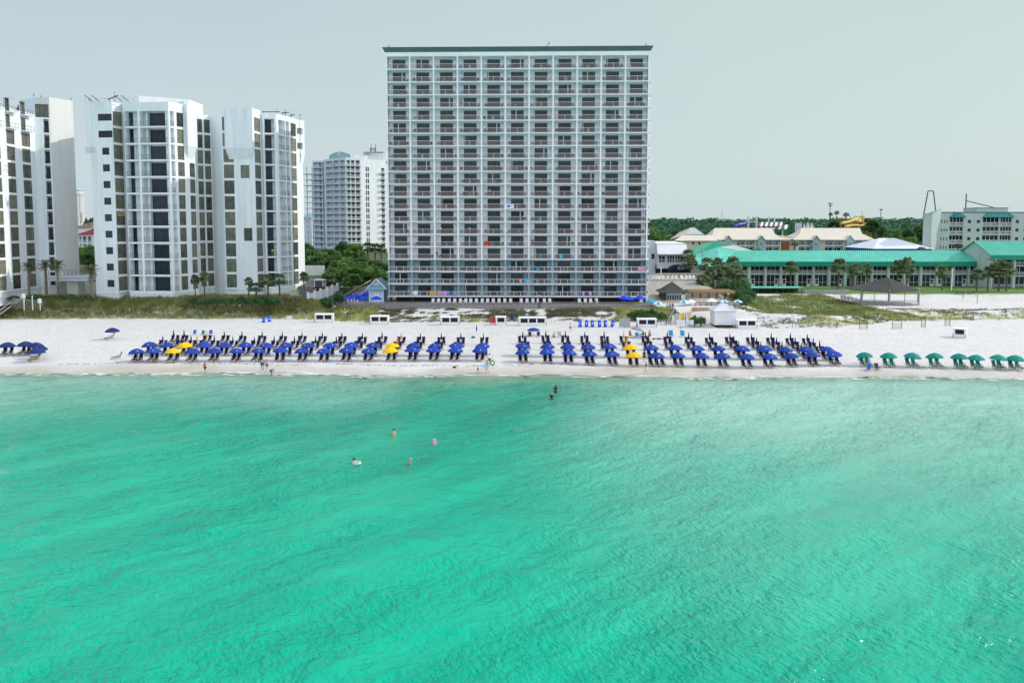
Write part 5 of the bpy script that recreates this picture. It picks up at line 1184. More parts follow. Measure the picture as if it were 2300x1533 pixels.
b.build('slatted_rail', t); b = MB('wood_grey'); b.prism([(xl, 191.8), (xmid, 189.1), (xr, 190.8), (xr, 199), (xmid, 201.5), (xl, 199)], 1.75, 1.9); b.build('floor', t)
t2 = thing('gazebo_ramp', 'grey slatted ramp with board sides climbing to the thatched gazebo', 'ramp', (xY(1912, 665, 194), 194, 1.8)); b = MB('wood_grey'); xq = xY(1888, 655, 199)
for k in range(10): z = 2.4+.13*k; b.bar((xq, 198.5, z), (xl-.05, 191.9, z-.5), .04, .085)
for k in range(6): f_ = k/5; x, y = xq+(xl-xq)*f_, 198.5-6.6*f_; b.box(x-.07, x+.07, y+.06, y+.2, 1.3, 3.7-.5*f_)
for z in (2.7, 3.2, 3.6): b.bar((xq, 203, z+.2), (xl+1, 199.2, z-.2), .05, .08)
b.build('board_side', t2); b = MB('wood_grey'); b.face([(xq, 198.5, 2.35), (xl-.05, 191.9, 1.9), (xl-.05, 198.9, 1.9), (xq, 203, 2.35)]); b.build('planking', t2)

# ================================================================== DISTANT PARK: slides, poles, towers
FY = 430.0
def fp(px, py, Y=FY): return atY(px, py, Y)
def slide(label, pts, m_, r=1.0, name='water_slide', Y=FY):
    b = MB(m_); P = [fp(px, py, Y+dy) for px, py, dy in pts]; Q = []
    for i in range(len(P)-1):
        for k in range(5): Q.append(P[i].lerp(P[i+1], k/5))
    Q.append(P[-1]); 
    for _ in range(2): Q = [Q[0]]+[(Q[i-1]+Q[i]*2+Q[i+1])/4 for i in range(1, len(Q)-1)]+[Q[-1]]
    b.tube(Q, r, 8); t = thing(name, label, 'water slide', tuple(min(P, key=lambda v: v.z)-Vector((0, 0, 3))), 'slides of the water park'); 
    b.build('flume', t, True); q = MB('wood_tan')
    for v in Q[::4]: q.tube([v, v-Vector((0, 0, max(3, v.z-zgf(v.x, v.y)))) ], .22, 5)
    q.build('support', t); return t
slide('violet water slide curling down left of brown striped awnings', [(1648, 510, 0), (1660, 504, 2), (1668, 504, 4), (1678, 500, 6)], 'purple_slide', .9)
slide('upper yellow water slide on wooded hill, sloping down left', [(1889, 502, 0), (1905, 499, 2), (1919, 494, 4), (1925, 492, 6)], 'yellow_slide', .85)
slide('middle yellow water slide curving across the wooded hill', [(1898, 510, -2), (1915, 506, 0), (1935, 508, 1), (1948, 502, 2), (1958, 504, 2)], 'yellow_slide', .8)
slide('lower yellow water slide curling behind the second inn roof', [(1938, 534, -6), (1946, 526, -4), (1956, 523, -2), (1960, 529, -3), (1950, 534, -5)], 'yellow_slide', .8)
slide('short yellow water slide topmost beside timber platform', [(1918, 489, 5), (1922, 496, 4), (1932, 498, 4), (1930, 491, 6)], 'yellow_slide', .8)
t = thing('slide_platform', 'timber start platform of the yellow slides on the hill', 'platform', tuple(fp(1920, 500, FY+6))); b = MB('wood_tan'); c = fp(1915, 490, FY+8)
for k, dx in enumerate((-4, -1.3, 1.3, 4, 6)): b.box(c.x+dx-.15, c.x+dx+.15, c.y, c.y+.3, c.z-6, c.z+1.4)
b.box(c.x-4.2, c.x+6.2, c.y-.2, c.y+4, c.z-.6, c.z-.3).m('yellow_slide').box(c.x+.5, c.x+2.6, c.y-1, c.y-.3, c.z-2.6, c.z+1).box(c.x+4, c.x+6, c.y-1, c.y-.3, c.z-2.4, c.z+1.2); b.build('frame', t)
# striped awnings
for j, (x0_, y0_, x1_, y1_) in enumerate(((1702, 502, 1756, 507), (1700, 509, 1768, 513))):
    t = thing('striped_awning', ('upper' if j == 0 else 'lower')+' brown and white striped slanting awning in the water park', 'awning', tuple(fp(1730, y1_, FY)), 'striped awnings in the water park'); b = MB('white'); n = 10
    a, c = fp(x0_, y1_, FY), fp(x1_, y1_, FY)
    for k in range(n): b.m('white' if k % 2 else 'brown_roof'); xa_, xb_ = a.x+(c.x-a.x)*k/n, a.x+(c.x-a.x)*(k+1)/n; b.face([(xa_, FY, a.z), (xb_, FY, a.z), (xb_+1.5, FY+3, a.z+2), (xa_+1.5, FY+3, a.z+2)]); b.face([(xa_, FY, a.z), (xb_, FY, a.z), (xb_, FY, a.z-.5), (xa_, FY, a.z-.5)])
    b.build('canopy', t); q = MB('white')
    for px in ((1728, 1741) if j == 0 else (1710, 1760)): v = fp(px, y1_, FY+2); q.box(v.x-.3, v.x+.3, FY+3.2, FY+3.7, v.z-8, v.z+(5 if j == 0 else .5))
    q.build('post', t)
t = thing('slide_tower', 'pale twin-post slide tower above the cream inn roof', 'tower', tuple(fp(1690, 512, FY+10))); b = MB('pale_roof')
for px in (1681, 1699.5): v = fp(px, 486, FY+10); b.box(v.x-.45, v.x+.45, v.y-.4, v.y+.4, v.z-14, v.z)
v, u = fp(1681, 498, FY+10), fp(1699.5, 498, FY+10); b.box(v.x, u.x, v.y-.3, v.y+.3, v.z-.25, v.z+.25).box(v.x, u.x, v.y-.3, v.y+.3, v.z+1.2, v.z+1.4); b.build('frame', t)
for px0, n, lab in ((1787, 7, 'row of thin pale posts in the water park behind inns'), (1806, 6, 'cluster of small peaked canopies in the water park')):
    t = thing('park_posts' if n == 7 else 'peaked_canopies', lab, 'structure', tuple(fp(px0, 512, FY+4))); b = MB('pale_roof')
    for k in range(n):
        v = fp(px0+(2.2*k if n == 7 else 4.2*k), 511, FY+4+k % 2)
        if n == 7: b.box(v.x-.2, v.x+.2, v.y, v.y+.4, v.z-2, v.z+2.4)
        else: b.m('wood_tan' if k % 2 else 'pale_roof'); b.lathe([(1.0, 0), (.5, 1.6), (.06, 3.4)], (v.x, v.y, v.z-.2-abs(k-2.5)*.3), 6); b.m('grey').box(v.x-.1, v.x+.1, v.y, v.y+.2, v.z-4, v.z)
    b.build('frame', t)
def pole(label, px, ptop, pbot, Y, arms, name='floodlight_mast', cat='light mast', r=.22):
    a, c = fp(px, pbot, Y), fp(px, ptop, Y); t = thing(name, label, cat, tuple(a)); b = MB('dark'); b.tube([a, (a.x, a.y, c.z)], [r, r*.7], 6); b.build('pole', t)
    if arms:
        b = MB('grey')
        for dz_, w_ in arms:
            b.box(a.x-w_, a.x+w_, Y-.1, Y+.1, c.z+dz_-.08, c.z+dz_+.08)
            for s_ in (-1, -.35, .35, 1): b.box(a.x+w_*s_*.85-.28, a.x+w_*s_*.85+.28, Y-.4, Y+.15, c.z+dz_+.1, c.z+dz_+.55)
        b.build('floodlights', t)
    return t
pole('dark floodlight mast on the hill left of the yellow slides', 1863.5, 458, 500, FY-10, ((0, 1.15), (-1.2, .5)))
pole('tall dark utility mast right of the yellow slides', 1976, 472, 548, FY-25, ((0, .6), (-4.0, 1.1)))
pole('thin aerial mast on the tree line above the cream house', 1621, 475, 500, 620, (), 'aerial_mast', 'mast', .18)
pole('slender aerial mast behind the yellow slides', 1936, 474, 495, FY+30, (), 'aerial_mast', 'mast', .12)
t = thing('swing_tower', 'tall trapezoid steel ride arch rising behind the sage hotel', 'ride tower', tuple(fp(2088, 545, 420))); b = MB('dark'); pts = [fp(*q, 420) for q in ((2074, 486), (2084.5, 429), (2096.5, 429), (2103, 486))]
ext0 = pts[0]+(pts[0]-pts[1])*1.0; ext1 = pts[3]+(pts[3]-pts[2])*1.0
for p, q in ((ext0, pts[1]), (pts[1], pts[2]), (pts[2], ext1)): b.tube([p, q], .26, 6)
for k in range(14): f_ = k/14; p = ext0.lerp(pts[1], f_); b.box(p.x-.45, p.x+.45, p.y-.3, p.y+.3, p.z-.06, p.z+.06)
b.build('frame', t)
t = thing('cable_mast', 'dark mast with a slanting boom rising behind the sage hotel roof', 'mast', tuple(fp(2169, 520, 345))); b = MB('dark'); a = fp(2170.5, 435, 345); b.tube([(a.x, a.y, a.z-22), a], .22, 6); b.bar(fp(2171, 451, 345), fp(2232, 466, 345), .3, .3); b.build('boom', t)
# pipes at right hillside
# ================================================================== LEFT GAP: water tower, red-roofed house
wy = 820.0; t = thing('water_tower', 'white fluted water tower with pale teal domed top, far behind the gap', 'water tower', tuple(fp(173, 500, wy)))
b = MB('stucco_beige'); c = fp(174, 438, wy); zb_ = fp(174, 505, wy).z
for k in range(12): a = k*math.pi/6; b.tube([(c.x+4.3*math.cos(a), wy+4.3*math.sin(a), zb_), (c.x+4.3*math.cos(a), wy+4.3*math.sin(a), c.z)], 1.15, 6)
b.build('shaft', t); b = MB('stucco_beige'); b.lathe([(4.2, -2.0), (5.6, 0), (5.9, 2.4), (5.7, 3.4)], (c.x, wy, c.z), 20); b.build('bowl', t, True)
b = MB('teal_wall'); b.lathe([(5.7, 0), (4.9, 1.8), (3.0, 3.3), (.1, 3.9)], (c.x, wy, c.z+3.4), 20); b.build('dome', t, True)
cu = bpy.data.curves.new('tower_lettering', 'FONT'); cu.body = 'DESTIN'; cu.size = 3.2; cu.extrude = .02; cu.align_x = 'CENTER'
tx = bpy.data.objects.new('tower_lettering', cu); COL.objects.link(tx); tx.parent = t; cu.materials.append(M['dark']); v = fp(179.5, 489, wy-6); tx.rotation_euler = (R(90), R(90), 0); tx.location = v-WO[t.name]
hy = 300.0; t = thing('red_roof_house', 'white balconied house with red metal roof seen in the left gap', 'house', tuple(fp(196, 560, hy)))
x0, x1 = fp(170, 540, hy).x, fp(222, 540, hy).x; b = MB('white'); ops = [(xY(p0, 540, hy)-x0, xY(p1, 540, hy)-x0, zY(c_, hy), zY(a_, hy), .8) for p0, p1 in ((178, 183), (185.5, 194), (197, 205)) for a_, c_ in ((531, 545), (547.5, 556))]
facet(b, (x0, hy), (x1, hy), 4, zY(529.5, hy), ops); b.build('wall', t); b = MB('red_roof'); hiproof(b, x0-.5, x1+.5, hy-.6, hy+10, zY(528.5, hy), zY(513, hy+5), 'x', 5.5)
for k in range(14): pass
b.build('roof', t)
for o in ops: window(t, (x0, hy), (x1, hy), *o[:5], 2, (), 'white', 'glass_navy', 'balcony_door', .12); q = MB('white'); railing(q, frame((x0, hy), (x1, hy))[0], o[0], o[1], o[2], .04, .9, 2, .07, 6); q.build('railing', t)
for i, (p0, p1, Y, ze_, zr_, m_, lab) in enumerate(((168, 206, 330, 511.5, 501, 'brown_roof', 'brown hipped roof house just above the red roof'), (186, 226, 370, 504, 496, 'brown_roof', 'farther brown arched roof house with blue-grey side in the left gap'))):
    t = thing('brown_roof_house', lab, 'house', tuple(fp((p0+p1)/2, 530, Y))); b = MB('white' if i == 0 else 'teal_wall'); x0, x1 = fp(p0, 520, Y).x, fp(p1, 520, Y).x; b.box(x0+.3, x1-.3, Y, Y+9, 5, zY(ze_, Y)+.02); b.build('wall', t); b = MB(m_); hiproof(b, x0, x1, Y-.5, Y+9.5, zY(ze_, Y), zY(zr_, Y+4.5), 'x', 4); b.build('roof', t)
t = thing('far_house', 'pale house with dark gable roof left of the distant resort block', 'house', tuple(fp(682, 510, 470))); b = MB('stucco_b'); x0, x1 = fp(664, 500, 470).x, fp(700, 500, 470).x; b.box(x0, x1, 470, 480, 5, zY(488, 470)); b.build('wall', t); b = MB('blue_shingle'); b.face([(x0-.5, 469, zY(489, 470)), (x1+.5, 469, zY(489, 470)), (x1-1, 475, zY(481, 470)), (fp(675, 485, 470).x, 475, zY(483, 470))]); b.build('roof', t)
# second lower white wall in the left gap and steps are part of the stair thing below
# ================================================================== VEGETATION
def npmesh(name, polys, m_, parent=None, smooth=False):
    """polys: array (n,k,3) of separate k-gons"""
    n, k, _ = polys.shape; me = bpy.data.meshes.new(name)
    off = np.array(WO[parent.name]) if parent is not None else 0
    me.vertices.add(n*k); me.vertices.foreach_set('co', (polys.reshape(-1, 3)-off).ravel())
    me.loops.add(n*k); me.loops.foreach_set('vertex_index', np.arange(n*k))
    me.polygons.add(n); me.polygons.foreach_set('loop_start', np.arange(n)*k); me.update(calc_edges=True)
    me.materials.append(M[m_]); o = bpy.data.objects.new(name, me); COL.objects.link(o)
    if parent is not None: o.parent = parent
    WO[o.name] = Vector(off) if parent is not None else Vector((0, 0, 0)); return o
def cards(P, size, up=.35, aspect=.6):
    n = len(P); a = rng.normal(size=(n, 3)); a[:, 2] *= .6; a /= np.linalg.norm(a, axis=1)[:, None]
    b_ = rng.normal(size=(n, 3)); b_[:, 2] *= up; b_ -= a*(a*b_).sum(1)[:, None]; b_ /= np.linalg.norm(b_, axis=1)[:, None]
    s_ = (size*rng.uniform(.6, 1.3, n))[:, None]
    return np.stack([P-a*s_, P-b_*s_*aspect, P+a*s_, P+b_*s_*aspect], 1)
def clump_pts(c, r, n, shell=.55):
    d = rng.normal(size=(n, 3)); d /= np.linalg.norm(d, axis=1)[:, None]
    return np.array(c)+d*np.array(r)*(shell+(1-shell)*rng.random(n)[:, None])*rng.uniform(.75, 1.1, (n, 1))
def make_tree(leaf, R_=3.0, H=7.0, n=17, per=230, size=.30, flat=1.0, seed=0):
    t = thing('broadleaf_tree', None, 'tree'); b = MB('bark'); rr = random.Random(seed); pts = []
    b.tube([(0, 0, -1.5), (.05, 0, H*.3), (.1, .1, H*.6)], [.28, .2, .12], 7)
    for k in range(n):
        a = k*2.4; q = math.sqrt((k+.6)/n); zc = H*.50+H*.38*(1-q*q)*rr.uniform(.55, 1.05)-H*.22*rr.random()
        c = (R_*.78*q*math.cos(a)*rr.uniform(.8, 1.15), R_*.78*q*math.sin(a)*rr.uniform(.8, 1.15), zc)
        r = R_*rr.uniform(.32, .48); pts.append(clump_pts(c, (r, r, r*flat), per))
        if k % 2 == 0: b.tube([(0, 0, H*.35), (c[0]*.5, c[1]*.5, H*.5), c], [.12, .07, .03], 5)
    b.build('trunk', t); npmesh('crown', cards(np.concatenate(pts), size), leaf, t); return t
TR = [Proto(make_tree('leaf', 3.2, 7.5, 18, seed=1)), Proto(make_tree('leaf2', 3.0, 8.0, 16, seed=2)), Proto(make_tree('leaf', 2.6, 6.5, 14, flat=.95, seed=3)), Proto(make_tree('leaf2', 3.4, 9.5, 20, flat=.85, size=.34, seed=4))]
TH = [7.5*.96, 8*.95, 6.5*.95, 9.5*.95]; TRW = [3.2, 3.0, 2.6, 3.4]
def tree(v, px, ptop, wpx, Y, label, group, base=None):
    c = atY(px, ptop, Y); g = zgf(c.x, Y) if base is None else base; h = max(2.5, c.z-g); s_ = 1.12*wpx*Y/F/2/TRW[v]
    return TR[v].put((c.x, Y, g), rnd.uniform(0, 6.28), (s_, s_, h/TH[v]), label, group)
G1 = 'trees between the condo block and the tower'
for v, px, pt, w_, Y, lab in ((1, 690, 540, 50, 262, 'dark tree at the foot of the distant resort block, leftmost'), (0, 697, 553, 56, 238, 'green tree just right of the condo block edge'), (2, 716, 562, 46, 232, 'bright green tree above the white garden wall'), (0, 737, 552, 52, 240, 'rounded tree left of centre in the grove beside the tower'),
                              (3, 772, 531, 46, 252, 'tallest dark tree in front of the resort block'), (2, 796, 541, 44, 246, 'yellow-green tree in front of the white resort wing'), (1, 757, 567, 54, 228, 'dark tree in the middle of the grove'), (0, 782, 574, 56, 224, 'full green tree in the middle right of the grove'),
                              (1, 812, 572, 54, 226, 'dark tree right of the middle of the grove'), (0, 838, 580, 48, 224, 'green tree near the left edge of the tower'), (1, 858, 586, 44, 218, 'dark tree touching the left edge of the tower'), (0, 744, 596, 40, 199, 'low front tree behind the gatehouse'),
                              (0, 772, 594, 46, 201, 'low dark front tree right of the gatehouse'), (2, 800, 596, 48, 200, 'low front tree above the grey ramp'), (0, 828, 598, 46, 201, 'dark low tree behind the blue shed roof'), (2, 856, 602, 36, 200, 'low tree between blue shed and tower'), (1, 680, 575, 40, 226, 'dark tree half behind the condo block')):
    tree(v, px, pt, w_, Y, lab, G1)
for v, px, pt, w_, Y, lab in ((0, 760, 580, 46, 214, 'full green tree above the gatehouse roof'), (3, 712, 568, 44, 226, 'tall slim-trunked tree above the white garden wall'), (0, 812, 584, 48, 212, 'full green tree right of the grove middle'), (2, 790, 612, 40, 193, 'low bright tree at the top of the grey ramp'), (1, 842, 594, 42, 206, 'dark tree behind blue shed ridge')):
    tree(v, px, pt, w_, Y, lab, G1)
G2 = 'trees in the left gap'
for v, px, pt, w_, Y, lab in ((0, 188, 548, 30, 262, 'bright tree in the left gap beside the left tower'), (2, 206, 545, 30, 258, 'yellow-green tree in the left gap beside the condo block'), (1, 198, 560, 34, 246, 'dark tree low in the left gap'), (1, 193, 484, 16, 600, 'distant dark tree beside the water tower'), (3, 208, 479, 18, 590, 'taller distant tree beside condo block in the left gap')):
    tree(v, px, pt, w_, Y, lab, G2, None if Y < 400 else 8)
G3 = 'trees among the inns'
for v, px, pt, w_, Y, lab in ((1, 1678, 551, 34, 290, 'dark round tree left of centre below first inn'), (0, 1702, 552, 32, 292, 'green tree below the right bay of the first inn'), (1, 1764, 556, 26, 296, 'small tree in front of the brown board gate'), (0, 1742, 556, 24, 300, 'small tree at the right corner of the first inn'),
                              (1, 1730, 516, 26, 360, 'tree behind the gap between the inns'), (0, 1775, 520, 30, 365, 'tree left behind the second inn'), (1, 1478, 523, 40, 360, 'dark tree right beside the tower edge'), (0, 1500, 520, 44, 380, 'tree above the cafe wing roof'), (3, 1520, 508, 40, 420, 'tall tree behind the grey gabled roof'),
                              (0, 1470, 505, 44, 430, 'broad tree touching the upper right tower edge'), (1, 1590, 512, 36, 400, 'tree left of the first inn ridge'), (1, 1985, 500, 36, 400, 'broad dark tree right of the yellow slides'), (0, 2010, 506, 44, 390, 'green tree above the pavilion roof'), (1, 2040, 505, 44, 395, 'dark tree above the pavilion right half'),
                              (3, 2065, 498, 40, 410, 'tall tree beside the sage hotel'), (1, 1962, 489, 40, 425, 'dark tree on the slide hill right side'), (0, 1880, 488, 34, 450, 'tree on slide hill left side'), (3, 1945, 484, 30, 455, 'tall tree on top of the slide hill'), (1, 1990, 522, 40, 350, 'low dark tree right of the second inn'), (0, 2050, 524, 36, 345, 'low tree behind the pavilion right end')):
    tree(v, px, pt, w_, Y, lab, G3)
# far woods: one mass
P = []
for k in range(1500):
    y = rng.uniform(470, 900); px = rng.uniform(1440, 2330); x = (px-CX)/F*y
    z = zgf(x, y); r = rng.uniform(2.4, 4.4); h = rng.uniform(7, 11.5)
    P.append(clump_pts((x, y, z+h-r*.8), (r, r, r*.8), 46, .7))
    P.append(clump_pts((x, y, z+h*.35), (r*.9, r*.9, h*.35), 14, .5))
for k in range(160):
    y = rng.uniform(480, 700); px = rng.choice([rng.uniform(160, 225), rng.uniform(664, 705)]); x = (px-CX)/F*y; z = zgf(x, y); r = rng.uniform(2.2, 4); h = rng.uniform(6, 10)
    P.append(clump_pts((x, y, z+h-r*.8), (r, r, r*.8), 40, .7))
for k in range(1100):
    y = rng.uniform(520, 860); px = rng.uniform(-500, 1450) if k % 4 else rng.uniform(2330, 2900); x = (px-CX)/F*y; z = zgf(x, y); r = rng.uniform(2.6, 4.6); h = rng.uniform(6, 10)
    P.append(clump_pts((x, y, z+h-r*.8), (r, r, r*.8), 30, .7))
o = npmesh('far_woods', cards(np.concatenate(P), .85, aspect=.75), 'wood_far'); tag(o, 'dark green pine wood along the horizon', 'woodland', kind='stuff')

def make_sabal(h=7.0, r=2.1, seed=1, trunk=.2):
    rr = random.Random(seed); t = thing('sabal_palm', None, 'palm'); b = MB('trunk')
    n = 9; b.tube([(math.sin(k*.7)*.06, 0, -.6+(h-r*.75+.6)*k/n) for k in range(n+1)], [trunk*(1.15 if k == 0 else 1+.12*(k % 2)+(.35 if k > n-3 else 0)) for k in range(n+1)], 7); b.build('trunk', t)
    polys = []; c = np.array((0, 0, h-r*.75))
    for k in range(64):
        el = rr.uniform(-.75, 1.35); az = k*2.39996; d = np.array((math.cos(el)*math.cos(az), math.cos(el)*math.sin(az), math.sin(el)))
        Lp = r*rr.uniform(.42, .60); q = c+d*Lp; q[2] -= .12*r*(1-max(0, math.sin(el)))
        sd_ = np.cross(d, (0, 0, 1.0)); sd_ /= np.linalg.norm(sd_)+1e-6; upv = np.cross(sd_, d)
        polys.append([c, c+sd_*.03, q+sd_*.03, q])
        for j in range(9):
            a = (j-4)*.30; v = d*math.cos(a)+sd_*math.sin(a); lf = r*rr.uniform(.40, .52)*(1-.25*abs(j-4)/4); w_ = .085*r
            per = np.cross(v, upv); per /= np.linalg.norm(per)+1e-6
            m_ = q+v*lf*.6+upv*.05; e = q+v*lf-np.array((0, 0, .16*r*rr.uniform(.5, 1.3)))
            polys.append([q, m_+per*w_, e, m_-per*w_])
    npmesh('fronds', np.array(polys), 'palm', t); return t
SP = [Proto(make_sabal(7, 2.2, 1)), Proto(make_sabal(7, 2.5, 2)), Proto(make_sabal(5, 1.45, 3, .16))]; SPH = [(7.6, 2.2), (7.8, 2.5), (5.4, 1.45)]
def palm(v, px, ptop, pbase, wpx, Y, label, group):
    c = atY(px, ptop, Y); g = atY(px, pbase, Y).z; s_ = wpx*Y/F/2/SPH[v][1]*1.3; h = (c.z-g)/SPH[v][0]
    return SP[v].put((c.x, Y, g), rnd.uniform(0, 6), (s_, s_, h), label, group)
G4 = 'palms on the motel lawn'
for v, px, pt, pb, w_, Y, lab in ((0, 1777, 582, 643, 30, 238, 'slim palm on the lawn left of the motel middle'), (0, 1885, 576, 645, 36, 236, 'full palm on the lawn right of the motel middle'), (0, 1926, 587, 646, 30, 234, 'palm before the dark motel passage'), (2, 1949, 588, 645, 22, 238, 'small palm left of the gazebo roof top'), (0, 2018, 579, 646, 32, 234, 'palm left in the pair above the gazebo roof'), (1, 2038, 571, 648, 36, 230, 'tallest palm above the gazebo roof'),
                                  (0, 2119, 592, 650, 28, 230, 'palm right of the gazebo roof'), (0, 2196, 600, 655, 28, 228, 'low palm at the end of the long motel'), (0, 2221, 594, 652, 26, 228, 'palm at the corner of the motel wing'), (1, 2246, 576, 650, 40, 226, 'large palm in front of the motel wing'), (0, 2264, 584, 658, 34, 224, 'rightmost palm with pale trunk before the motel wing')):
    palm(v, px, pt, pb, w_, Y, lab, G4)
G5 = 'palm clump between the tiki bar and the motel'
for v, px, pt, pb, w_, Y, lab in ((0, 1546, 556, 612, 30, 221, 'palm at the right edge of the cafe wing'), (1, 1551, 572, 625, 32, 219, 'palm in front of the blue awning'), (0, 1588, 574, 640, 32, 214, 'palm at left of clump before the annex roof'), (1, 1614, 572, 650, 34, 212, 'palm in the middle of the clump'), (0, 1646, 570, 655, 36, 214, 'tallest palm at the right of the clump'), (1, 1602, 592, 655, 38, 206, 'low wide palm left front of the clump'), (1, 1632, 590, 660, 42, 204, 'low wide palm centre front of the clump'), (0, 1655, 600, 660, 38, 206, 'low palm right front of the clump'), (1, 1580, 612, 655, 32, 200, 'lowest palm beside the slatted pergola'), (0, 1665, 612, 660, 34, 202, 'low palm at the far right of the clump')):
    palm(v, px, pt, pb, w_, Y, lab, G5)
G6 = 'palms behind the dune in front of the condo block'
for v, px, pt, pb, w_, Y, lab in ((2, 437, 612, 668, 18, 167.5, 'thin small palm under the condo windows, left one of two'), (2, 458, 604, 665, 20, 168, 'slim dark palm under the condo windows, right one of two'), (2, 558, 619, 665, 18, 167.5, 'narrow drooping palm left of the squat palm'), (0, 575, 632, 675, 36, 166.5, 'squat wide palm at the condo base'), (0, 601, 612, 665, 32, 168, 'stout palm before the right condo wing, left one'), (0, 627, 611, 664, 32, 168.5, 'stout palm before the right condo wing, right one'), (2, 682, 606, 662, 20, 172, 'small palm at the driveway by the condo edge')):
    palm(v, px, pt, pb, w_, Y, lab, G6)
G7 = 'small palms around the inns and resort'
for v, px, pt, pb, w_, Y, lab in ((2, 1785, 542, 562, 18, 305, 'small palm in front of the second inn, left'), (2, 2070, 553, 572, 18, 286, 'small palm in front of the pavilion right end'), (2, 2152, 545, 568, 20, 282, 'small palm before the sage hotel'), (0, 826, 541, 590, 26, 238, 'palm before the resort block, left of three'), (0, 842, 543, 590, 26, 236, 'palm before the resort block, middle of three'), (0, 856, 546, 590, 24, 237, 'palm before the resort block, right of three'),
                                  (2, 1880, 472, 492, 11, 450, 'tiny palm on the hill top, left of the slides'), (2, 1901, 476, 496, 13, 448, 'tiny palm on the hill top above the slides'), (2, 1866, 476, 494, 9, 455, 'tiny palm at the light mast foot')):
    palm(v, px, pt, pb, w_, Y, lab, G7)
def make_date(seed=5, h=6.3, r=1.75):
    rr = random.Random(seed); t = thing('date_palm', None, 'palm'); b = MB('trunk'); n = 8
    b.tube([(.05*math.sin(k), 0, -.6+(h+.6)*k/n) for k in range(n+1)], [.26*(1+.15*(k % 2)-.02*k+(.3 if k >= n-1 else 0)) for k in range(n+1)], 8); b.build('trunk', t); polys = []
    for k in range(44):
        az = k*2.39996; el = rr.uniform(.1, 1.25) if k > 8 else rr.uniform(-.9, -.2); Lf = r*rr.uniform(.95, 1.25); pv_ = np.array((0, 0, h)); dirh = np.array((math.cos(az), math.sin(az), 0))
        for j in range(9):
            e2 = el-.10*j*(1 if el > 0 else .3); q = pv_+(dirh*math.cos(e2)+np.array((0, 0, math.sin(e2))))*Lf/9; sd_ = np.array((-dirh[1], dirh[0], 0)); ax = (q-pv_)/np.linalg.norm(q-pv_); w_ = .26*r*math.sin(math.pi*(j+1.3)/10.6)
            polys.append([pv_, q, q+sd_*.02, pv_+sd_*.02])
            for s_ in (-1, 1):
                for m_ in (0, .5): o_ = pv_+(q-pv_)*m_; polys.append([o_, o_+ax*.06, o_+ax*(.06+w_*.7)+sd_*s_*w_+np.array((0, 0, -.05)), o_+ax*(w_*.7)+sd_*s_*w_*.95+np.array((0, 0, -.05))])
            pv_ = q
    npmesh('fronds', np.array(polys), 'datepalm', t); return t
DP = Proto(make_date())
for px, pt, pb, w_, Y, lab in ((62, 588, 660, 36, 166, 'date palm leftmost of four by the left tower'), (101, 582, 655, 38, 167, 'date palm second from left of four by the left tower'), (127, 583, 662, 32, 165.5, 'date palm third from left, before the covered walkway'), (205, 594, 672, 42, 165, 'date palm leaning at the condo block corner')):
    c = atY(px, pt, Y); g = atY(px, pb, Y).z; o = DP.put((c.x, Y, g), rnd.uniform(0, 6), (w_*Y/F/2/1.75,)*2+((c.z-g)/7.5,), lab, 'date palms beside the left tower'); o.rotation_euler.y = -.06 if px == 205 else rnd.uniform(-.04, .04)

# shrubs
def make_shrub(leaf, seed): 
    t = thing('shrub', None, 'shrub'); pts = []; rr = random.Random(seed)
    for k in range(9): a = k*2.4; q = math.sqrt(k/9); pts.append(clump_pts((.75*q*math.cos(a), .75*q*math.sin(a), .62-.25*q+.12*rr.random()), (.36, .36, .30), 120, .5))
    b = MB('bark')
    for k in range(4): b.tube([(0, 0, -.2), (.3*math.cos(k*1.6), .3*math.sin(k*1.6), .6)], .03, 4)
    b.build('stem', t); npmesh('foliage', cards(np.concatenate(pts), .085), leaf, t); return t
SB = [Proto(make_shrub('shrub', 1)), Proto(make_shrub('shrub2', 2)), Proto(make_shrub('leaf2', 3))]
def shrub(v, px, ptop, pbase, wpx, Y, label, group):
    c = atY(px, ptop, Y); g = atY(px, pbase, Y).z; s_ = wpx*Y/F/2/1.1; SB[v].put((c.x, Y, g), rnd.uniform(0, 6), (s_, s_*.8, (c.z-g)/1.05), label, group)
G8 = 'shrubs along the foot of the condo block'
hedge = [(2, 135, 660, 676, 34), (2, 160, 659, 676, 36), (2, 185, 660, 676, 34), (2, 206, 664, 678, 26), (0, 435, 666, 688, 40), (0, 462, 667, 688, 40), (0, 488, 664, 686, 44), (0, 515, 665, 688, 44), (0, 542, 662, 686, 40), (0, 566, 664, 688, 40), (0, 592, 662, 690, 42), (0, 615, 664, 690, 40), (1, 640, 660, 682, 40), (1, 664, 661, 682, 36), (2, 30, 661, 676, 40), (2, 75, 662, 676, 34)]
for i, (v, px, pt, pb, w_) in enumerate(hedge): shrub(v, px, pt, pb, w_, 165.5 if i > 3 else 164.5, f"{['bright green','olive grey','dark clipped'][v]} shrub at the left buildings' foot, {ORD[sorted(h[1] for h in hedge).index(px)+1]} from the left", G8)
G9 = 'shrubs on the dunes and the bank right of the tower'
bank = [(2, 1650, 618, 668, 50, 198), (0, 1672, 622, 670, 44, 196), (0, 1660, 640, 680, 50, 190), (0, 1685, 642, 682, 40, 190), (2, 1625, 628, 660, 46, 197), (0, 1675, 655, 690, 44, 184), (0, 1560, 703, 735, 34, 151), (2, 1575, 706, 733, 32, 151.5), (0, 1440, 690, 716, 44, 160), (0, 1465, 690, 716, 44, 160.5), (0, 1420, 696, 718, 34, 160), (0, 1486, 697, 722, 32, 159), (0, 1458, 700, 726, 50, 157.5), (0, 730, 664, 688, 40, 171), (0, 760, 655, 684, 36, 174), (2, 740, 668, 690, 44, 169), (0, 780, 645, 664, 34, 186)]
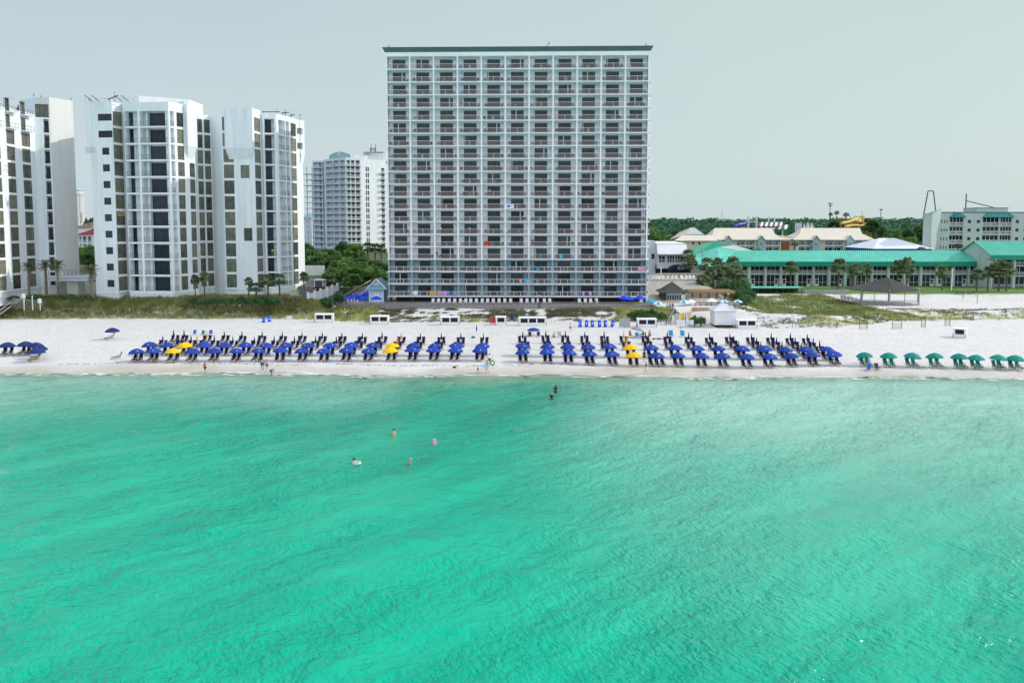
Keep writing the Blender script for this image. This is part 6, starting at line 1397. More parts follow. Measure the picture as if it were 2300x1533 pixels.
for i, (v, px, pt, pb, w_, Y) in enumerate(bank): shrub(v, px, pt, pb, w_, Y, f"{'green' if v == 0 else 'dark'} bushy shrub {'beside the white fence' if px < 800 else 'by the boardwalk ramp' if px < 1600 else 'beside the slatted pergola'}, {ORD[sorted(h[1] for h in bank).index(px)+1]} bank shrub from the left", G9)

# dune grass and creepers
def blades(pts, hgt, per, m_, name, label, spread=.25, width=.035):
    n = len(pts)*per; B = np.repeat(pts, per, 0)+np.concatenate([rng.normal(0, spread, (n, 2)), np.zeros((n, 1))], 1)
    h = np.repeat(hgt, per)*rng.uniform(.5, 1.15, n); a = rng.uniform(0, 6.283, n); ln = rng.uniform(.1, .65, n)*h
    d = np.stack([np.cos(a), np.sin(a), 0*a], 1); sd_ = np.stack([-np.sin(a), np.cos(a), 0*a], 1)*width
    B[:, 2] -= .05; m_pt = B+d*(ln*.3)[:, None]+np.array((0, 0, 1))*(h*.6)[:, None]; tip = B+d*ln[:, None]+np.array((0, 0, 1))*h[:, None]
    return tag(npmesh(name, np.stack([B-sd_, B+sd_, m_pt+sd_*.7, tip, m_pt-sd_*.7], 1), m_), label, 'dune plants', kind='stuff')
def scatter(n, x0, x1, fy, dens):
    x = rng.uniform(x0, x1, n); y = fy(x, n); k = rng.random(n) < dens(x, y); x, y = x[k], y[k]
    return np.stack([x, y, zg(x, y)], 1)
ng = lambda x, y, s_=1.0: hum(x*s_, y*s_)*.5+.5
A1 = scatter(16000, -118, -28, lambda x, n: toeY(x)+rng.uniform(-1.2, 11, n), lambda x, y: (ss(-1.2, 1.6, y-toeY(x)+1.6*(ng(x, y, 1.7)-.5))*(.45+.55*ss(2, 6, y-toeY(x)+3*(ng(x, y, 1.1)-.5)))*(1-.85*ss(-44, -33, x)*ss(.2, .7, ng(x, y, 1.3)))))
A2 = scatter(15000, 50, 84, lambda x, n: rng.uniform(161, 226, n), lambda x, y: ss(.38, .6, ng(x, y, .6)+.42*np.exp(-((y-186)/12)**2)))
A3 = scatter(9000, 36, 150, lambda x, n: toeY(x)+rng.uniform(-1, 13, n), lambda x, y: ss(.52, .72, ng(x, y, 1.1)+.12*np.exp(-((y-toeY(x)-1.5)/2)**2))*ss(48, 56, x)*.9)
A4 = scatter(5000, -36, 34, lambda x, n: toeY(x)+rng.normal(1.2, 1.0, n), lambda x, y: ss(.42, .75, ng(x, y, 1.5))*.8)
A5 = scatter(2600, 21, 33, lambda x, n: toeY(x)+rng.uniform(0, 10, n), lambda x, y: .7*ss(.3, .6, ng(x, y, 1.3)))
A6 = scatter(2500, 80, 150, lambda x, n: rng.uniform(195, 240, n), lambda x, y: ss(.6, .8, ng(x, y, .7))*.7)
blades(A2, rng.uniform(.3, .5, len(A2)), 5, 'swale', 'swale_grass', 'low green grass in the hollow behind the right dune')
allp = np.concatenate([A1, A3, A4, A5, A6]); hh = np.concatenate([rng.uniform(.55, .95, len(A1)), rng.uniform(.3, .55, len(A3)), rng.uniform(.3, .5, len(A4)), rng.uniform(.4, .7, len(A5)), rng.uniform(.2, .4, len(A6))])
blades(allp, hh, 5, 'seaoat', 'dune_grass', 'olive green dune grass along the back of the beach')
C1 = scatter(33000, -38, 34, lambda x, n: toeY(x)+rng.uniform(-.6, 11, n), lambda x, y: ss(.46, .60, .5*ng(x, y, 4.2)+.5*ng(x+9, y*2.4, 2.6))*(.35+.65*ss(2, 5, y-toeY(x))))
C2 = scatter(26000, 36, 150, lambda x, n: toeY(x)+rng.uniform(-1.5, 22, n), lambda x, y: ss(.54, .66, .5*ng(x, y, 4.2)+.5*ng(x+9, y*2.2, 2.2))*ss(44, 52, x))
CP = np.concatenate([C1, C2]); CP = np.repeat(CP, 4, 0)+rng.normal(0, .22, (len(CP)*4, 3))*np.array((1, 1, .25)); CP[:, 2] += .10
o = npmesh('dune_creeper', cards(CP, .14, up=.2), 'creeper'); tag(o, 'dark low creeping plants in patches on white dune sand', 'dune plants', kind='stuff')
# wave foam along the edge
fp_ = []
for k in range(900):
    x = rng.uniform(-95, 100); dn = .5+.5*math.sin(x/6+2)*math.sin(x/2.3)
    if rng.random() > .25+.75*dn: continue
    y = shoreY(x)+rng.choice([0, 0, -1.1])+rng.normal(-.2, .2); w_ = rng.uniform(.3, 1.3); d = rng.uniform(.06, .26); z = .02+max(0, zgf(x, y))
    fp_.append([(x-w_, y-d*.3, z), (x-w_*.3, y-d, z), (x+w_*.6, y-d*.7, z), (x+w_, y+d*.2, z), (x+w_*.2, y+d, z), (x-w_*.6, y+d*.8, z)])
for k in range(420):
    f_ = rng.uniform(0, 1); x = -39+12*f_+rng.normal(0, .5); y = shoreY(x)-.2+2.0*math.sin(math.pi*f_)+rng.normal(0, .14); w_ = rng.uniform(.2, .6); d = rng.uniform(.05, .15); z = .03+max(0, zgf(x, y))
    fp_.append([(x-w_, y-d*.3, z), (x-w_*.3, y-d, z), (x+w_*.6, y-d*.7, z), (x+w_, y+d*.2, z), (x+w_*.2, y+d, z), (x-w_*.6, y+d*.8, z)])
M['foam'] = mat('sea_foam', (.85, .87, .86, 1), .7, .05); o = npmesh('wave_foam', np.array(fp_), 'foam'); tag(o, 'thin broken white foam along the water edge', 'foam', kind='stuff')
# dark wrack line bits
wr = []
for k in range(420):
    c_ = rng.choice([rng.uniform(-66, -30), rng.uniform(-26, 12), rng.uniform(20, 90)]); x = c_; y = shoreY(x)+4.9+.5*math.sin(x/5)+rng.normal(0, .12); w_ = rng.uniform(.05, .3); z = zgf(x, y)+.03
    wr.append([(x-w_, y, z), (x, y-.05, z), (x+w_, y+.02, z+.02), (x, y+.06, z+.05)])
o = npmesh('wrack_line', np.array(wr), 'creeper'); tag(o, 'broken dark seaweed line on the upper beach', 'seaweed', kind='stuff')

# ================================================================== BEACH FURNITURE
def make_umbrella(m_, logo=False):
    t = thing('beach_umbrella', None, 'umbrella'); b = MB(m_); prof = [(1.16, 1.40), (1.00, 1.56), (.72, 1.76), (.40, 1.91), (.02, 1.98)]
    n = 8
    for k in range(n):
        a0, a1 = 2*math.pi*k/n, 2*math.pi*(k+1)/n; am = (a0+a1)/2
        for (r0, z0), (r1, z1) in zip(prof, prof[1:]):
            for x0, x1 in ((a0, am), (am, a1)):
                def pt(r, z, a): f_ = 1-.035*(a == am); return (r*f_*math.cos(a), r*f_*math.sin(a), z-.03*(a == am)*(r/1.16))
                b.face([pt(r0, z0, x0), pt(r0, z0, x1), pt(r1, z1, x1), pt(r1, z1, x0)])
        b.face([(1.16*math.cos(a0), 1.16*math.sin(a0), 1.40), (1.16*.965*math.cos(am), 1.16*.965*math.sin(am), 1.37), (1.14*math.cos(am), 1.14*math.sin(am), 1.28), (1.16*math.cos(a0), 1.16*math.sin(a0), 1.30)])
        b.face([(1.16*.965*math.cos(am), 1.16*.965*math.sin(am), 1.37), (1.16*math.cos(a1), 1.16*math.sin(a1), 1.40), (1.16*math.cos(a1), 1.16*math.sin(a1), 1.30), (1.14*math.cos(am), 1.14*math.sin(am), 1.28)])
    cn = b.build('canopy', t)
    if logo:
        b = MB('white')
        for j in range(5):
            a = -math.pi/2+.30+.045*j+.1*(logo == 2)-.7*(logo == 2); r0, r1 = .90, .80; z0, z1 = 1.625+.02, 1.70+.02
            h_ = (0, .5, .15, .35, .1)[j]
            b.face([(r0*math.cos(a), r0*math.sin(a), z0), (r0*math.cos(a+.034), r0*math.sin(a+.034), z0), ((r1+.05*h_)*math.cos(a+.034), (r1+.05*h_)*math.sin(a+.034), z1-.04*h_), ((r1+.05*h_)*math.cos(a), (r1+.05*h_)*math.sin(a), z1-.04*h_)])
        b.build('logo', cn)
    b = MB('chair_wood'); b.tube([(0, 0, -.3), (0, 0, 2.0)], .025, 6).lathe([(.03, 0), (.045, .04), (.01, .1)], (0, 0, 1.98), 6); b.build('pole', t)
    b = MB('grey')
    for k in range(n): a = 2*math.pi*k/n; b.bar((0, 0, 1.55), (.75*math.cos(a), .75*math.sin(a), 1.70), .012, .012)
    b.build('ribs', t); return t
UMB = dict(b=[Proto(make_umbrella('blue_cloth')), Proto(make_umbrella('blue_cloth', 1)), Proto(make_umbrella('blue_cloth', 2))], y=[Proto(make_umbrella('yellow_cloth'))], n=[Proto(make_umbrella('navy_cloth'))], g=[Proto(make_umbrella('green_cloth'))], k=[Proto(make_umbrella('grey_cloth'))])
def make_closed(m_):
    t = thing('folded_umbrella', None, 'umbrella'); b = MB(m_); rings = []
    for r, z in ((.02, 2.06), (.05, 1.95), (.10, 1.55), (.15, 1.15), (.12, .95), (.06, .82)):
        rings.append([b.p((r*(1 if k % 2 else .6))*math.cos(math.pi*k/8), (r*(1 if k % 2 else .6))*math.sin(math.pi*k/8), z) for k in range(16)])
    for p, q in zip(rings, rings[1:]):
        for k in range(16): b.idx([p[k], p[(k+1) % 16], q[(k+1) % 16], q[k]])
    b.idx(rings[0]); b.build('folded_canopy', t); b = MB('chair_wood'); b.tube([(0, 0, -.3), (0, 0, 2.12)], .025, 6); b.build('pole', t); return t
CLO = dict(b=Proto(make_closed('navy_cushion')), o=Proto(make_closed('orange_cloth')), y=Proto(make_closed('yellow_cloth')), r=Proto(make_closed('red_cloth')))
def make_lounger(cush='navy_cushion'):
    t = thing('beach_lounger', None, 'beach chair'); b = MB('chair_wood')
    for x in (-.28, .23):
        b.bar((x+.025, .25, .30), (x+.025, -1.2, .26), .05, .06); b.box(x, x+.05, -1.18, -1.12, 0, .26).box(x, x+.05, .1, .16, 0, .56).box(x, x+.05, -.42, -.36, 0, .56)
        b.box(x-.03, x+.08, -.5, .25, .56, .6); b.bar((x+.025, .15, .28), (x+.025, .44, 1.05), .05, .05)
    for y in (-1.1, -.8, -.45, -.1): b.box(-.23, .23, y, y+.1, .27, .3)
    b.build('frame', t); b = MB(cush)
    b.bar((0, .16, .38), (0, -1.12, .35), .40, .07); b.bar((0, .20, .40), (0, .46, 1.14), .42, .11); b.bar((0, .42, 1.06), (0, .48, 1.22), .56, .13); b.box(-.30, .30, -.06, .06, .58, .68); b.build('cushion', t); return t
LO = dict(n=Proto(make_lounger()), g=Proto(make_lounger('green_cloth')), k=Proto(make_lounger('black')))
def pair(p, key, where, group, dx=.43, n=2, y=-.05):
    for i in range(n):
        off = (-dx, dx)[i] if n == 2 else (-.85, 0, .85)[i] if n == 3 else 0
        sd_ = ('left', 'right')[i] if n == 2 else ('left', 'middle', 'right')[i]
        x, yy = p.x+off+rnd.uniform(-.06, .06), p.y+y+rnd.uniform(-.12, .12)
        lab = f"{'green' if key == 'g' else 'dark' if key == 'k' else 'navy'} lounger, {sd_} of the {'pair' if n == 2 else 'three'} at {where}"
        LO[key].put((x, yy, zgf(x, yy)), rnd.uniform(-.13, .13), rnd.uniform(.96, 1.04), lab, group)
def row(xs_, y_, hgt, rowname, block, kinds={}, closed=False, chairs=True, ck='n'):
    n = len(xs_)
    for i, px in enumerate(xs_):
        py = y_[0]+(y_[1]-y_[0])*i/max(1, n-1) if len(y_) == 2 else y_[i]
        p = onground(px, py, hgt); k = kinds.get(i, 'b' if block != 'green row' else 'g'); ordn = ORD[i+1]
        if closed:
            nm = {'b': 'navy', 'o': 'orange', 'y': 'yellow', 'r': 'red'}[k]
            o = CLO[k].put(p, rnd.uniform(0, 1), rnd.uniform(.95, 1.06), f"folded {nm} umbrella, {ordn} from left in the {rowname} row of the {block}", 'folded beach umbrellas'); o.rotation_euler.x = rnd.uniform(-.05, .05); o.rotation_euler.y = rnd.uniform(-.06, .06)
        else:
            nm = {'b': 'blue', 'y': 'yellow', 'g': 'green', 'n': 'dark blue'}[k]; pr = UMB[k][rnd.choice((0, 1, 1, 2)) if k == 'b' else 0]
            o = pr.put(p, rnd.uniform(-.3, .3), rnd.uniform(.97, 1.05), f"open {nm} umbrella, {ordn} from left in the {rowname} row of the {block}", f'open umbrellas of the {block}'); o.rotation_euler.x = rnd.uniform(-.07, .05); o.rotation_euler.y = rnd.uniform(-.10, .10)
        if chairs: pair(p, ck, f"{ordn} umbrella from left, {rowname} row, {block}", f'loungers of the {block}', n=3 if (block == 'right block' and rowname == 'front' and i == 6) else 2)
LB, RB = 'left block', 'right block'
row([308, 345, 388.7, 431, 481, 530.4, 579, 628.7, 678.8, 728.7, 778.8, 827.8, 878.3, 926, 974, 1021.7, 1078], (786.5, 784), 1.66, 'front', LB, {2: 'y', 12: 'y'})
row([336.5, 374.8, 416.5, 457, 502.6, 551, 596.5, 644, 692, 741, 789, 837, 882.6, 930, 978, 1025, 1084], (772.5, 774.5), 1.66, 'second', LB, {2: 'y', 12: 'y'})
row([364, 402, 429, 443, 481, 523.5, 572, 616, 662, 708, 756.5, 804.7, 849.6, 892.5, 938, 985, 1028], (754, 758), 1.95, 'third', LB, {3: 'o', 13: 'o'}, True)
row([391, 413, 463.5, 504, 544, 588, 633.6, 677, 722.6, 768, 814, 858.6, 901, 945, 991, 1035, 1087], (743, 748), 1.98, 'back', LB, {2: 'o', 12: 'o', 16: 'r'}, True)
row([1175, 1230, 1277, 1325, 1375.6, 1423.5, 1474.8, 1522.6, 1575, 1624, 1677, 1727.5, 1778, 1825.6, 1874], [787.5, 788, 789.5, 792, 793.5, 795, 795, 795.5, 796.5, 798, 798.5, 798, 796, 795, 793.5], 1.66, 'front', RB, {5: 'y'})
row([1173, 1229.6, 1275.7, 1321.7, 1369.6, 1416.5, 1465, 1516.5, 1566, 1614.8, 1666, 1718, 1764, 1812, 1857], (774.5, 783.5), 1.66, 'second', RB, {5: 'y'})
row([1180, 1229, 1274, 1317, 1360, 1408, 1455.6, 1503, 1552.7, 1601.7, 1659, 1710, 1756.5, 1800.5, 1842.6], [757, 757, 758, 758, 758, 757, 757, 757, 757.5, 758, 766, 768, 768.5, 769, 767], 1.98, 'third', RB, {5: 'y'}, True)
row([1173.6, 1226, 1270, 1313, 1358, 1401.7, 1451, 1500, 1547, 1594, 1648, 1698, 1743.5, 1787, 1825.7], [745, 743.5, 744, 744, 745, 745, 745, 746, 747, 747.5, 755, 756, 757, 757.5, 758.5], 2.0, 'fourth', RB, {5: 'y'}, True)
row([1639.6, 1688, 1732, 1774.8, 1813], (747.5, 749.5), 2.0, 'rearmost', RB, {}, True)
row([1943.5, 1997, 2047.5, 2100.5, 2155, 2192.5, 2241, 2280], (795.5, 802.5), 1.66, 'only', 'green row', {}, False, True, 'g')
# loose umbrellas and chairs at left
for px, py, n_, lab in ((16.5, 773.5, 2, 'dark blue umbrella leftmost at the photo edge'), (57, 771.5, 2, 'dark blue umbrella behind the overlapping trio at left'), (80, 774, 1, 'dark blue umbrella rearmost of the overlapping trio at left'), (88, 781, 1, 'dark blue umbrella in the middle of overlapping trio at left'), (83, 787, 1, 'dark blue umbrella foremost of the overlapping trio at left'), (252, 740.5, 1, 'lone dark blue umbrella high on the empty left beach')):
    p = onground(px, py, 1.66); UMB['n'][0].put(p, rnd.uniform(0, .7), 1.03, lab, 'dark blue umbrellas at the far left')
    for i in range(n_): x = p.x+((-.45, .45)[i] if n_ == 2 else -.1); LO['k'].put((x, p.y-.1, zgf(x, p.y-.1)), rnd.uniform(-.2, .2) if n_ == 2 else R(-60), 1, f"dark lounger {('left one ', 'right one ')[i] if n_ == 2 else ''}under the {lab}".replace('at the photo edge', 'at edge').replace('the overlapping', 'overlapping'), 'dark loungers at the far left')
p = onground(267, 806); LO['k'].put(p, R(-75), .9, 'single dark chair left of the front row beside wet sand', None)

def make_box(nw):
    w_ = nw*1.62+.35; t = thing('storage_box', None, 'storage box'); b = MB('white'); h = 1.5
    ops = [(.2+i*1.62+.09, .2+i*1.62+1.50, .56, h-.08, .06) for i in range(nw)]; facet(b, (-w_/2, -.6), (w_/2, -.6), 0, h, ops)
    b.face([(-w_/2, -.6, 0), (-w_/2, .65, 0), (-w_/2, .65, h+.12), (-w_/2, -.6, h)]); b.face([(w_/2, -.6, 0), (w_/2, .65, 0), (w_/2, .65, h+.12), (w_/2, -.6, h)]); b.face([(-w_/2, .65, 0), (w_/2, .65, 0), (w_/2, .65, h+.12), (-w_/2, .65, h+.12)]); b.build('body', t)
    b = MB('white'); b.face([(-w_/2-.08, -.7, h+.02), (w_/2+.08, -.7, h+.02), (w_/2+.08, .75, h+.17), (-w_/2-.08, .75, h+.17)]); b.face([(-w_/2-.08, -.7, h-.04), (w_/2+.08, -.7, h-.04), (w_/2+.08, -.7, h+.02), (-w_/2-.08, -.7, h+.02)]); b.build('lid', t)
    for o in ops: b = MB('black'); b.box(-w_/2+o[0]+.03, -w_/2+o[1]-.03, -.56, -.52, o[2]+.03, o[3]-.03); b.build('mesh_panel', t)
    for x in (-w_/2-.06, w_/2+.0): b = MB('dark'); b.bar((x+.03, -.75, 0), (x+.03, -.55, .75), .06, .05); b.build('prop', t)
    return t
BX = {k: Proto(make_box(k)) for k in (1, 2, 3)}
for n_, px, py, rz, lab in ((2, 729, 722.5, 0, 'white two-panel storage box, leftmost, near the white fence'), (2, 853, 727, 0, 'white two-panel storage box left of centre below the tower'), (2, 1011, 729, 0, 'white two-panel storage box below the middle of the tower'), (1, 1125, 729, 0, 'white single-panel storage box beside the red boards'), (3, 1196, 730.5, 0, 'white three-panel storage box, longest of them'), (2, 1452, 734, 0, 'white two-panel storage box behind the grey notice board'), (2, 1676, 736.5, 0, 'white two-panel storage box beside the white kiosk'), (1, 2156, 757, R(-38), 'white storage box turned sideways alone on the right beach')):
    p = onground(px, py); BX[n_].put(p, rz, 1, lab, 'white storage boxes along the dune foot')
# kiosk
p = onground(1629, 735); t = thing('beach_kiosk', 'white beach kiosk with hipped metal roof and closed shutters', 'kiosk', tuple(p)); x0, x1, y0, y1 = p.x-2.05, p.x+2.05, p.y, p.y+3.6; z = p.z+.45
b = MB('white'); b.box(x0, x1, y0, y1, z, z+2.75)
for k in range(12): b.box(x0+.02, x1-.02, y0-.012, y0, z+.1+k*.22, z+.12+k*.22)
b.build('wall', t); b = MB('pale_roof'); hiproof(b, x0-.35, x1+.35, y0-.35, y1+.35, z+2.7, z+4.0, 'x', 2.1)
for k in range(14): x = x0-.3+4.7*k/13; cl = min(max(x, x0+1.8), x1-1.8); b.bar((x, y0-.36, z+2.73), (cl, y0+1.75, z+4.02 if abs(x-p.x) < .5 else z+4.0), .05, .05)
b.build('roof', t); b = MB('plastic_white'); b.box(x0+.55, p.x-.02, y0-.05, y0-.014, z+1.25, z+2.5).box(p.x+.02, x1-.55, y0-.05, y0-.014, z+1.25, z+2.5); b.build('shutter', t)
b = MB('wood_dark'); b.box(x0, x1, y0-.05, y1, z-.14, z-.002).box(x0+.3, x1, y0-.9, y0-.06, z-.42, z-.30)
for x in (x0+.1, p.x, x1-.2): b.box(x, x+.14, y0, y0+.14, p.z-.3, z-.14)
b.build('skid_base', t)
# barrels
def make_barrel(m_):
    t = thing('waste_barrel', None, 'barrel'); b = MB(m_); b.lathe([(.30, 0), (.33, .3), (.33, .36), (.315, .4), (.33, .7), (.33, .76), (.31, 1.0)], n=14); b.build('drum', t, True); b = MB('white'); b.face([(-.12, -.335, .45), (.1, -.335, .45), (.1, -.335, .66), (-.12, -.335, .66)]); b.build('sticker', t); return t
BR = Proto(make_barrel('plastic_blue'))
for i, px in enumerate((592, 605)): BR.put(onground(px, 724-2*i), rnd.uniform(-.5, .5), 1, f"blue waste barrel on the left beach, {'left' if i == 0 else 'right'} of two", 'blue barrels')
for i, px in enumerate((1303, 1317, 1331, 1346.5, 1359.5, 1374)):
    o = BR.put(onground(px, 734), rnd.uniform(-.5, .5), (1, 1, 1.3), f"tall blue barrel, {ORD[i+1]} from left in the row of six", 'row of six blue barrels'); o.rotation_euler.y = (-.05, .06, -.1, .02, .03, .28)[i]
# red boards
p = onground(1108, 728)
for i in range(3):
    b = MB('red'); x = p.x-.55+.36*i
    for k in range(8): z0, z1 = .1+.17*k, .1+.17*(k+1); w0, w1 = .24*math.sin(math.pi*(k+.6)/9), .24*math.sin(math.pi*(k+1.6)/9); b.face([(x-w0+z0*.15, p.y+z0*.1, p.z+z0), (x+w0+z0*.15, p.y+z0*.1, p.z+z0), (x+w1+z1*.15, p.y+z1*.1, p.z+z1), (x-w1+z1*.15, p.y+z1*.1, p.z+z1)]); b.face([(x-w0+z0*.15, p.y+.1+z0*.1, p.z+z0), (x-w1+z1*.15, p.y+.1+z1*.1, p.z+z1), (x+w1+z1*.15, p.y+.1+z1*.1, p.z+z1), (x+w0+z0*.15, p.y+.1+z0*.1, p.z+z0)])
    tag(rebase(b.build('rescue_board')), f"red rescue board leaning by the single storage box, {('left', 'middle', 'right')[i]} of three", 'board', 'red boards by the storage box')
# signs, posts, flags
def sign(label, px, py, w_, h, zb_, m_='white', lines=0, pm='wood_grey', name='notice_sign', cat='sign', group=None):
    p = onground(px, py); t = thing(name, label, cat, tuple(p), group); b = MB(pm); b.box(p.x-.05, p.x+.05, p.y+.02, p.y+.1, p.z-.2, p.z+zb_+h*.9); b.build('post', t); b = MB(m_); b.box(p.x-w_/2, p.x+w_/2, p.y-.03, p.y+.015, p.z+zb_, p.z+zb_+h); bd = b.build('board', t)
    if lines:
        b = MB('grey')
        for k in range(lines): b.box(p.x-w_*.4, p.x+w_*(.1+.3*((k*37) % 3)/2), p.y-.036, p.y-.031, p.z+zb_+h*(.15+.7*k/lines), p.z+zb_+h*(.15+.7*k/lines)+.05)
        b.build('lettering', bd)
    return t
G10 = 'signs and posts on the dunes'
sign('white square sign on a dark post in the left dune grass', 539.5, 707, .42, .62, 1.15, group=G10); sign('thin white marker post in the left dune grass', 616.5, 694, .1, .5, .3, group=G10, pm='white'); sign('pale low board on sand left of the storage boxes', 650, 719, 1.1, .85, .05, 'plastic_white', 0, group=G10)
sign('white post sign before the blue shed deck, taller one', 747.5, 697, .32, .5, .95, pm='white', group=G10); sign('white post sign before the blue shed deck, shorter one', 752.5, 696, .26, .4, .6, pm='white', group=G10)
sign('large grey notice board standing on the sand', 1403, 736, 2.1, 1.7, .15, 'grey', 2, group=G10); sign('wide white beach rules board by the ramp foot, left', 1529, 739, 1.55, .95, .75, 'white', 3, group=G10); sign('wide white beach rules board by the ramp foot, right', 1549, 737, 1.45, .8, .75, 'white', 5, group=G10)
sign('tall white notice sign on the right dune, left of two', 1780, 735, .75, 1.2, 1.35, 'white', 3, group=G10); sign('small white sign on a post on the right dune', 1787, 736, .45, .5, 1.2, 'white', 0, group=G10); sign('white rounded marker on the far right dune', 2245.5, 707, .42, .95, .1, 'white', pm='white', group=G10)
def flag(label, px, py, h, m_, w_, hh_, furled=False):
    p = onground(px, py); t = thing('flag_pole', label, 'flag', tuple(p)); b = MB('white'); b.tube([p, p+Vector((0, 0, h))], .035, 6); b.build('pole', t); b = MB(m_); z = p.z+h
    if furled: b.lathe([(.05, 0), (.2, .3), (.22, hh_*.7), (.08, hh_)], (p.x, p.y-.05, z-hh_), 8)
    else:
        for k in range(6): a, c = k/6, (k+1)/6; f_ = lambda q: .10*math.sin(q*7); b.face([(p.x-w_*a, p.y+f_(a), z-.02-.3*a), (p.x-w_*c, p.y+f_(c), z-.02-.3*c), (p.x-w_*c, p.y+f_(c), z-hh_-.35*c), (p.x-w_*a, p.y+f_(a), z-hh_-.35*a)])
    b.build('cloth', t)
flag('yellow warning flag on a white pole at the ramp foot', 1537, 731, 2.6, 'yellow_cloth', .75, 1.2); flag('furled navy flag on a thin pole right of the red boards', 1150, 727, 2.2, 'navy_cloth', 0, 1.5, True)
for label, px, py, h in (('tall white lamp pole beside the tiki bar', 1484, 652, 5.4), ('white lamp pole between palms above the pergola', 1606.5, 655, 5.0), ('white lamp pole at the right end of the pergola', 1638, 655, 3.8), ('white tall pole on the lawn right of the gazebo', 2137, 652, 5.6), ('dark lamp post with white globe on the boardwalk', 1211, 690, 4.0)):
    Y = 205 if px < 1700 and px > 1480 else 222 if px > 1700 else 169.4; a = atY(px, py, Y); t = thing('lamp_post', label, 'lamp post', tuple(a), 'lamp posts'); b = MB('white' if px != 1211 else 'dark'); b.tube([a, a+Vector((0, 0, h))], [.14, .1], 8); b.build('pole', t); b = MB('white'); b.lathe([(.05, 0), (.2, .12), (.2, .3), (.05, .42)], tuple(a+Vector((0, 0, h if px != 1211 else h*.55))), 8); b.build('lamp', t)
# sand fences
def sandfence(label, pxs, h=1.15, m_='wood_tan'):
    t = thing('sand_fence', label, 'fence', tuple(onground(*pxs[0])), 'short slatted sand fences'); P_ = [onground(q[0], pxs[0][1]) for q in pxs]; b = MB(m_)
    for a, c in zip(P_, P_[1:]):
        n = max(3, int((c-a).length/.16))
        for k in range(n+1): q = a.lerp(c, k/n); b.box(q.x-.022, q.x+.022, q.y-.012, q.y+.012, q.z, q.z+h*(.92+.1*rnd.random()))
        for z in (.3, .85): b.bar((a.x, a.y-.02, a.z+h*z), (c.x, c.y-.02, c.z+h*z), .02, .02)
    b.build('slats', t); b = MB('wood_dark')
    for q in P_: b.box(q.x-.05, q.x+.05, q.y+.02, q.y+.1, q.z-.2, q.z+h+.25)
    b.build('stake', t)
M['pinkwood'] = mat('faded_red_slat', (.45, .30, .26, 1), .8, .2, 3)
for i, q in enumerate((((1931, 739), (1948, 736)), ((2004.5, 738.5), (2025.5, 735)), ((2070, 735), (2078.5, 731)), ((2123, 732), (2134, 729)))): sandfence(f"short faded red sand fence below the right dune, {ORD[i+1]} from the left", q, 1.15, 'pinkwood')
for i, q in enumerate((((137, 707), (162, 703)), ((185, 707), (193, 704)), ((245, 704), (262, 700)), ((338, 706), (359, 702)), ((452, 706), (478, 699)), ((503, 712), (560, 708)), ((1702, 723), (1716, 727)), ((1863, 737), (1880, 733)))): sandfence(f"weathered pale sand fence remnant in the dune grass, {ORD[i+1]} from the left", q, .8, 'chair_wood')
# volleyball net, low green shelter, lawn wall, picnic tables
a, c = atY(2163, 665, 206), atY(2194.5, 683, 196); a.z = zgf(a.x, a.y); c.z = zgf(c.x, c.y); t = thing('volleyball_net', 'sagging volleyball net between two dark posts on white sand', 'net', tuple((a+c)/2)); b = MB('wood_dark')
for q in (a, c): b.tube([q-Vector((0, 0, .3)), q+Vector((0, 0, 2.5))], .06, 6)
b.build('post', t); b = MB('grey')
for k in range(12):
    f0, f1 = k/12, (k+1)/12; s0, s1 = -.3*math.sin(math.pi*f0), -.3*math.sin(math.pi*f1); p0, p1 = a.lerp(c, f0), a.lerp(c, f1)
    for z in (2.4, 2.15, 1.9, 1.6): b.bar(p0+Vector((0, 0, z+s0)), p1+Vector((0, 0, z+s1)), .02, .05 if z == 2.4 else .015)
b.build('mesh', t)
x0, x1 = xY(1681, 648, 222), xY(1797, 648, 222); t = thing('low_shelter', 'long low shelter with pale turquoise roof at the lawn edge', 'shelter', ((x0+x1)/2, 222, 2.0)); b = MB('green_roof'); b.box(x0, x1, 219.5, 223.5, zY(645.8, 222), zY(643.8, 222)); b.build('roof', t); b = MB('wood_dark'); b.box(x0+.2, x1-.2, 223, 223.3, 1.4, zY(645.8, 222))
for k in range(9): x = x0+.2+(x1-x0-.5)*k/8; b.box(x, x+.12, 219.8, 219.95, 1.4, zY(645.8, 222))
b.build('frame', t)
b = MB('wood_grey'); b.box(x1+.1, xY(1905, 655, 219), 218.6, 219, 1.2, zY(650.5, 219)); tag(rebase(b.build('retaining_wall')), 'low dark timber retaining wall along the lawn edge', 'wall')
for i, px in enumerate((2156, 2181)):
    p = atY(px, 652, 218); p.z = zgf(p.x, 218); t = thing('picnic_table', f"dark picnic table on the lawn right of the gazebo, {'left' if i == 0 else 'right'} of two", 'picnic table', tuple(p), 'picnic tables on the lawn'); b = MB('wood_dark'); b.box(p.x-1, p.x+1, p.y-.4, p.y+.4, p.z+.72, p.z+.77); b.build('tabletop', t)
    for y in (-.75, .55): b = MB('wood_dark'); b.box(p.x-1, p.x+1, p.y+y, p.y+y+.22, p.z+.42, p.z+.46); b.build('bench', t)
    for x in (-.75, .7): b = MB('wood_dark'); b.bar((p.x+x, p.y-.7, p.z), (p.x+x, p.y-.1, p.z+.72), .06, .08).bar((p.x+x, p.y+.7, p.z), (p.x+x, p.y+.1, p.z+.72), .06, .08); b.build('leg', t)
PT = [(1490, 646), (1500, 645), (1510, 641), (1519, 641), (1533, 641), (1542, 641), (1551, 641), (1560, 641), (1466, 640), (1474, 641), (1481, 640)]
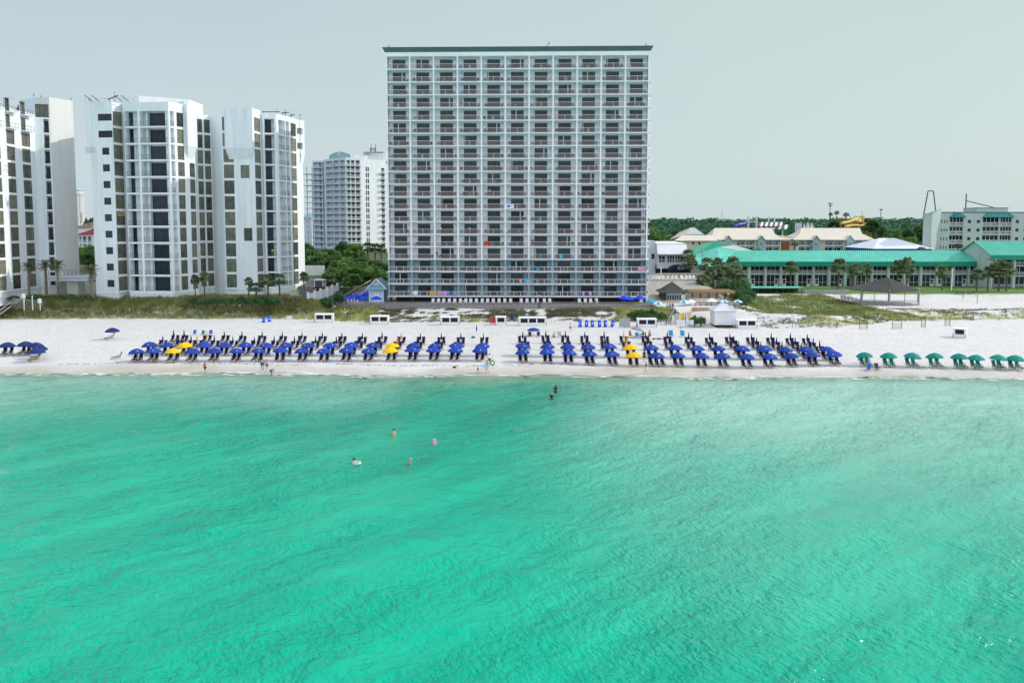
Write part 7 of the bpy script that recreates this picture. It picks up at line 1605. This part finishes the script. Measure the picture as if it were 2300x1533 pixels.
for i, (px, py) in enumerate(PT):
    q = atY(px, py, 205); PC.put((q.x, 205, zgf(q.x, 205)), rnd.uniform(-.3, .3), 1, f"white lounger on the pool terrace behind the tiki bar, {ORD[sorted(v[0] for v in PT).index(px)+1]} from the left", 'white loungers on the pool terrace')
x0, x1 = xY(1458, 640, 209), xY(1600, 640, 209); t = thing('terrace_rail', 'pale balustrade across the pool terrace behind white loungers', 'railing', ((x0+x1)/2, 209, zgf(x0, 209))); b = MB('stucco_beige'); z = zgf((x0+x1)/2, 209)
for k in range(48): x = x0+(x1-x0)*k/47; b.box(x-.05, x+.05, 208.95, 209.05, z-.4, z+1.1)
b.box(x0, x1, 208.9, 209.1, z+1.1, z+1.2).box(x0, x1, 209.06, 209.2, z-.6, z+.45); b.build('balustrade', t)
# left steps
p = atY(20, 672, 164); t = thing('beach_steps', 'grey timber steps and railings going down to sand at far left', 'steps', (p.x, 163, 2)); b = MB('wood_grey'); xl, xr = xY(0, 675, 164), xY(26, 675, 164)
for k in range(8): b.box(xl-2+.1*k, xr-2.2+.28*k, 160.5+.45*k, 160.95+.45*k, 1.6+.33*k, 1.68+.33*k)
b.build('tread', t); b = MB('wood_grey')
for x0_, x1_ in ((xl-2.1, xl-1.2), (xr-2.0, xr)): b.bar((x0_, 160.4, 2.5), (x1_, 164.2, 5.2), .1, .14).bar((x0_, 160.4, 1.7), (x1_, 164.2, 4.4), .08, .2)
b.build('handrail', t); b = MB('wood_grey')
for px in range(30, 100, 5): x = xY(px, 675, 164.3); b.box(x-.04, x+.04, 164.2, 164.3, 3.6, 5.9-.012*(px-30))
b.bar((xY(28, 668, 164.2), 164.2, 5.85), (xY(97, 672, 164.2), 164.2, 5.1), .1, .12); b.build('railing', t)
for i, px in enumerate((54, 73, 90)):
    b = MB('white'); x = xY(px, 675, 163.6); b.box(x-.07, x+.07, 163.5, 163.64, 3.4, 6.9-.5*i)
    if i != 1: b.box(x-.4, x+.4, 163.45, 163.5, 5.9-.5*i, 6.8-.5*i)
    tag(rebase(b.build('white_post')), f"white post by the far left steps, {ORD[i+1]} from the left", 'post', 'white posts by the far left steps')
p = onground(9, 713); t = thing('beach_cart', 'dark beach cart with a tan load at the left photo edge', 'cart', tuple(p)); b = MB('dark'); b.tube([p+Vector((-.3, 0, .3)), p+Vector((-.3, .15, .3))], .3, 10).tube([p+Vector((.5, 0, .2)), p+Vector((.5, .15, .2))], .2, 10).bar(p+Vector((-.8, 0, .85)), p+Vector((1.3, 0, .75)), .5, .06); b.build('frame', t); b = MB('towelyel'); b.box(p.x+.1, p.x+.9, p.y-.2, p.y+.2, p.z+.35, p.z+.7); b.build('load', t)

# loose beach things
def low_chair(m_):
    t = thing('sand_chair', None, 'beach chair'); b = MB(m_); b.face([(-.27, -.25, .22), (.27, -.25, .22), (.27, .25, .2), (-.27, .25, .2)]); b.face([(-.27, .25, .2), (.27, .25, .2), (.27, .5, .85), (-.27, .5, .85)]); b.build('sling', t); b = MB('grey')
    for x in (-.28, .28): b.tube([(x, -.27, 0), (x, -.25, .45), (x, .35, .45)], .015, 4).tube([(x, .5, 0), (x, .2, .2), (x, .52, .88)], .015, 4)
    b.build('frame', t); return t
LC = dict(m=Proto(low_chair('maroon')), c=Proto(low_chair('cyan')), w=Proto(low_chair('lightblue')), k=Proto(low_chair('grey')), b=Proto(low_chair('plastic_blue')), d=Proto(low_chair('dkgrey')), t=Proto(low_chair('green_cloth')))
for k, px, py, rz, sc_, lab in (('m', 1190, 756, 0, 1, 'maroon sling chair near the small blue umbrella, left'), ('m', 1209.5, 756, 0, 1, 'maroon sling chair near the small blue umbrella, right'), ('k', 1257, 757, .2, 1.1, 'grey sling chair right of the lime-shirted person'), ('c', 1507.5, 757, 0, 1.35, 'turquoise oval-backed chair behind the right block, left one'), ('c', 1533.5, 757, 0, 1.35, 'turquoise oval-backed chair behind the right block, right one'), ('w', 1431, 759, 0, 1.1, 'pale blue sling chair left under the grey canopy'), ('w', 1441, 760, .3, 1, 'pale blue sling chair right under the grey canopy'), ('b', 1949, 832, -.9, 1, 'bright blue sling chair near the water below the green row'), ('d', 1972, 831, .2, 1.1, 'dark grey sling chair near the water below the green row'), ('t', 455, 753, 0, 1, 'green sling chair behind the left block'), ('b', 436, 752, 0, 1, 'blue sling chair left of the green one, behind left block'), ('b', 473, 752, .2, 1, 'blue sling chair right of the green one, behind left block')):
    LC[k].put(onground(px, py), rz, sc_, lab, 'small sling chairs on the sand')
p = onground(1063, 759); b = MB('green_cloth'); b.box(p.x-.3, p.x+.3, p.y-.2, p.y+.2, p.z, p.z+.38).m('white').box(p.x-.31, p.x+.31, p.y-.21, p.y+.21, p.z+.38, p.z+.45); tag(rebase(b.build('cooler')), 'green cooler with a white lid at the right of the left block', 'cooler')
CLO['b'].put(onground(1070.5, 741, .9), 0, .9, 'thin folded navy umbrella beside the green cooler', 'folded beach umbrellas')
for k, px, py, h_, lab in (('b', 1198, 738, 1.5, 'small flat blue umbrella behind the right block'),): o = UMB[k][0].put(onground(px, py, h_-.25), .2, (1, 1, .72), lab, 'open umbrellas of the right block')
o = UMB['k'][0].put(onground(1428, 741, 1.3), .3, (1.05, 1.05, .95), 'grey tilted umbrella behind the yellow ones', None); o.rotation_euler.y = .25
p = onground(1479, 762); b = MB('black')
for k in range(7): a = k*.9; b.lathe([(.02, 0), (.16, .06), (.18, .16), (.05, .26)], (p.x-.9+.32*k+.1*math.sin(k*4), p.y+.1*math.cos(k*3), p.z), 7)
tag(rebase(b.build('bag_heap')), 'heap of dark beach bags on sand behind the right block', 'bags')
p = onground(1021, 825); b = MB('black'); b.lathe([(.3, 0), (.26, .1), (.12, .2), (.02, .24)], tuple(p), 9); tag(rebase(b.build('seaweed_clump')), 'dark seaweed lump on wet sand right of centre', 'seaweed')
for i, (p0, p1) in enumerate(((1465, 1502), (1556, 1586))): 
    a, c = onground(p0, 728), onground(p1, 728); t = thing('beach_bench', f"low grey timber bench {'left' if i == 0 else 'right'} of the ramp foot", 'bench', tuple(a), 'benches by the ramp foot'); b = MB('wood_grey'); b.bar(a+Vector((0, 0, .75)), c+Vector((0, 0, .75)), .5, .07); b.build('seat', t); 
    for q in (.15, .85): b = MB('wood_dark'); v = a.lerp(c, q); b.box(v.x-.08, v.x+.08, v.y-.2, v.y+.2, v.z-.2, v.z+.72); b.build('leg', t)
p = onground(1433, 733.5); t = thing('rescue_stand', 'narrow wooden rescue stand with a red float beside the storage box', 'stand', tuple(p)); b = MB('wood_dark'); b.box(p.x-.35, p.x+.35, p.y-.6, p.y-.1, p.z, p.z+.4).bar((p.x+.3, p.y-.4, p.z+.4), (p.x+.3, p.y-.4, p.z+2.3), .06, .06); b.build('frame', t); b = MB('red'); b.box(p.x-.3, p.x+.2, p.y-.62, p.y-.2, p.z+.42, p.z+.8); b.build('float', t)

# ================================================================== PEOPLE
def skin(name, verts, edges, radii, m_, parent=None, sub=1):
    me = bpy.data.meshes.new(name); me.from_pydata([tuple(v) for v in verts], edges, []); me.materials.append(M[m_])
    o = bpy.data.objects.new(name, me); COL.objects.link(o)
    if parent is not None: o.parent = parent; 
    md = o.modifiers.new('skin', 'SKIN'); md.use_smooth_shade = True
    lay = me.skin_vertices[0].data
    for i, r in enumerate(radii): lay[i].radius = (r, r) if not hasattr(r, '__len__') else r
    for i in range(len(verts)): lay[i].use_root = (i == 0)
    if sub: s_ = o.modifiers.new('sub', 'SUBSURF'); s_.levels = sub; s_.render_levels = sub
    WO[o.name] = Vector((0, 0, 0)); return o
def person(label, p, rz, H=1.7, pose='stand', top='gray', bottom='dkgrey', hair='brownhair', sk='skin', hat=None, long=False, bare=False):
    """forward is local -Y; one continuous skinned body, clothes and hair as children"""
    J = dict(pel=(0, 0, .95), sp=(0, 0, 1.13), ch=(0, 0, 1.33), nk=(0, 0, 1.47), hd=(0, -.02, 1.57), ht=(0, -.01, 1.67), ns=(0, -.10, 1.575))
    for s_, n_ in ((-1, 'l'), (1, 'r')):
        J.update({n_+'h': (.10*s_, 0, .90), n_+'k': (.11*s_, -.02, .50), n_+'a': (.11*s_, .02, .08), n_+'t': (.12*s_, -.15, .03), n_+'s': (.18*s_, 0, 1.40), n_+'e': (.24*s_, .02, 1.13), n_+'w': (.25*s_, -.06, .90)})
    if pose == 'walk': J.update(lk=(-.1, -.16, .52), la=(-.1, -.24, .09), lt=(-.1, -.40, .06), rk=(.1, .06, .50), ra=(.1, .34, .14), rt=(.1, .22, .03), lw=(-.26, .14, .93), le=(-.23, .12, 1.15), rw=(.26, -.24, .98), re=(.24, -.06, 1.13))
    if pose == 'carry': J.update(lk=(-.1, -.14, .52), la=(-.1, -.2, .09), lt=(-.1, -.36, .06), ra=(.1, .28, .12), rt=(.1, .15, .03), rk=(.1, .05, .5), re=(.34, .02, 1.15), rw=(.42, -.16, 1.02), le=(-.34, 0, 1.15), lw=(-.40, -.18, 1.05))
    if pose == 'fold': J.update(lw=(-.05, -.22, 1.22), le=(-.24, -.08, 1.12), rw=(.08, -.2, 1.12), re=(.25, -.06, 1.13))
    if pose == 'hips': J.update(le=(-.36, .06, 1.16), re=(.36, .06, 1.16), lw=(-.18, -.08, .98), rw=(.18, -.08, .98))
    if pose == 'bend': J.update(pel=(0, .15, .88), sp=(0, 0, .98), ch=(0, -.2, 1.04), nk=(0, -.34, 1.06), hd=(0, -.45, 1.05), ht=(0, -.54, 1.03), ns=(0, -.46, .96), lh=(-.1, .15, .84), rh=(.1, .15, .84), ls=(-.17, -.26, 1.04), rs=(.17, -.26, 1.04), le=(-.2, -.3, .78), re=(.2, -.3, .78), lw=(-.16, -.36, .52), rw=(.16, -.36, .52), lk=(-.11, .02, .48), rk=(.11, .06, .48))
    if pose in ('sit', 'sitlow'):
        z = .42 if pose == 'sit' else .12
        J.update(pel=(0, .1, z+.12), sp=(0, .16, z+.32), ch=(0, .2, z+.54), nk=(0, .2, z+.68), hd=(0, .17, z+.78), ht=(0, .18, z+.88), ns=(0, .09, z+.78))
        for s_, n_ in ((-1, 'l'), (1, 'r')): J.update({n_+'h': (.1*s_, .06, z+.08), n_+'k': (.14*s_, -.36, z+.2 if pose == 'sitlow' else z+.1), n_+'a': (.13*s_, -.66, .1), n_+'t': (.13*s_, -.8, .14), n_+'s': (.18*s_, .2, z+.6), n_+'e': (.26*s_, .12, z+.34), n_+'w': (.2*s_, -.16, z+.26)})
    k = H/1.7; names = list(J); V = [Vector(J[n])*k for n in names]; ix = {n: i for i, n in enumerate(names)}
    rad = dict(pel=(.15, .11), sp=(.135, .10), ch=(.16, .11), nk=.055, hd=(.085, .10), ht=(.07, .08), ns=.018)
    for n_ in 'lr': rad.update({n_+'h': .09, n_+'k': .056, n_+'a': .038, n_+'t': .034, n_+'s': .06, n_+'e': .042, n_+'w': .027})
    E = [('pel', 'sp'), ('sp', 'ch'), ('ch', 'nk'), ('nk', 'hd'), ('hd', 'ht'), ('hd', 'ns')]
    for n_ in 'lr': E += [('pel', n_+'h'), (n_+'h', n_+'k'), (n_+'k', n_+'a'), (n_+'a', n_+'t'), ('ch', n_+'s'), (n_+'s', n_+'e'), (n_+'e', n_+'w')]
    E = [(ix[a], ix[b_]) for a, b_ in E]; Rr = [rad[n] for n in names]
    for n_ in 'lr':   # palm and five unequal fingers
        w_, e_ = V[ix[n_+'w']], V[ix[n_+'e']]; d = (w_-e_).normalized(); sv = d.cross(Vector((0, 1, 0))).normalized() if abs(d.y) < .9 else Vector((1, 0, 0))
        pi_ = len(V); V.append(w_+d*.07*k); Rr.append((.034, .02)); E.append((ix[n_+'w'], pi_))
        for j, ln in enumerate((.055, .075, .082, .076, .058)):
            q = V[pi_]+sv*((j-2)*.019)+d*(.02 if j else -.02); f1, f2 = len(V), len(V)+1; dd = d if j else (d+sv*-1.2).normalized()
            V += [q+dd*ln*.5*k, q+dd*ln*k+Vector((0, -.02, 0))]; Rr += [.009, .008]; E += [(pi_, f1), (f1, f2)]
    Rr = [(r*k if not hasattr(r, '__len__') else (r[0]*k, r[1]*k)) for r in Rr]
    o = skin('person', V, E, Rr, sk); o.location = p; o.rotation_euler = (0, 0, rz); tag(o, label, 'person', 'people on the beach and in the water')
    def garment(name, ns, es, grow, m_, extra={}):
        vi = {n: i for i, n in enumerate(ns)}; vv = [Vector(extra.get(n, J.get(n)))*k for n in ns]; rr = []
        for n in ns:
            r = rad[n]; r = (r, r) if not hasattr(r, '__len__') else r; rr.append(((r[0]+grow)*k, (r[1]+grow)*k))
        skin(name, vv, [(vi[a], vi[b_]) for a, b_ in es], rr, m_, o)
    mid = {n_+'e': tuple(Vector(J[n_+'s']).lerp(Vector(J[n_+'e']), .6)) for n_ in 'lr'}
    if not bare: garment('shirt', ['ch', 'sp', 'pel', 'ls', 'rs', 'le', 're'], [('ch', 'sp'), ('sp', 'pel'), ('ch', 'ls'), ('ch', 'rs'), ('ls', 'le'), ('rs', 're')], .02, top, mid)
    if bottom: garment('shorts', ['pel', 'lh', 'rh', 'lk', 'rk'], [('pel', 'lh'), ('pel', 'rh'), ('lh', 'lk'), ('rh', 'rk')], .025, bottom, {n_+'k': tuple(Vector(J[n_+'h']).lerp(Vector(J[n_+'k']), .7)) for n_ in 'lr'})
    hd, ht = Vector(J['hd'])*k, Vector(J['ht'])*k; up_ = (ht-hd).normalized(); c = hd+up_*.06*k+Vector((0, .025*k, 0)); b = MB(hat or hair)
    prof = [(.098, -.05), (.106, .01), (.09, .06), (.05, .095), (.01, .105)]
    if hat: prof = [(.19, -.005), (.185, .01), (.105, .02), (.1, .08), (.05, .115), (.01, .12)]
    elif long: prof = [(.06, -.24), (.085, -.12)]+prof
    b.lathe([(r*k, z*k) for r, z in prof], (0, 0, 0), 10); q = Vector((0, 0, 1)).rotation_difference(up_).to_matrix().to_4x4(); T = Matrix.Translation(c) @ q
    b.v = [tuple(T @ Vector(v)) for v in b.v]; h_ = b.build('hat' if hat else 'hair', None, True); h_.parent = o
    b = MB('black')   # eyes and mouth on the face
    fw = Vector(J['ns'])*k-hd; fw.normalize(); sx_ = fw.cross(up_).normalized()
    for s_ in (-1, 1): e = hd+fw*.094*k+sx_*.032*s_*k+up_*.022*k; b.lathe([(.004, -.006), (.011, 0), (.004, .006)], tuple(e), 6)
    e = hd+fw*.088*k-up_*.045*k; b.box(e.x-.02, e.x+.02, e.y-.006, e.y+.006, e.z-.004, e.z+.004); f_ = b.build('face', None); f_.parent = o
    return o
gp = onground
person('person in a red shirt and dark shorts at water edge, arms folded', gp(461, 838), R(-40), 1.62, 'fold', 'red', 'dkgrey', 'brownhair')
person('person in grey shirt and black shorts, left of the beach pair', gp(589.5, 831), R(15), 1.78, 'stand', 'gray', 'dkgrey', 'darkhair', 'skin2')
person('bare-chested boy in blue trunks, right of the beach pair', gp(599.5, 832.5), R(10), 1.6, 'stand', None, 'trunks', 'brownhair', bare=True)
person('child in dark clothes bending over at the water edge', gp(610, 842), R(80), 1.3, 'bend', 'kidgreen', 'dkgrey', 'brownhair', 'skin2')
person('small child in a lime shirt walking along wet sand', gp(1073.5, 837), R(-70), 1.05, 'walk', 'lime', 'dkgrey', 'darkhair')
man = person('bare-chested man carrying a blue float along wet sand', gp(1094, 837), R(-20), 1.78, 'carry', None, 'wht', 'brownhair', bare=True)
person('person in navy shorts walking behind the man with the float', gp(1099.5, 820), R(10), 1.7, 'carry', 'wht', 'navy', 'brownhair')
person('person in black top and white shorts walking on wet sand', gp(1451, 840), R(-110), 1.68, 'walk', 'dkgrey', 'wht', 'darkhair')
person('person in dark clothes standing beside the front yellow umbrella', gp(1447, 813), R(160), 1.75, 'stand', 'dkgrey', 'dkgrey', 'darkhair', long=True)
person('person in pale red walking high on the beach behind the loungers', gp(1281, 745.5), R(150), 1.66, 'walk', 'wht', 'red', 'brownhair')
person('person in a lime shirt seated on sand behind right block', gp(1244, 758), R(200), 1.7, 'sitlow', 'lime', 'dkgrey', 'darkhair')
person('person in a red shirt seated near the grey umbrella', gp(1416, 758), R(30), 1.7, 'sit', 'red', 'dkgrey', 'darkhair')
person('bare-shouldered person standing among folded umbrellas behind right block', gp(1459, 763), R(170), 1.7, 'stand', None, 'navy', 'darkhair', bare=True)
person('person in dark clothes seated beside the pale blue chairs', gp(1444, 760), R(-30), 1.65, 'sit', 'navy', 'dkgrey', 'darkhair')
person('person in red seated at left under the first green umbrella', gp(1931, 815), R(0), 1.7, 'sit', 'red', 'red', 'brownhair')
person('person with bare legs seated at right under the first green umbrella', gp(1949, 815), R(0), 1.65, 'sit', 'red', 'dkgrey', 'brownhair', 'skin2')
for i, (px, top, lab) in enumerate(((1499, 'wht', 'person in white at the top of the boardwalk ramp, left of three'), (1505, 'lightblue', 'person in pale blue at the top of the boardwalk ramp, middle of three'), (1511, 'navy', 'person in navy at the top of the boardwalk ramp, right of three'))): 
    q = atY(px, 697, 167); q.z = 2.93; person(lab, q, R(20*i), 1.7, 'walk', top, 'dkgrey', 'darkhair')
q = atY(612, 598, 178.0*KB); q.z = zb[2]+.1; q.y = 178.0*KB+.3; person('worker in a hi-vis shirt on a condo balcony', q, 0, 1.7, 'stand', 'hiviz', 'dkgrey', 'darkhair')
person('tan platform visitor in white on the deck by the tower steps', Vector((xY(1338, 690, 171), 170.8, dz)), R(60), 1.7, 'walk', 'wht', 'gray', 'brownhair')
for k, j, f_, top, bot, nm in ((15, 3, .1, 'dkgrey', 'dkgrey', 'dark clothes'), (5, 2, .2, 'wht', 'gray', 'a white shirt'), (3, 2, .05, 'navy', 'dkgrey', 'navy'), (5, 10, .12, 'gray', 'dkgrey', 'grey'), (4, 6, .12, 'dkgrey', 'navy', 'dark navy'), (5, 3, .45, 'lightblue', 'gray', 'pale blue'), (10, 8, .8, 'red', 'dkgrey', 'a red shirt'), (8, 4, .3, 'pink', 'navy', 'pink')):
    person(f"person in {nm} at rail in the tower's {ORD[19-k]} row down, {ORD[j+1]} bay across", Tw(TU[j][0]+f_*BW, -.5, tzs[k]), yawT+rnd.uniform(-.5, .5), 1.7, rnd.choice(('stand', 'fold', 'hips')), top, bot, 'darkhair')
def wade(label, px, py, depth, **kw):
    p = atZ(px, py, 0); p.z = -depth; return person(label, p, **kw)
wade('dark-haired swimmer standing hands on hips in the shallows, upper of two', 1248, 881, .78, rz=R(170), pose='hips', top='dkgrey', bottom='dkgrey', hair='darkhair', long=True)
wade('swimmer in a dark suit in the shallows, lower of two', 1239, 897, .85, rz=R(170), top='navy', bottom='navy', hair='gray')
wade('dark-haired swimmer alone, uppermost of the left four', 885, 975, 1.15, rz=R(60), bare=True, bottom='navy', hair='darkhair')
wade('swimmer in a lavender sun hat, right of the left four', 975, 1001, 1.05, rz=R(190), top='pink', bottom='navy', hat='lav')
wade('swimmer in a grey hat, lower right of the left four', 921, 1041, 1.2, rz=R(-60), bare=True, bottom='navy', hat='gray')
wade('dark-haired swimmer with a pale float, lower left of four', 795, 1041, 1.2, rz=R(-80), bare=True, bottom='navy', hair='darkhair')
p = atZ(801, 1039, .06); b = MB('plastic_white')
for k in range(14): a = k*2*math.pi/14; b.tube([(p.x+.34*math.cos(a), p.y+.34*math.sin(a), p.z), (p.x+.34*math.cos(a+.45), p.y+.34*math.sin(a+.45), p.z)], .08, 6, False)
tag(rebase(b.build('swim_ring')), 'pale swim ring floating beside the lower left swimmer', 'swim ring')
p = gp(1094, 837); b = MB('lightblue'); b.X = Matrix.Translation((p.x-.3, p.y-.35, p.z+1.02)) @ Matrix.Rotation(.15, 4, 'Y'); b.lathe([(.05, -.06), (.5, -.05), (.62, 0), (.5, .05), (.05, .06)], n=16); b.v = [((x-p.x+.3)*1.25+p.x-.3, y, z) for x, y, z in b.v]; tag(rebase(b.build('bodyboard')), 'light blue oval float carried by the bare-chested man', 'float')
p = gp(1106, 826); b = MB('kidgreen')
for k in range(12): a = k*2*math.pi/12; b.tube([(p.x+.3*math.cos(a), p.y, p.z+.75+.3*math.sin(a)), (p.x+.3*math.cos(a+.53), p.y, p.z+.75+.3*math.sin(a+.53))], .09, 6, False)
tag(rebase(b.build('swim_ring')), 'green swim ring held behind the man with the float', 'swim ring')
# lettering becomes plain mesh
bpy.context.view_layer.update(); dg = bpy.context.evaluated_depsgraph_get()
for o in [o for o in bpy.data.objects if o.type == 'FONT']:
    me = bpy.data.meshes.new_from_object(o.evaluated_get(dg)); n = o.name; q = bpy.data.objects.new('lettering', me); q.parent = o.parent; q.matrix_parent_inverse = o.matrix_parent_inverse.copy(); q.location = o.location; q.rotation_euler = o.rotation_euler; COL.objects.link(q); bpy.data.objects.remove(o)
